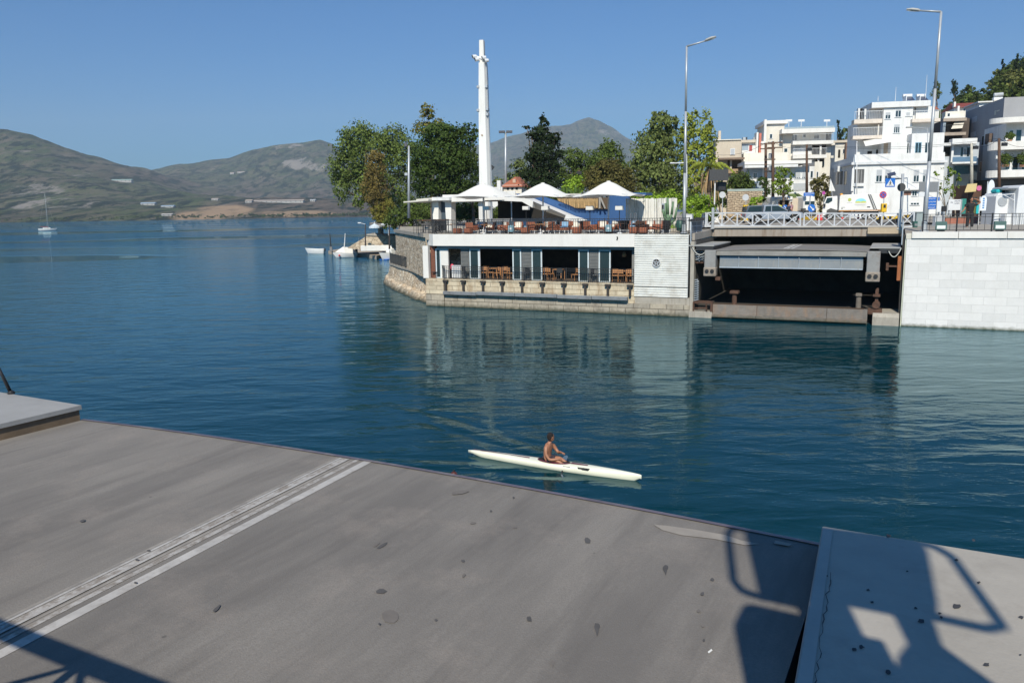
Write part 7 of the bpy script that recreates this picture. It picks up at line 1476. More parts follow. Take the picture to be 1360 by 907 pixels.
def right_side():
    # grey apartment house seen on its shaded side
    B = Bld('grey_apartment_house', 'grey apartment house with small dark windows and layered balconies', 1322, 92, 14); t = B.t
    # side plane x = 0 runs back from the corner at 1322
    def side(part, x0, y0, x1, y1, mt, x=0, th=.02, parent=None, bottom=None):
        (ya, _), (yb, _) = B.hx(x1, (y0+y1)/2, x), B.hx(x0, (y0+y1)/2, x); _, z0 = B.hx((x0+x1)/2, y1, x); _, z1 = B.hx((x0+x1)/2, y0, x)
        return MB().box(x-th, x-.003, ya, yb, z0 if bottom is None else bottom, z1).build(part, mt, parent or t)
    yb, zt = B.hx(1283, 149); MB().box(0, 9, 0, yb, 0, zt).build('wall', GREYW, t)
    # roof line trim
    for r in ((1291.6, 155.5, 1297.8, 163), (1289.6, 175.5, 1296, 182.5)): side('window', *r, M('grey_roller_shutter', (.42, .44, .46)), 0, .05); 
    for r in ((1304.2, 180.5, 1308.8, 193.5), (1301.6, 214.5, 1305.2, 228.5), (1315.5, 213, 1320, 226)): w_ = side('window', *r, WPAINT, 0, .04); side('pane', r[0]+.5, r[1]+.6, r[2]-.5, r[3]-.6, GLASS, 0, .06, w_)
    side('open_shutter', 1314.5, 178, 1320, 191, M('brown_shutter', (.12, .08, .06), .7), 0, .5)
    MB().box(-.04, -.01, 1.2, 2.2, zt-1.3, zt-1.15).box(-.04, -.01, 2.4, 2.9, zt-1.6, zt-1.1).build('faded_lettering', M('pale_lettering', (.6, .58, .5), .8), t)
    # balconies building behind, facing the viewer
    Y0 = B.hx(1283, 180)[0]
    b = Bld('balcony_house', 'old house with deep dark balconies and a pale awning beside the grey apartments', 1253, 92+Y0-3, 14)
    b.box('wall', 1253, 158, 1284, 262, M('dim_brown_wall', (.09, .07, .06), .9), 1.5, 8, 0); dk = M('taupe_slab', (.36, .3, .25), .8)
    b.balc(1253, 157, 1284, 161, 1.4, 1.5, dk); b.balc(1253, 176, 1283, 180, 1.4, 1.5, dk, BLACKM); b.box('end_wall', 1252.5, 162, 1256, 176, M('blue_grey_wall_and_shade', (.3, .36, .42)), .3, 1.49)
    q = [b.hit(*p, yy) for p, yy in (((1269, 160.5), .8), ((1282, 158.5), .8), ((1278, 170.5), -.3), ((1263, 171.5), -.3))]; MB().add([(q[0][0], .8, q[0][1]), (q[1][0], .8, q[1][1]), (q[2][0], -.3, q[2][1]), (q[3][0], -.3, q[3][1])], [(0, 3, 2, 1)]).build('awning', M('pale_awning', (.6, .56, .48), .8), b.t)
    c = Bld('blue_balcony_house', 'low house with bluish glass balcony and white slabs before the grey apartments', 1253, 88+Y0*.5, 14)
    c.box('wall', 1253, 190, 1298, 262, M('pale_blue_wall', (.44, .48, .52), .8), 1.4, 7, 0); c.balc(1265, 184, 1298, 191.5, 1.4, 1.4, WHITE2); c.balc(1253, 190, 1264.5, 194, 1.0, 1.4, WHITE2); c.hole(1254, 195.5, 1262.5, 208, 1.4); c.hole(1276, 196, 1279, 208, 1.4, GLASS); c.hole(1284, 196, 1288, 208, 1.4, GLASS); c.win(1279.5, 197, 1283.5, 208, 1.4, 0, 1)
    a, b_, z0, z1 = c.R(1265, 208.5, 1297, 217.5, 0); MB().box(a, b_, 0, 1.39, z0, z0+.2).build('balcony', WHITE2, c.t); MB().box(a, b_, 0, .04, z0+.2, z1).build('glass_panel', M('blue_glass_panel', (.12, .2, .3), .2), c.t); c.box('side_pillar', 1263, 192, 1266, 230, WHITE2, .8, 1.3); c.hole(1266, 220, 1297, 262, 1.38, M('shop_glass', (.04, .05, .06), .15))
    # white house with curved balconies at the right edge
    w_ = Bld('curved_balcony_house', 'white house with curved balconies and potted plants at the right edge', 1322, 89, 14); a0 = w_.hit(1335, 200)[0]
    w_.box('wall', 1334, 163, 1400, 238, WHITE2, 1.6, 9, None); w_.box('ground_floor', 1322, 237, 1400, 290, M('dim_shopfront', (.07, .065, .06), .7), 1.6, 9, 0)
    def curved(part, x0, y0, y1, out, mt, parent=None, th=None):
        a, z0 = w_.hit(x0, y1, 1.6-out); _, z1 = w_.hit(x0, y0, 1.6-out); n = 8; r = out+.6; pts = [(a+r-r*math.cos(i*math.pi/2/n), 1.6-out+(r-r*math.sin(i*math.pi/2/n))*.9) for i in range(n+1)]
        pts = [(a, 1.6-.003)]+[(a+r*(1-math.cos(i*math.pi/2/n)), 1.6-out*math.sin(i*math.pi/2/n)) for i in range(1, n+1)]+[(a+26, 1.6-out), (a+26, 1.597)]
        return MB().prism(pts, z0, z1).build(part, mt, w_.t)
    curved('roof_slab', 1320.5, 156.5, 163.5, 1.7, WHITE); curved('balcony', 1317.5, 188.5, 199.5, 1.6, WHITE); curved('balcony', 1315, 226.5, 236, 1.6, WHITE)
    wf = M('pale_window_frame', (.62, .66, .7), .5)
    for r in ((1340, 173, 1346, 187), (1335, 209, 1342, 225)): w_.win(*r, 1.6, 0, 0, wf)
    for r in ((1348.5, 172, 1357, 190), (1344, 208, 1352.8, 228), (1356.5, 208, 1364, 228)): w_.win(*r, 1.6, 0, 0, wf)
    for px, py, lb in ((1335.5, 219, 'round green potted shrub on the lower curved balcony'), (1341, 186, 'low green plants on the upper curved balcony'), (1359, 219, 'round green potted shrub at the right end of the lower curved balcony')):
        x, z = w_.hit(px, py, .6); p = w_.o+w_.ax*x+w_.ay*.6+Vector((0, 0, z)); foliage_ball('potted_shrub', lb, p, .65 if py > 200 else .45)
    for i, px in enumerate((1323, 1324.5)): w_.box('air_conditioner', px, 205+i*11, px+5, 211+i*11, WPAINT, 1.0, 1.5)
    r = Bld('rooftop_house', 'beige and white roof terrace structures above the grey apartments', 1300, 112, 14)
    r.box('wall', 1300, 136, 1319, 160, WHITE2, 0, 6, None); r.box('wall', 1319.3, 133, 1331, 160, CREAM, -.3, 6); r.box('wall', 1331.3, 137, 1350, 160, WHITE, .4, 6); r.box('roof_slab', 1299, 134.5, 1319, 136.2, WHITE, -.4, 6); r.box('wall', 1350.3, 131, 1375, 160, M('yellowish_plaster', (.5, .47, .28), .8), 0, 6); r.box('railing_wall', 1300, 142, 1333, 148, GREYW, -1.2, -1.0)
    for px in (1334, 1338): r.box('dark_post', px, 138, px+1.6, 147, BLACKM, -.8, -.5)
    r.win(1304, 140, 1308, 146, 0, 0, 1); a, c_ = r.hit(1325, 132, 1); MB().tube((a-.5, 1, c_+.55), (a+.6, 1, c_+.6), .27, n=12).build('water_tank', GREYM, r.t); MB().box(a-.5, a+.6, .9, 1.6, c_-.1, c_+.25).build('tank_stand', WPAINT, r.t)
    h = Bld('red_roof_house', 'white stepped house with a long dark red roof high on the hill', 1266, 125, 14)
    h.box('wall', 1267, 142, 1300, 175, WHITE2, 0, 7); h.box('wall', 1255, 148, 1284, 175, CREAM, -2, -.003); h.balc(1254, 155, 1284, 158, 1, -2, WHITE); h.win(1279, 144, 1285, 152, 0, 0, 1); h.win(1258, 150.5, 1262, 155, -2, 0, 0); h.box('chimney', 1267, 135.5, 1269.5, 143, WHITE, .5, 1.3); h.box('chimney', 1272, 141, 1274.5, 148, WHITE, -1, -.3)
    a, b_, z0, z1 = h.R(1268, 133, 1307, 143, 0); MB().add([(a, -.5, z0), (b_, -.5, z0), (b_+.2, 4, z1), (a+.4, 4, z1), (a, 8, z0), (b_, 8, z0)], [(0, 1, 2, 3), (3, 2, 5, 4), (0, 3, 4), (1, 5, 2)]).build('roof', M('dark_red_roof', (.22, .05, .035), .8, .15, 2), h.t)
    s_ = Bld('small_red_roof_house', 'tiny house with an orange red roof just right of the civic building top', 1235, 128, 14); s_.box('wall', 1235, 146, 1246, 180, WHITE, 0, 4); a, b_, z0, z1 = s_.R(1234, 139.5, 1247, 146, 0); MB().add([(a, -.3, z0), (b_, -.3, z0), (b_, 2, z1), (a, 2, z1), (a, 4.3, z0), (b_, 4.3, z0)], [(0, 1, 2, 3), (3, 2, 5, 4), (0, 3, 4), (1, 5, 2)]).build('roof', TILE, s_.t)
    s_ = Bld('gabled_house', 'small house with a red tiled edge left of the dark balconies', 1240, 118, 14); s_.box('wall', 1240, 171, 1255, 200, M('blue_grey_wall_and_shade', (.3, .36, .42)), 0, 4); a, b_, z0, z1 = s_.R(1240, 165.5, 1255, 171.5, 0); MB().add([(a, -.3, z0), (b_, -.3, z0), (b_, 2, z1), (a, 2, z1), (a, 4.3, z0), (b_, 4.3, z0)], [(0, 1, 2, 3), (3, 2, 5, 4), (0, 3, 4), (1, 5, 2)]).build('roof', TILE, s_.t)
    s_.box('cream_wall', 1243, 172.5, 1256, 180, CREAM, -1.5, -1)
# ============================================================ TREES AND PLANTS
LD = 24.
def leaves(rr, lobes, size, dens, hang=0., mb=None, shell=.55):
    """lobes: (centre, rx, ry, rz). scattered bent leaf clumps, denser near each lobe's surface"""
    mb = mb or MB()
    for c, rx, ry, rz in lobes:
        n = int(dens*(rx*rz+rx*ry+ry*rz)*LD/(size*size))
        subs = []
        for _ in range(max(4, int(n/16))):
            v = Vector((rr.gauss(0, 1), rr.gauss(0, 1), rr.gauss(0, 1)+.15)).normalized(); k = rr.uniform(shell, 1.04); subs.append((v, k))
        for _ in range(n):
            v, k = rr.choice(subs); w_ = (v+Vector((rr.gauss(0, 1), rr.gauss(0, 1), rr.gauss(0, 1)))*.17); p = c+Vector((w_.x*rx*k, w_.y*ry*k, w_.z*rz*k))
            s = size*rr.uniform(.55, 1.3); nn = (Vector((rr.gauss(0, .55), rr.gauss(0, .55), rr.gauss(0, .55)))+v+Vector((0, -.15, .25))).normalized()
            a = nn.orthogonal().normalized(); a = (Matrix.Rotation(rr.uniform(0, 6.28), 3, nn) @ a); b = nn.cross(a)
            if hang: b = (b*(1-hang)+Vector((0, 0, -1))*hang).normalized(); a = b.cross(nn).normalized() if b.cross(nn).length > .01 else a
            q = nn*s*.18
            mb.add([p-a*s*.5, p-b*s*.42-q, p+a*s*.5, p+b*s*(.5+hang*.6)-q], [(0, 1, 2, 3)])
    return mb
def foliage_ball(name, label, p, r, mt=None):
    t = thing(name, label, 'plant', p); rr = random.Random(int(p.x*10)); leaves(rr, [(Vector((0, 0, r*.9)), r, r, r)], .16, .9).build('foliage', mt or LEAF('mid_leaf', (.05, .08, .024)), t); MB().lathe([(r*.5, -r*.35), (r*.6, 0)], n=10).build('pot', M('clay_pot', (.4, .2, .12), .8), t)
def tree(name, label, Y, base, lobes, mt, size=.34, dens=.42, trunk=.25, bark=None, hang=0., seed=1, cat='tree', squash=.85, group=None, z=None, twig=True):
    rr = random.Random(seed); b = aty(base[0], base[1], Y); size *= .78
    if z is not None: b.z = z
    t = thing(name, label, cat, b, 0, group); L = []
    for px, py, rx, ry in lobes:
        c = aty(px, py, Y)-b; k = Y/F; c.y += rr.uniform(-.45, .45)*rx*k; L.append((c, rx*k, rx*k*squash, ry*k))
    leaves(rr, L, size, dens, hang).build('crown', mt, t)
    mb = MB(); bm_ = bark or BARK
    top = max((l[0] for l in L), key=lambda c: c.z); cen = sum((l[0] for l in L), Vector())/len(L)
    fork = Vector((cen.x*.25, cen.y*.25, max(.6, cen.z*.35))); mid = fork*.5+Vector((rr.uniform(-.1, .1), 0, 0))
    mb.path([(0, 0, -.3), (mid.x, mid.y, fork.z*.5), fork], [trunk*1.25, trunk, trunk*.85], 9)
    for c, rx, ry, rz in L:
        m_ = (fork+c)/2+Vector((rr.uniform(-.3, .3), 0, -.2*rz)); mb.path([fork, m_, c], [trunk*.5, trunk*.3, trunk*.1], 6)
    mb.build('trunk', bm_, t, smooth=True); return t
G_W = LEAF('willow_leaf', (.072, .108, .036), .5); G_D = LEAF('dark_pine_leaf', (.03, .055, .015), .4); G_C = LEAF('cypress_leaf', (.012, .023, .010), .4); G_M = LEAF('mid_leaf', (.05, .08, .024)); G_E = LEAF('eucalyptus_leaf', (.075, .105, .045), .45)
G_P = LEAF('poplar_leaf', (.14, .18, .04), .45); G_Y = LEAF('yellow_leaf', (.11, .115, .03), .4); G_O = LEAF('orange_leaf', (.10, .085, .035), .45); G_R = LEAF('oleander_leaf', (.065, .065, .028), .6); G_B = LEAF('bright_leaf', (.13, .22, .03), .4); G_H = LEAF('hill_pine_leaf', (.04, .062, .018), .5)
def trees():
    tree('eucalyptus_tree', 'broad light green tree at the left end of the point, overhanging the water', 136, (512, 300), [(476, 185, 25, 20), (500, 200, 30, 24), (462, 222, 24, 22), (524, 190, 24, 22), (490, 238, 28, 24), (455, 250, 14, 18), (466, 196, 20, 18), (452, 236, 14, 14), (540, 212, 24, 24), (478, 262, 10, 18), (530, 250, 22, 26), (508, 272, 20, 18), (483, 176, 12, 8)], G_W, .42, .34, .4, hang=.35, seed=3)
    tree('dark_fig_tree', 'dark green shrubby tree under the crowns beside the thin grey lamp post', 96, (532, 306), [(528, 288, 16, 14), (545, 282, 15, 14), (518, 296, 10, 9), (552, 296, 12, 9)], G_M, .34, .5, .2, seed=5)
    tree('autumn_tree', 'narrow orange brown tree with a pale trunk at the water side of the point', 127, (505, 308), [(499, 222, 14, 20), (498, 248, 17, 18), (494, 236, 11, 16), (503, 272, 15, 18), (495, 258, 13, 14), (510, 288, 12, 12), (500, 208, 9, 10)], G_O, .3, .34, .28, BARKP, hang=.4, seed=8)
    tree('yellow_green_bush', 'yellow green foliage at the foot of the orange brown tree', 125, (508, 309), [(515, 276, 10, 10), (508, 290, 13, 9), (500, 281, 8, 8)], G_Y, .28, .4, .12, seed=9)
    tree('dark_pine', 'large dark green pine crown left of the white column', 92, (590, 300), [(585, 178, 28, 14), (606, 190, 25, 18), (572, 200, 24, 22), (596, 214, 32, 24), (616, 232, 19, 22), (580, 236, 28, 22), (560, 222, 16, 22), (622, 172, 12, 8), (600, 250, 28, 14), (629, 184, 8, 5), (612, 212, 20, 20), (565, 252, 18, 12)], G_D, .36, .5, .35, seed=12)
    tree('yellow_topped_tree', 'sparse yellow green tree top rising above the dark pine', 104, (575, 300), [(567, 146, 9, 8), (570, 158, 13, 11), (563, 170, 14, 10), (582, 165, 9, 7), (574, 174, 14, 8)], G_Y, .34, .3, .2, seed=14)
    tree('light_green_tree', 'light green tree filling the gap between the dark pine and the column', 98, (628, 300), [(628, 212, 9, 13), (631, 232, 8, 15), (626, 250, 10, 10)], G_W, .34, .4, .18, seed=15)
    L = [(722, 162, 7, 8), (718, 176, 14, 9), (726, 190, 19, 11), (718, 204, 20, 11), (724, 218, 23, 11), (718, 232, 24, 11), (724, 246, 25, 10), (706, 182, 8, 5), (737, 182, 9, 6), (700, 169, 5, 3), (742, 204, 8, 6), (703, 210, 7, 5), (698, 232, 7, 6)]
    tree('dark_cypress', 'dark ragged cypress standing alone right of the floodlight mast', 90, (720, 295), L, G_C, .3, .6, .3, seed=17, squash=.9)
    tree('mid_green_tree', 'rounded green tree right of the dark cypress', 108, (765, 290), [(763, 210, 17, 13), (758, 228, 20, 14), (775, 222, 18, 16), (752, 242, 16, 12)], G_M, .38, .42, .25, seed=19)
    tree('mid_green_tree', 'taller rounded green tree in the middle of the tree belt', 104, (808, 290), [(805, 198, 16, 12), (796, 212, 18, 14), (815, 208, 15, 14), (806, 226, 22, 16), (790, 232, 16, 14), (824, 226, 14, 16)], G_M, .38, .42, .28, seed=20)
    tree('mid_green_tree', 'low light green tree beside the red roofed house', 122, (690, 275), [(690, 222, 12, 10), (681, 234, 12, 9), (699, 234, 12, 12), (662, 244, 9, 7)], G_E, .4, .4, .2, seed=21)
    tree('oleander_bush', 'large reddish brown oleander bush behind the right umbrella', 84, (812, 292), [(800, 232, 22, 13), (820, 236, 21, 13), (808, 222, 15, 10), (788, 243, 14, 11), (832, 246, 14, 12), (810, 248, 26, 10)], G_R, .26, .55, .18, seed=22, cat='bush')
    tree('yellow_green_bush', 'bright yellow green shrub left of the oleander', 86, (772, 292), [(765, 246, 14, 11), (775, 240, 11, 9), (758, 252, 10, 8)], G_B, .26, .5, .12, seed=23, cat='bush')
    tree('eucalyptus_tree', 'tall drooping eucalyptus left of the left street lamp', 90, (878, 292), [(878, 168, 16, 16), (868, 184, 20, 16), (888, 186, 17, 18), (862, 206, 22, 18), (884, 212, 22, 20), (852, 226, 18, 18), (872, 236, 24, 18), (892, 240, 18, 18), (846, 246, 14, 12), (868, 258, 22, 12), (874, 154, 9, 7), (895, 165, 8, 12), (888, 262, 16, 12)], G_E, .34, .40, .32, BARKP, hang=.5, seed=25)
    tree('poplar_tree', 'tall loose light green tree right of the left street lamp', 86, (925, 288), [(920, 160, 11, 14), (938, 164, 9, 16), (912, 178, 13, 14), (930, 184, 16, 16), (944, 186, 8, 14), (920, 202, 17, 14), (938, 206, 13, 14), (916, 222, 14, 14), (932, 228, 15, 14), (922, 246, 17, 12)], G_P, .32, .36, .25, BARKP, hang=.2, seed=27)
    tree('bright_bush', 'bright green bush behind the short railing wing', 64, (925, 296), [(918, 272, 11, 10), (930, 268, 12, 10), (940, 276, 9, 9), (912, 282, 9, 8), (926, 284, 14, 8)], G_B, .2, .6, .08, seed=28, cat='bush', z=5.6)
    tree('dark_bush', 'dark green bush at the right end of the bright green bush', 66, (944, 296), [(946, 278, 6, 9), (948, 288, 6, 7), (938, 290, 9, 6)], G_D, .2, .6, .08, seed=29, cat='bush', z=5.6)
    tree('green_bush', 'bright green shrubs between the plank fence and the eucalyptus', 80, (882, 290), [(868, 266, 16, 8), (886, 262, 14, 9), (850, 262, 12, 7), (900, 268, 10, 10)], G_B, .24, .5, .1, seed=30, cat='bush')
    tree('round_street_tree', 'round dark green tree above the tan stone wall', 98, (984, 268), [(982, 238, 13, 9), (972, 243, 9, 8), (993, 245, 9, 7), (983, 247, 15, 7)], G_M, .28, .6, .18, seed=31)
    tree('street_tree', 'loose bright green tree before the low white house', 95, (1040, 275), [(1034, 232, 8, 8), (1042, 228, 7, 6), (1032, 246, 9, 8), (1046, 244, 9, 7), (1040, 254, 12, 6), (1052, 234, 4, 5)], LEAF('fresh_leaf', (.10, .16, .03)), .26, .4, .14, seed=32)
    tree('dark_bush', 'dark green bush at the foot of the paired utility poles', 94, (1012, 285), [(1012, 240, 7, 6), (1018, 250, 6, 10), (1011, 264, 8, 6), (1003, 270, 6, 4)], G_D, .26, .55, .1, seed=33, cat='bush')
    tree('wall_shrub', 'yellowish green shrub hanging over the tan stone wall', 88, (1003, 280), [(1006, 266, 8, 6), (1000, 272, 7, 4)], G_B, .24, .5, .06, seed=34, cat='bush')
    tree('dark_hedge_tree', 'dark reddish green hedge tree beside the shaded civic side wall', 100, (1090, 290), [(1086, 244, 9, 8), (1094, 240, 7, 10), (1098, 256, 6, 12), (1088, 258, 7, 10), (1094, 274, 9, 10), (1082, 240, 5, 4)], G_R, .28, .55, .14, seed=35)
    tree('young_street_tree', 'young airy green tree before the right side of the civic building', 66, (1256, 296), [(1256, 226, 8, 7), (1246, 231, 6, 4), (1262, 236, 7, 8), (1268, 250, 7, 9), (1254, 254, 8, 6), (1247, 246, 5, 4)], LEAF('fresh_leaf', (.10, .16, .03)), .17, .14, .06, BARKP, seed=36)
    tree('young_street_tree', 'second young tree with sparse leaves nearer the wooden kiosk', 64, (1268, 296), [(1268, 228, 4, 4), (1270, 240, 6, 8), (1266, 260, 5, 8)], LEAF('fresh_leaf', (.10, .16, .03)), .17, .15, .05, BARKP, seed=37)
    tree('dark_bush', 'deep green bush at the right behind the white kiosk', 66, (1318, 296), [(1316, 282, 8, 6), (1309, 280, 5, 6)], G_D, .2, .6, .06, seed=38, cat='bush')
    # palm with a skirt of dead fronds
    Y = 80; b = aty(941, 290, Y); t = thing('palm_tree', 'palm with a skirt of hanging dry fronds behind the display board', 'palm', b); c = aty(942, 222, Y)-b; rr = random.Random(40)
    MB().path([(0, 0, -.3), c*.5, c], [.26, .22, .22], 10).build('trunk', BARK, t, smooth=True)
    gf = MB()
    def frond(mb, a, L, up_, drop, w_=.5):
        d = Vector((math.cos(a), math.sin(a), 0)); pts = [c+d*(L*i/6)+Vector((0, 0, up_*math.sin(i/6*2.2)-drop*(i/6)**2)) for i in range(7)]
        mb.path(pts, .025, 4)
        for i in range(26):
            f = .12+.86*i/26; k = f*6; j = min(5, int(k)); p = pts[j].lerp(pts[j+1], k-j); s = Vector((-d.y, d.x, 0))
            for sg in (1, -1): e = p+s*sg*w_*(1-f*.5)+d*.15+Vector((0, 0, -.25)); mb.add([p, p+d*.09, e], [(0, 1, 2)])
    for i in range(20): frond(gf, i*.62+rr.uniform(-.2, .2), rr.uniform(1.8, 2.6), rr.uniform(.4, 1.1), rr.uniform(.6, 1.8))
    gf.build('fronds', G_P, t)
    df = MB()
    for i in range(26): a = i*.5; L = rr.uniform(.3, .8); p0 = c+Vector((math.cos(a)*.25, math.sin(a)*.25, rr.uniform(-1.2, 0))); p1 = p0+Vector((math.cos(a)*L, math.sin(a)*L, -rr.uniform(1.2, 2.6))); df.path([p0, (p0+p1)/2+Vector((math.cos(a)*.2, math.sin(a)*.2, .2)), p1], [.05, .09, .03], 4)
    df.build('dry_fronds', M('dry_frond', (.36, .24, .12), .9, .3, 3), t)
    for i, (px, lb) in enumerate(((752, 'left one of the low fan palms before the oleander'), (764, 'right one of the low fan palms before the oleander'))):
        b = aty(px, 262, 82); t = thing('fan_palm', lb, 'palm', b); mb = MB()
        for j in range(26): a = rr.uniform(0, 6.28); e = rr.uniform(.2, 1.4); L = rr.uniform(.9, 1.4); d = Vector((math.cos(a)*math.cos(e), math.sin(a)*math.cos(e), math.sin(e))); s = d.orthogonal().normalized()*.12; mb.add([(0, 0, 0), d*L*.6+s, d*L, d*L*.6-s], [(0, 1, 2, 3)])
        mb.build('fan_leaves', LEAF('palm_leaf', (.09, .16, .06)), t); MB().tube((0, 0, -1), (0, 0, .1), .12).build('trunk', BARK, t)
    # belt behind so no gap shows the bay between crowns
    for i, (px, py, rx, ry, Y) in enumerate(((738, 262, 30, 8, 112), (845, 268, 30, 9, 100), (900, 262, 26, 12, 108), (956, 258, 14, 20, 100), (645, 268, 14, 7, 116), (560, 278, 26, 14, 118), (590, 284, 30, 12, 110), (620, 282, 26, 12, 104), (660, 285, 30, 8, 106), (1245, 210, 8, 20, 112))):
        tree('hedge_bush', ('low hedge bush behind the cypress', 'low hedge bush behind the plank fence', 'dark bush behind the left street lamp', 'bush filling the slope behind the palm', 'bush at the foot of the white column', 'deep bush behind the left pavilion pillar', 'deep bush behind the pavilion door', 'deep bush right of the pavilion pillars', 'deep bush behind the dark bar', 'climber beside the civic building')[i], Y, (px, py+ry+2), [(px-rx*.5, py, rx*.6, ry), (px+rx*.4, py+1, rx*.6, ry*.95), (px, py-2, rx*.5, ry)], (G_M, G_D, G_M)[i % 3], .34, .55, .1, seed=50+i, cat='bush')
trees()
def hill_trees():
    rr = random.Random(77)
    sky = HSKY
    kinds = [('hill_pine', G_H, 'broad'), ('hill_pine', G_M, 'broad'), ('hill_cypress', G_C, 'tall'), ('hill_pine', LEAF('olive_leaf', (.10, .12, .05)), 'broad')]
    protos = []
    for i, (nm, mt, kd) in enumerate(kinds):
        t = thing(nm, 'x', 'tree'); L = [(Vector((0, 0, 4.5)), 2.2, 2.2, 1.7), (Vector((.9, .2, 3.2)), 1.7, 1.7, 1.3), (Vector((-.9, -.2, 3.4)), 1.7, 1.7, 1.3), (Vector((.2, 0, 6.0)), 1.3, 1.3, 1.0)] if kd == 'broad' else [(Vector((0, 0, 2.2)), .9, .9, 1.6), (Vector((0, 0, 4.4)), .8, .8, 1.7), (Vector((0, 0, 6.4)), .5, .5, 1.3)]
        leaves(rr, L, .55, .5).build('crown', mt, t); MB().path([(0, 0, -1), (.1, 0, 2), (0, 0, 5)], [.3, .2, .1], 6).build('trunk', BARK, t); protos.append(t)
    used = [False]*4; n = 0
    words = ['lowest', 'low', 'middle', 'high', 'highest']
    for row in range(13):
        for col in range(20):
            Yd = 150+row*8.5+rr.uniform(-4, 4); ax = .47+.27*col/19+rr.uniform(-.012, .012)
            if Yd > 262: continue
            top = lerp(sky, ax)*250+H; tt = (Yd-125)/125; z = 6+(top-6)*min(1.15, tt**.9) if tt < 1 else top
            px, py = 0, 0; k = rr.choice((0, 0, 0, 1, 1, 3, 2)); s = rr.uniform(.8, 1.4)
            lb = 'one of the dark pines covering the hill behind the town' if k != 2 else 'one of the slim dark cypresses among the hill pines'
            if k == 1: lb = 'one of the brighter green trees on the hill behind the town'
            if k == 3: lb = 'one of the olive green trees on the hill behind the town'
            loc = (ax*Yd, Yd, z-.5)
            g = ('dark pines on the hill', 'brighter trees on the hill', 'cypresses on the hill', 'olive green trees on the hill')[k]
            if not used[k]: p = protos[k]; p.location = loc; p.scale = (s,)*3; p['label'] = lb; p['group'] = g; used[k] = True
            else: dup(protos[k], loc, rr.uniform(0, 6), lb, g, (s, s, s*rr.uniform(.85, 1.2)))
    for px, py, w_, h_, lb, mt in ((1244, 118, 6, 10, 'leaning olive cypress standing out above the civic building', G_E), (1267.5, 115, 5, 9, 'dark spiky cypress on the skyline above the red roof', G_C), (1352, 92, 9, 8, 'dark pine highest on the skyline at the right', G_C), (1113, 172, 2.5, 14, 'slim dark cypress on the skyline left of the civic building', G_C), (1117, 182, 3, 9, 'shorter slim cypress beside the taller one', G_C), (1124, 178, 7, 9, 'round olive tree on the skyline left of the civic building', G_E)):
        Y = 150 if px < 1200 else 235
        tree('skyline_tree', lb, Y, (px, py+h_+16), [(px, py, w_*.7, h_*.8), (px+w_*.2, py+h_*.7, w_, h_*.7), (px-w_*.2, py-h_*.5, w_*.5, h_*.5)], mt, .45, .6, .2, seed=int(px))
hill_trees()
right_side()
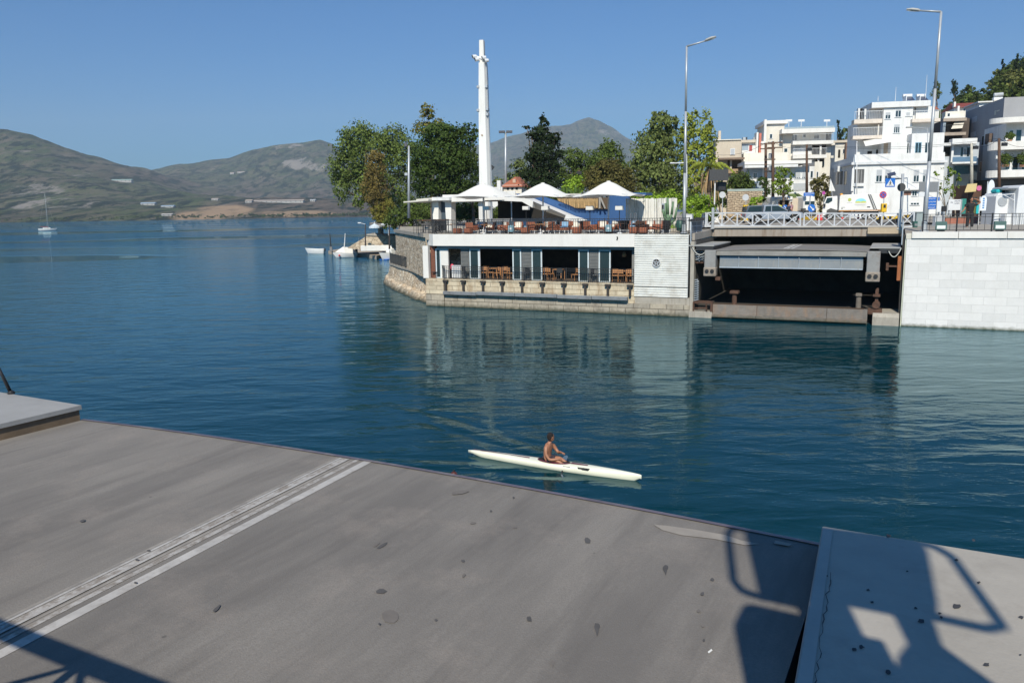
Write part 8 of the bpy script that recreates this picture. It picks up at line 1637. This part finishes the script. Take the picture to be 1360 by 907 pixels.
# plants along the shore of the point
def point():
    # promenade, revetment and what stands there
    W1 = [atz(463, 335.5, .6), atz(590, 352, .6)]
    pts = [atz(436, 333.5, .5), atz(460, 336.5, .5), atz(487, 337.5, .5), atz(500, 340.5, .5), atz(514, 338, .5), atz(524, 342, .5), atz(545, 330, .5), atz(470, 328, .5)]
    tag(MB().prism([(p.x, p.y) for p in pts], -1, .55).build('promenade', M('promenade_concrete', (.42, .35, .27), .85, .12, .6, stain=(.22, .17, .12), stain_amt=.5)), kind='structure')
    Y = 128; t = thing('revetment_wall', 'pale stone sea wall sloping down to the small jetty at the left of the point', 'wall', aty(495, 327, Y)); o = Vector(t.location); q = lambda x, y, Y_=Y: aty(x, y, Y_)-o
    a = [q(462, 329), q(489, 312.5), q(527, 314), q(540, 318), q(540, 336), q(462, 330)]
    MB().prismy([(p.x, p.z) for p in a], 0, 6).build('stone_face', MRUB('pale_sea_wall', [(.42, .34, .24), (.60, .50, .37), (.5, .41, .3)], (.3, .24, .17), 1.1), t)
    MB().prismy([(q(487, 311).x, q(487, 311).z), (q(530, 312.5).x, q(530, 312.5).z), (q(530, 314.5).x, q(530, 314.5).z), (q(487, 313).x, q(487, 313).z)][::-1], -.2, 6.2).build('coping', CONC, t)
    w_ = thing('white_low_wall', 'low white painted wall on the jetty below the sea wall', 'wall', aty(498, 331, 124)); o = Vector(w_.location); MB().bbox(aty(479, 331, 124).x-o.x, aty(521, 331, 124).x-o.x, 0, .5, -.3, aty(498, 326, 124).z-o.z, .05).build('wall_body', WHITE, w_)
    # parasol and small lamps on the point
    b = aty(498, 312, 122); t = thing('beach_parasol', 'pale blue flat parasol under the orange tree', 'parasol', b); r = 7.5/F*122
    MB().lathe([(r, .0), (r*.98, .25), (r*.45, .5), (.05, .7)], (0, 0, 1.0), 12).build('canopy', M('pale_blue_canvas', (.55, .62, .68), .8), t); MB().tube((0, 0, 0), (0, 0, 2), .04).build('pole', WPAINT, t)
    b = aty(516, 313, 118); t = thing('beach_parasol', 'smaller pale parasol right of the orange tree trunk', 'parasol', b); r = 5/F*118
    MB().lathe([(r, .0), (r*.9, .25), (.05, .6)], (0, 0, 1.3), 12).build('canopy', M('pale_blue_canvas', (.55, .62, .68)), t); MB().tube((0, 0, 0), (0, 0, 2), .03).build('pole', WPAINT, t)
    for px, yb, yt, Y, lb in ((485.3, 326, 298, 124, 'thin dark promenade lamp with its arm to the left by the sea wall'), (517.2, 331, 300, 112, 'thin lamp post rising from behind the sea wall near the blue boat')):
        b = aty(px, yb, Y); h = aty(px, yt, Y)-b; t = thing('promenade_lamp', lb, 'street lamp', b); MB().path([(0, 0, 0), h*.5, h], [.13, .09, .07], 8).build('pole', M('dark_brown_pole', (.06, .045, .04), .6), t); e = h+Vector((-.8, 0, .2)); MB().path([h, e], .04, 6).build('arm', WPAINT, t); MB().bbox(e.x-.35, e.x+.15, -.12, .12, e.z-.08, e.z+.1, .03).build('lamp_head', WPAINT, t)
point()
# ============================================================ BOATS
def hull(L, B, D, n=14, m=7, sheer=.12, stern=.75, bow=1.4, keel=.35):
    """open hull shell as vertices; x forward"""
    vs = []; fs = []
    for i in range(n+1):
        u = i/n; x = -L/2+L*u; wv = B/2*(stern+(1-stern)*min(1, u*2.2))*(1-max(0, (u-.45)/.55)**2.2*.985); top = D+sheer*((u-.4)*2)**2
        for j in range(m):
            v = j/(m-1)*math.pi; y = -math.cos(v)*wv; z = top*(1-math.sin(v)**.55) - keel*math.sin(v)**.8*(1-.75*u*u)
            vs.append((x+(z/D-.5)*L*(.13*u**5-.04*(1-u)**4), y, z))
    for i in range(n):
        for j in range(m-1): o = i*m+j; fs.append((o, o+m, o+m+1, o+1))
    fs.append([j for j in range(m)]); return vs, fs
def boats():
    W_ = M('boat_white', (.78, .78, .76), .35, .04, 2, stain=(.5, .48, .42), stain_amt=.3)
    # far moored sailing boat
    p = atz(63, 306.5, 0); t = thing('sailing_boat', 'small white sailing boat with bare mast moored far out in the bay', 'sailing boat', p, rad(20)); k = p.y/F
    MB().add(*hull(8.5, 2.8, 1.1)).build('hull', W_, t, smooth=True); MB().prism([(-4.1, -1), (0, -1.3), (2, -1.1), (4, -.1), (4, .1), (2, 1.1), (0, 1.3), (-4.1, 1)], 1.02, 1.1).build('deck', W_, t); MB().bbox(-2, 1.6, -.8, .8, 1.1, 1.7, .15).build('cabin', W_, t); MB().box(-1.6, 1.2, -.82, .82, 1.3, 1.5).build('cabin_window', GLASS, t)
    h = (306-258)*k; MB().tube((.6, 0, 1), (.6, 0, h), .1, .06).build('mast', GREYM, t, smooth=True); MB().tube((.6, 0, 2.1), (-3.4, 0, 2.2), .12, .1).build('boom', M('red_sail_cover', (.3, .05, .06), .8), t)
    for a, b_ in (((.6, 0, h), (4.1, 0, 1.2)), ((.6, 0, h), (-4.1, 0, 1.2)), ((.6, 0, h*.8), (0, 1.3, 1.1)), ((.6, 0, h*.8), (0, -1.3, 1.1))): MB().tube(a, b_, .02, n=4).build('stay', GREYM, t)
    # rowing boat
    p = atz(419.5, 337.0, 0); t = thing('rowing_boat', 'small white rowing boat floating alone left of the jetty', 'rowing boat', p, math.pi-.08); L = 24/F*p.y
    MB().add(*hull(L, 1.6, .85, sheer=.14)).build('hull', W_, t, smooth=True); MB().box(-L*.1, L*.0, -.6, .6, .6, .64).build('thwart', WPAINT, t); MB().bbox(-L/2-.15, -L/2+.1, -.15, .15, .4, .95, .04).build('outboard_motor', BLACKM, t); MB().bbox(-L*.48, L*.42, -.02, .02, -.1, .02, .005).build('keel_strip', RUST, t)
    # covered boat with leaning mast
    p = atz(459, 342.0, 0); t = thing('covered_boat', 'white tarpaulin covered boat with a leaning mast moored at the jetty', 'boat', p, math.pi+.5); L = 29/F*p.y
    MB().add(*hull(L, 1.9, .7, stern=.9)).build('hull', W_, t, smooth=True)
    MB().add([(-L*.5, -.9, .65), (L*.48, 0, .9), (-L*.5, .9, .65), (-L*.5, 0, 1.0), (L*.1, 0, 1.75), (-L*.25, 0, 1.6), (L*.1, -.95, .75), (L*.1, .95, .75)], [(0, 6, 4, 5), (6, 1, 4), (1, 7, 4), (7, 2, 5, 4), (0, 5, 3), (3, 5, 2)]).build('tarpaulin', WHITE, t)
    MB().bbox(-L/2-.25, -L/2+.1, -.22, .22, .2, 1.3, .06).build('outboard_motor', BLACKM, t); h = aty(458.5, 310, p.y).z; MB().tube((L*.05, 0, 1.3), (L*.05-.2, .35, h), .1, .05).build('mast', WPAINT, t); MB().ball((L*.35, .75, .4), .16).build('fender', REDM, t)
    # small boat bow seen behind the bastion
    p = atz(521, 344.5, 0); t = thing('blue_bottomed_boat', 'white boat with a blue underside half hidden behind the stone bastion', 'boat', p, math.pi+.9); L = 4.6
    MB().add(*hull(L, 1.9, 1.0, stern=.9)).build('hull', W_, t, smooth=True); MB().prism([(-2.2, -.8), (0, -.9), (1.4, -.6), (2.2, 0), (1.4, .6), (0, .9), (-2.2, .8)], .93, 1.0).build('deck', W_, t); MB().bbox(-.9, .8, -.6, .6, 1.0, 1.7, .12).build('cabin', W_, t); MB().box(-2.1, 1.9, -.86, .86, .02, .12).build('blue_band', SIGNB, t); MB().bbox(-2.5, -2.2, -.2, .2, .6, 1.7, .05).build('outboard_motor', BLACKM, t); MB().box(-.8, .7, -.615, -.602, 1.25, 1.5).build('cabin_window', GLASS, t)
    # dark slanted mast and post on the jetty
    b = atz(440, 334, .55); h = aty(438, 310, b.y)-b; t = thing('jetty_post', 'dark slanting post with a white buoy at the outer tip of the jetty', 'post', b); MB().path([(0, 0, 0), h*.5, h], [.14, .1, .05], 8).build('post', BLACKM, t); MB().bbox(-.25, .2, -.2, .2, 0, .8, .06).build('post_base', M('grey_base', (.2, .2, .2), .8), t)
    b = atz(477, 333, .55); h = aty(476.5, 315, b.y)-b; t = thing('jetty_rod', 'very thin grey rod standing on the jetty beside the white low wall', 'rod', b); MB().path([(0, 0, 0), h], .04, 6).build('rod', GREYM, t); MB().lathe([(.12, 0), (.1, .05)], n=8).build('foot', CONC, t)
boats()
# ============================================================ KAYAK AND PEOPLE
def skin(name, verts, edges, radii, mt, parent, root=0, sub=2):
    me = bpy.data.meshes.new(name); me.from_pydata([tuple(v) for v in verts], edges, []); me.materials.append(mt); o = bpy.data.objects.new(name, me); C.objects.link(o); o.parent = parent
    sm = o.modifiers.new('skin', 'SKIN'); sm.use_smooth_shade = True
    if not me.skin_vertices: 
        bpy.context.view_layer.objects.active = o
    for i, r in enumerate(radii):
        d = me.skin_vertices[0].data[i]; d.radius = r if isinstance(r, tuple) else (r, r); d.use_root = not any(e[1] == i for e in edges)
    s = o.modifiers.new('sub', 'SUBSURF'); s.levels = sub; s.render_levels = sub; return o
def chain(sk, pts, rs, start=None):
    """append a chain to a (verts, edges, radii) skeleton; returns the index of its last vertex"""
    v, e, r = sk; prev = start
    for p, q in zip(pts, rs):
        v.append(Vector(p)); r.append(q); i = len(v)-1
        if prev is not None: e.append((prev, i))
        prev = i
    return prev
def head(t, c, face, hair=True, beard=False, s=1.0, parent=None):
    """face = unit vector the person looks along. Adds nose, ears, eyes, mouth and hair to the head's place"""
    f = Vector(face).normalized(); u = Vector((0, 0, 1)); r = f.cross(u).normalized(); u = r.cross(f).normalized(); Mx = Matrix((r, f, u)).transposed().to_4x4(); Mx.translation = Vector(c)
    m = MB(); m.T = Mx
    m.ball((0, 0, .01*s), .078*s, .098*s, .118*s, 16, 12); m.ball((0, .028*s, -.055*s), .058*s, .07*s, .07*s, 12, 8)
    m.add([(-.012*s, .09*s, .02*s), (.012*s, .09*s, .02*s), (.018*s, .095*s, -.022*s), (-.018*s, .095*s, -.022*s), (0, .122*s, -.016*s)], [(0, 1, 4), (1, 2, 4), (2, 3, 4), (3, 0, 4)])
    for x in (-1, 1): m.ball((x*.08*s, .0, 0), .012*s, .02*s, .032*s, 8, 6)
    o = m.build('head', SKIN, t, smooth=True)
    e = MB(); e.T = Mx
    for x in (-1, 1): e.ball((x*.03*s, .088*s, .018*s), .011*s, .006*s, .006*s, 8, 6)
    e.build('eyes', BLACKM, o); e = MB(); e.T = Mx; e.ball((0, .092*s, -.05*s), .024*s, .006*s, .006*s, 8, 6).build('mouth', M('lip', (.3, .1, .08), .6), o)
    if hair:
        h = MB(); h.T = Mx; h.ball((0, -.016*s, .034*s), .087*s, .1*s, .105*s, 16, 12); h.ball((0, -.05*s, -.01*s), .078*s, .06*s, .08*s, 12, 8); h.build('hair', HAIR, t, smooth=True)
    return o
def kayaker():
    bow, stern = atz(852, 634, .1), atz(622, 599, .1); bow.z = stern.z = 0; c = (bow+stern)/2; d = bow-stern; L = d.length; ang = math.atan2(d.y, d.x)
    t = thing('kayak', 'long white racing kayak with dark red trim crossing the channel', 'kayak', c, ang)
    KW = M('kayak_white', (.80, .80, .66), .3, .03, 2, stain=(.6, .58, .45), stain_amt=.3); TR = M('dark_red_trim', (.10, .015, .03), .4, .1)
    # hull sections: x, half width, deck height at rim, ridge
    S = [(-.5, .012, .17, .17), (-.47, .05, .18, .19), (-.38, .11, .17, .22), (-.25, .17, .16, .23), (-.12, .225, .16, .22), (0, .25, .16, .22), (.1, .255, .16, .24), (.22, .21, .16, .26), (.35, .14, .17, .26), (.45, .07, .18, .24), (.49, .035, .19, .22), (.5, .012, .19, .20)]
    vs = []; fs = []; n = 14
    for u, w_, rim, rid in S:
        for i in range(n):
            a = 2*math.pi*i/n; y = math.cos(a)*w_; z = math.sin(a); z = (rim+(rid-rim)*max(0, z)**.9)*.82 if z >= 0 else rim*.82+z*(.24 if abs(u) < .47 else .1)
            vs.append((u*L, y, z))
    for j in range(len(S)-1):
        for i in range(n): fs.append((j*n+i, j*n+(i+1) % n, (j+1)*n+(i+1) % n, (j+1)*n+i))
    fs += [list(range(n))[::-1], [len(vs)-n+i for i in range(n)]]
    MB().add(vs, fs).build('hull', KW, t, smooth=True)
    for sg in (1,):
        pts = [(u*L, w_*sg*1.0, rim*.82+.01) for u, w_, rim, rid in S[1:-1]]; MB().path(pts, .012, 5).build('trim_line', TR, t)
    kx = (DP := Matrix.Translation(c) @ Matrix.Rotation(ang, 4, 'Z')).inverted()
    seat = kx @ atz(731, 610, .15); sx = seat.x
    def ring(cx, rx, ry, z, n=18): return [(cx+rx*math.cos(2*math.pi*i/n), ry*math.sin(2*math.pi*i/n), z) for i in range(n)]
    n = 18; a, b_ = ring(sx+.22, .52, .2, .19), ring(sx+.22, .50, .17, .215)
    MB().add(a+b_, [(i, (i+1) % n, n+(i+1) % n, n+i) for i in range(n)]).build('cockpit_rim', TR, t); MB().add(ring(sx+.22, .5, .18, .2), [list(range(n))]).build('cockpit_well', DARK, t)
    MB().prism([(-L*.42, -.012), (-L*.12, -.03), (-L*.12, .03), (-L*.42, .012)], .176, .19).build('deck_stripe', TR, t)
    MB().prism([(sx+.75, -.05), (sx+1.25, -.03), (sx+1.25, .03), (sx+.75, .05)], .21, .22).build('deck_stripe', TR, t)
    # dark mark on the near side of the bow
    m = kx @ atz(779, 618.5, .2); w_ = .245; MB().add([(m.x-.16, -.17, .20), (m.x+.14, -.155, .19), (m.x+.17, -.14, .24), (m.x-.02, -.13, .26), (m.x-.19, -.15, .245)], [(0, 1, 2, 3, 4)])
    mb = MB()
    for x0, x1, z0, z1 in ((-.17, -.04, .205, .235), (-.06, .13, .19, .225), (-.02, .15, .215, .24)): mb.add([(m.x+x0, -.218, z0-.06), (m.x+x1, -.212, z0-.06), (m.x+x1+.03, -.203, z1-.04), (m.x+x0-.02, -.208, z1-.04)], [(0, 1, 2, 3)])
    mb.build('bow_mark', BLACKM, t)
    MB().add([(m.x-.62, -.232, .16), (m.x-.40, -.232, .16), (m.x-.40, -.23, .175), (m.x-.62, -.23, .175)], [(0, 1, 2, 3)]).build('small_lettering', M('dark_ink', (.06, .07, .12)), t)
    # paddler: faces the bow, leaning slightly, head turned to the far bank
    p = thing('person', 'bare chested paddler sitting in the kayak, looking towards the far bank', 'person', DP @ Vector((sx, 0, .13)), ang)
    sk = ([], [], []); V = Vector
    pel = chain(sk, [(0, 0, .10), (.0, 0, .22), (.02, 0, .36), (.05, 0, .48), (.07, 0, .56), (.10, 0, .64)], [(.125, .16), (.11, .145), (.115, .165), (.10, .16), (.06, .07), (.055, .055)])
    chest = 3
    nk = pel
    for sg in (1, -1):
        if sg < 0: a_ = chain(sk, [(.05, -.15, .50), (.06, -.205, .46), (.09, -.25, .30), (.19, -.25, .17), (.30, -.20, .17), (.40, -.15, .19), (.46, -.13, .20)], [.07, .066, .05, .044, .04, .028, .033], chest)
        else: a_ = chain(sk, [(.05, .15, .50), (.08, .205, .47), (.16, .24, .34), (.25, .22, .26), (.34, .15, .30), (.42, .06, .32), (.47, .04, .32)], [.07, .066, .05, .044, .04, .028, .033], chest)
        h = sk[0][-1]
        for k in range(4): chain(sk, [h+V((.03, (k-1.5)*.012, .0)), h+V((.055, (k-1.5)*.016, -.02)), h+V((.045, (k-1.5)*.016, -.05))], [.011, .010, .009], a_)
        chain(sk, [h+V((.0, -.03*sg, .01)), h+V((.03, -.04*sg, -.02))], [.012, .01], a_)
    for sg in (1, -1): chain(sk, [(.08, .09*sg, .08), (.30, .11*sg, .13), (.36, .11*sg, .13), (.68, .09*sg, -.04), (.76, .09*sg, -.05)], [.085, .062, .058, .042, .035], 0)
    skin('body', sk[0], sk[1], sk[2], SKIN, p)
    head(p, (.12, 0, .75), (.55, .8, .05), s=1.02)
    sh = ([], [], []); chain(sh, [(-.02, 0, .07), (.01, 0, .16)], [(.135, .175), (.125, .165)]); 
    for sg in (1, -1): chain(sh, [(.04, .09*sg, .09), (.14, .10*sg, .11), (.24, .105*sg, .13)], [.11, .105, .10])
    skin('shorts', *sh, M('dark_shorts', (.03, .02, .03), .8), p)
    # paddle held across, near blade in the water
    g = thing('paddle', 'double bladed paddle held low, one blade dipped beside the kayak', 'paddle', DP @ Vector((sx+.46, -.12, .33)), ang)
    a = Vector((.2, -.34, -.33)); b = Vector((-.1, .5, -.24)); MB().tube(a, b, .022, n=8).build('shaft', BLACKM, g, smooth=True)
    for e, d_, nm in ((a, (a-b).normalized(), 'blade'), (b, (b-a).normalized(), 'blade')):
        s = Vector((1, 0, .3)).normalized(); q = [e-d_*.05, e+d_*.1+s*.07, e+d_*.32+s*.09, e+d_*.42+s*.03, e+d_*.42-s*.03, e+d_*.32-s*.09, e+d_*.1-s*.07]; nn = s.cross(d_)*.008; k = len(q)
        MB().add([v+nn for v in q]+[v-nn for v in q], [list(range(k)), list(range(k, 2*k))[::-1]]+[((i+1) % k, i, k+i, k+(i+1) % k) for i in range(k)]).build(nm, M('clear_blade', (.10, .15, .19), .2), g)
kayaker()
def stander(px, py0, py1, Y, label, top, bottom, pose='shade', faceaz=-100, z=None, vest=None, hairc=True):
    b = aty(px, py0, Y); 
    if z is not None: b.z = z
    hgt = min(1.95, max(1.5, aty(px, py1, Y).z-b.z)); s = hgt/1.78; t = thing('person', label, 'person', b, rad(faceaz)); t.scale = (s,)*3   # local +x is forward
    sk = ([], [], []); chain(sk, [(0, 0, .95), (0, 0, 1.1), (.01, 0, 1.28), (0, 0, 1.43), (0, 0, 1.5), (.02, 0, 1.57)], [(.11, .15), (.10, .14), (.12, .17), (.09, .14), (.055, .06), (.05, .05)]); V = Vector
    def hand(i, dirv):
        h = sk[0][i]; d = Vector(dirv).normalized(); o_ = d.orthogonal().normalized()
        for k in range(4): chain(sk, [h+d*.035+o_*(k-1.5)*.02, h+d*.08+o_*(k-1.5)*.024], [.011, .009], i)
        chain(sk, [h+o_*.04, h+o_*.055+d*.03], [.012, .01], i)
    if pose == 'shade':
        i = chain(sk, [(.0, -.17, 1.43), (.05, -.27, 1.36), (.14, -.46, 1.52), (.14, -.30, 1.66), (.14, -.10, 1.72)], [.065, .06, .045, .036, .035], 3); hand(i, (0, 1, .1))
        i = chain(sk, [(.0, .17, 1.43), (-.02, .24, 1.36), (.0, .36, 1.12), (.12, .50, 1.0), (.16, .57, .96)], [.065, .06, .045, .036, .033], 3); hand(i, (.4, .6, -.3))
    elif pose == 'walk':
        for sg, a in ((1, .15), (-1, -.12)): i = chain(sk, [(.0, .17*sg, 1.43), (.0, .22*sg, 1.36), (a, .24*sg, 1.12), (a*2+.08, .22*sg, .92)], [.065, .06, .045, .034], 3); hand(i, (.2, 0, -1))
    else:
        for sg in (1, -1): i = chain(sk, [(.0, .17*sg, 1.43), (.0, .22*sg, 1.36), (-.02, .25*sg, 1.1), (.06, .24*sg, .88)], [.065, .06, .045, .034], 3); hand(i, (.1, 0, -1))
    st = .14 if pose == 'walk' else .02
    for sg in (1, -1): chain(sk, [(0, .09*sg, .9), (st*sg*.6, .11*sg, .5), (st*sg, .13*sg, .09), (st*sg+.12, .14*sg, .035)], [.085, .058, .04, .035], 0)
    if pose == 'shade': sk = ([V((v.x, -v.y, v.z)) for v in sk[0]], sk[1], sk[2])
    skin('body', *sk, SKIN, t)
    head(t, (.03, 0, 1.68), (1, 0, -.02), hairc)
    sh = ([], [], []); chain(sh, [(0, 0, .93), (0, 0, 1.1), (.01, 0, 1.28), (0, 0, 1.45)], [(.15, .2), (.145, .19), (.16, .22), (.12, .18)])
    ar = {'shade': ([(0, -.18, 1.43), (.05, -.27, 1.36), (.09, -.36, 1.43)], [(0, .18, 1.43), (-.02, .245, 1.36), (-.01, .31, 1.22)]), 'walk': ([(0, -.18, 1.43), (0, -.225, 1.36), (-.06, -.235, 1.24)], [(0, .18, 1.43), (0, .225, 1.36), (.07, .235, 1.24)])}.get(pose, ([(0, -.18, 1.43), (0, -.225, 1.36), (-.01, -.24, 1.22)], [(0, .18, 1.43), (0, .225, 1.36), (-.01, .24, 1.22)]))
    for pts in ar: chain(sh, pts, [.095, .09, .078], 3)
    if pose == 'shade': sh = ([V((v.x, -v.y, v.z)) for v in sh[0]], sh[1], sh[2])
    skin('shirt', *sh, top, t)
    tr = ([], [], []); chain(tr, [(0, 0, .88), (0, 0, 1.04)], [(.15, .19), (.14, .18)])
    for sg in (1, -1): chain(tr, [(0, .06*sg, 1.0), (0, .095*sg, .84), (st*sg*.6, .115*sg, .5), (st*sg, .13*sg, .08)], [.12, .125, .1, .085])
    skin('trousers', *tr, bottom, t)
    for sg in (1, -1): x = st*sg; MB().bbox(x-.1, x+.18, .13*sg-.05, .13*sg+.05, 0, .09, .03).build('shoe', BLACKM, t)
    return t
stander(1287, 306, 262.5, 51.6, 'person in black shirt and trousers on the marble wall shading their eyes with one hand', BLACKF, M('black_trousers', (.018, .018, .02), .85), 'shade', -95, z=5.58)
stander(1034, 285, 265, 92, 'worker in a yellow high visibility vest behind the pickup', M('hi_vis_yellow', (.6, .7, .05), .6), M('green_trousers', (.05, .12, .05), .8), 'stand', 60, z=5.7)
stander(1046.5, 291.5, 270, 84, 'person in dark blue clothes beside the small round blue arrow sign', M('navy_cloth', (.02, .03, .06), .8), M('black_trousers', (.018, .018, .02)), 'walk', -60, z=5.7)
stander(1050.5, 282, 263, 96, 'person in a pale pink top at the right corner of the open refuse lorry', M('pink_top', (.5, .3, .35), .8), M('black_trousers', (.018, .018, .02)), 'stand', 200, z=5.7)
# buildings across the bay and shrubs at its shore
def far_shore():
    W_ = M('far_white', (.4, .39, .37), .8)
    k = 0; hm = bpy.data.objects['near_hills'].data; BV = BVHTree.FromPolygons([v.co for v in hm.vertices], [tuple(f.vertices) for f in hm.polygons])
    for px, py, w_, h_, lb, Y, roof in ((222, 274.5, 16, 3, 'long white industrial building across the bay, left of the sandy ground', 1560, (.4, .5, .6)), (196, 271, 18, 3.6, 'white sheds across the bay with a pale blue roof', 1565, (.35, .45, .55)), (221, 285.5, 13, 3, 'white house at the far shoreline below the sheds', 1400, (.6, .55, .5)), (159, 240, 30, 3, 'pale green roofed works high on the far slope', 1900, (.35, .5, .45)), (367, 267.5, 70, 3.4, 'very long pale factory on the ridge above the sandy ground', 1640, (.5, .42, .36)), (330, 267.5, 8, 4, 'small tan tower at the left end of the long factory', 1640, (.5, .4, .32)), (415, 266.5, 6, 3, 'small white block right of the long factory', 1640, (.6, .6, .6)), (285, 265, 8, 2.6, 'white cottage on the slope above the sandy ground', 1640, (.6, .5, .45)), (308, 230.5, 5, 2.5, 'small white house high on the slope below the quarry', 2400, (.5, .4, .35)), (320, 229, 9, 2, 'low white farm buildings under the far quarry', 2450, (.5, .4, .35)), (492, 288, 7, 2.4, 'white shed on the far shore left of the trees', 1380, (.55, .45, .35))):
        hl = BV.ray_cast(Vector((0, 0, H)), ray(px, py+h_/2).normalized())[0]; p = hl or aty(px, py+h_/2, Y); m_ = p.y/F; t = thing('far_building', lb, 'building', p, 0); W2 = w_*m_/2; h = h_*m_*.9
        MB().box(-W2, W2, 0, 14, -3, h*.75).build('wall', W_, t); MB().add([(-W2-1, -1, h*.75), (W2+1, -1, h*.75), (W2+1, 7, h*1.15), (-W2-1, 7, h*1.15), (-W2-1, 15, h*.75), (W2+1, 15, h*.75)], [(0, 1, 2, 3), (3, 2, 5, 4), (0, 3, 4), (1, 5, 2)]).build('roof', M('far_roof_%d' % k, roof, .8), t); k += 1
        n = max(2, int(W2/5)); 
        mb = MB()
        for i in range(n): x = -W2+W2*2*(i+.5)/n; mb.box(x-.9, x+.9, -.1, -.02, h*.2, h*.5)
        mb.build('windows', GLASS, t)
    rr = random.Random(31); mb = MB()
    for i in range(210):
        px = rr.choice((rr.uniform(-20, 250), rr.uniform(330, 480), rr.uniform(250, 500))); b = atz(px, 291+(440-px)*.0145, 0); b = aty(px, 287.5+(440-px)*.0155-rr.uniform(0, 2.5), 1365+rr.uniform(0, 50)); s = rr.uniform(2, 5.5)
        leaves(rr, [(b+Vector((0, 0, s*.3)), s*1.5, s, s*.6)], 2.2, .12, mb=mb)
    tag(mb.build('shore_shrubs', LEAF('shore_leaf', (.03, .05, .018), .5)), 'belt of dark shrubs along the far shoreline', 'shrubs', kind='stuff')
far_shore()
# ============================================================ AIR
def haze():
    mb = MB().box(-7600, 7600, -80, 8600, -3, 1010); mt = bpy.data.materials.new('haze_air'); mt.use_nodes = True; n = mt.node_tree; n.nodes.remove(n.nodes['Principled BSDF'])
    v = n.nodes.new('ShaderNodeVolumePrincipled'); v.inputs['Color'].default_value = (.70, .85, 1, 1); v.inputs['Density'].default_value = HAZE_D; v.inputs['Anisotropy'].default_value = -.1
    n.links.new(v.outputs[0], n.nodes['Material Output'].inputs['Volume']); o = mb.build('haze', mt); tag(o, kind='stuff')
HAZE_D = 1.0e-4
haze()
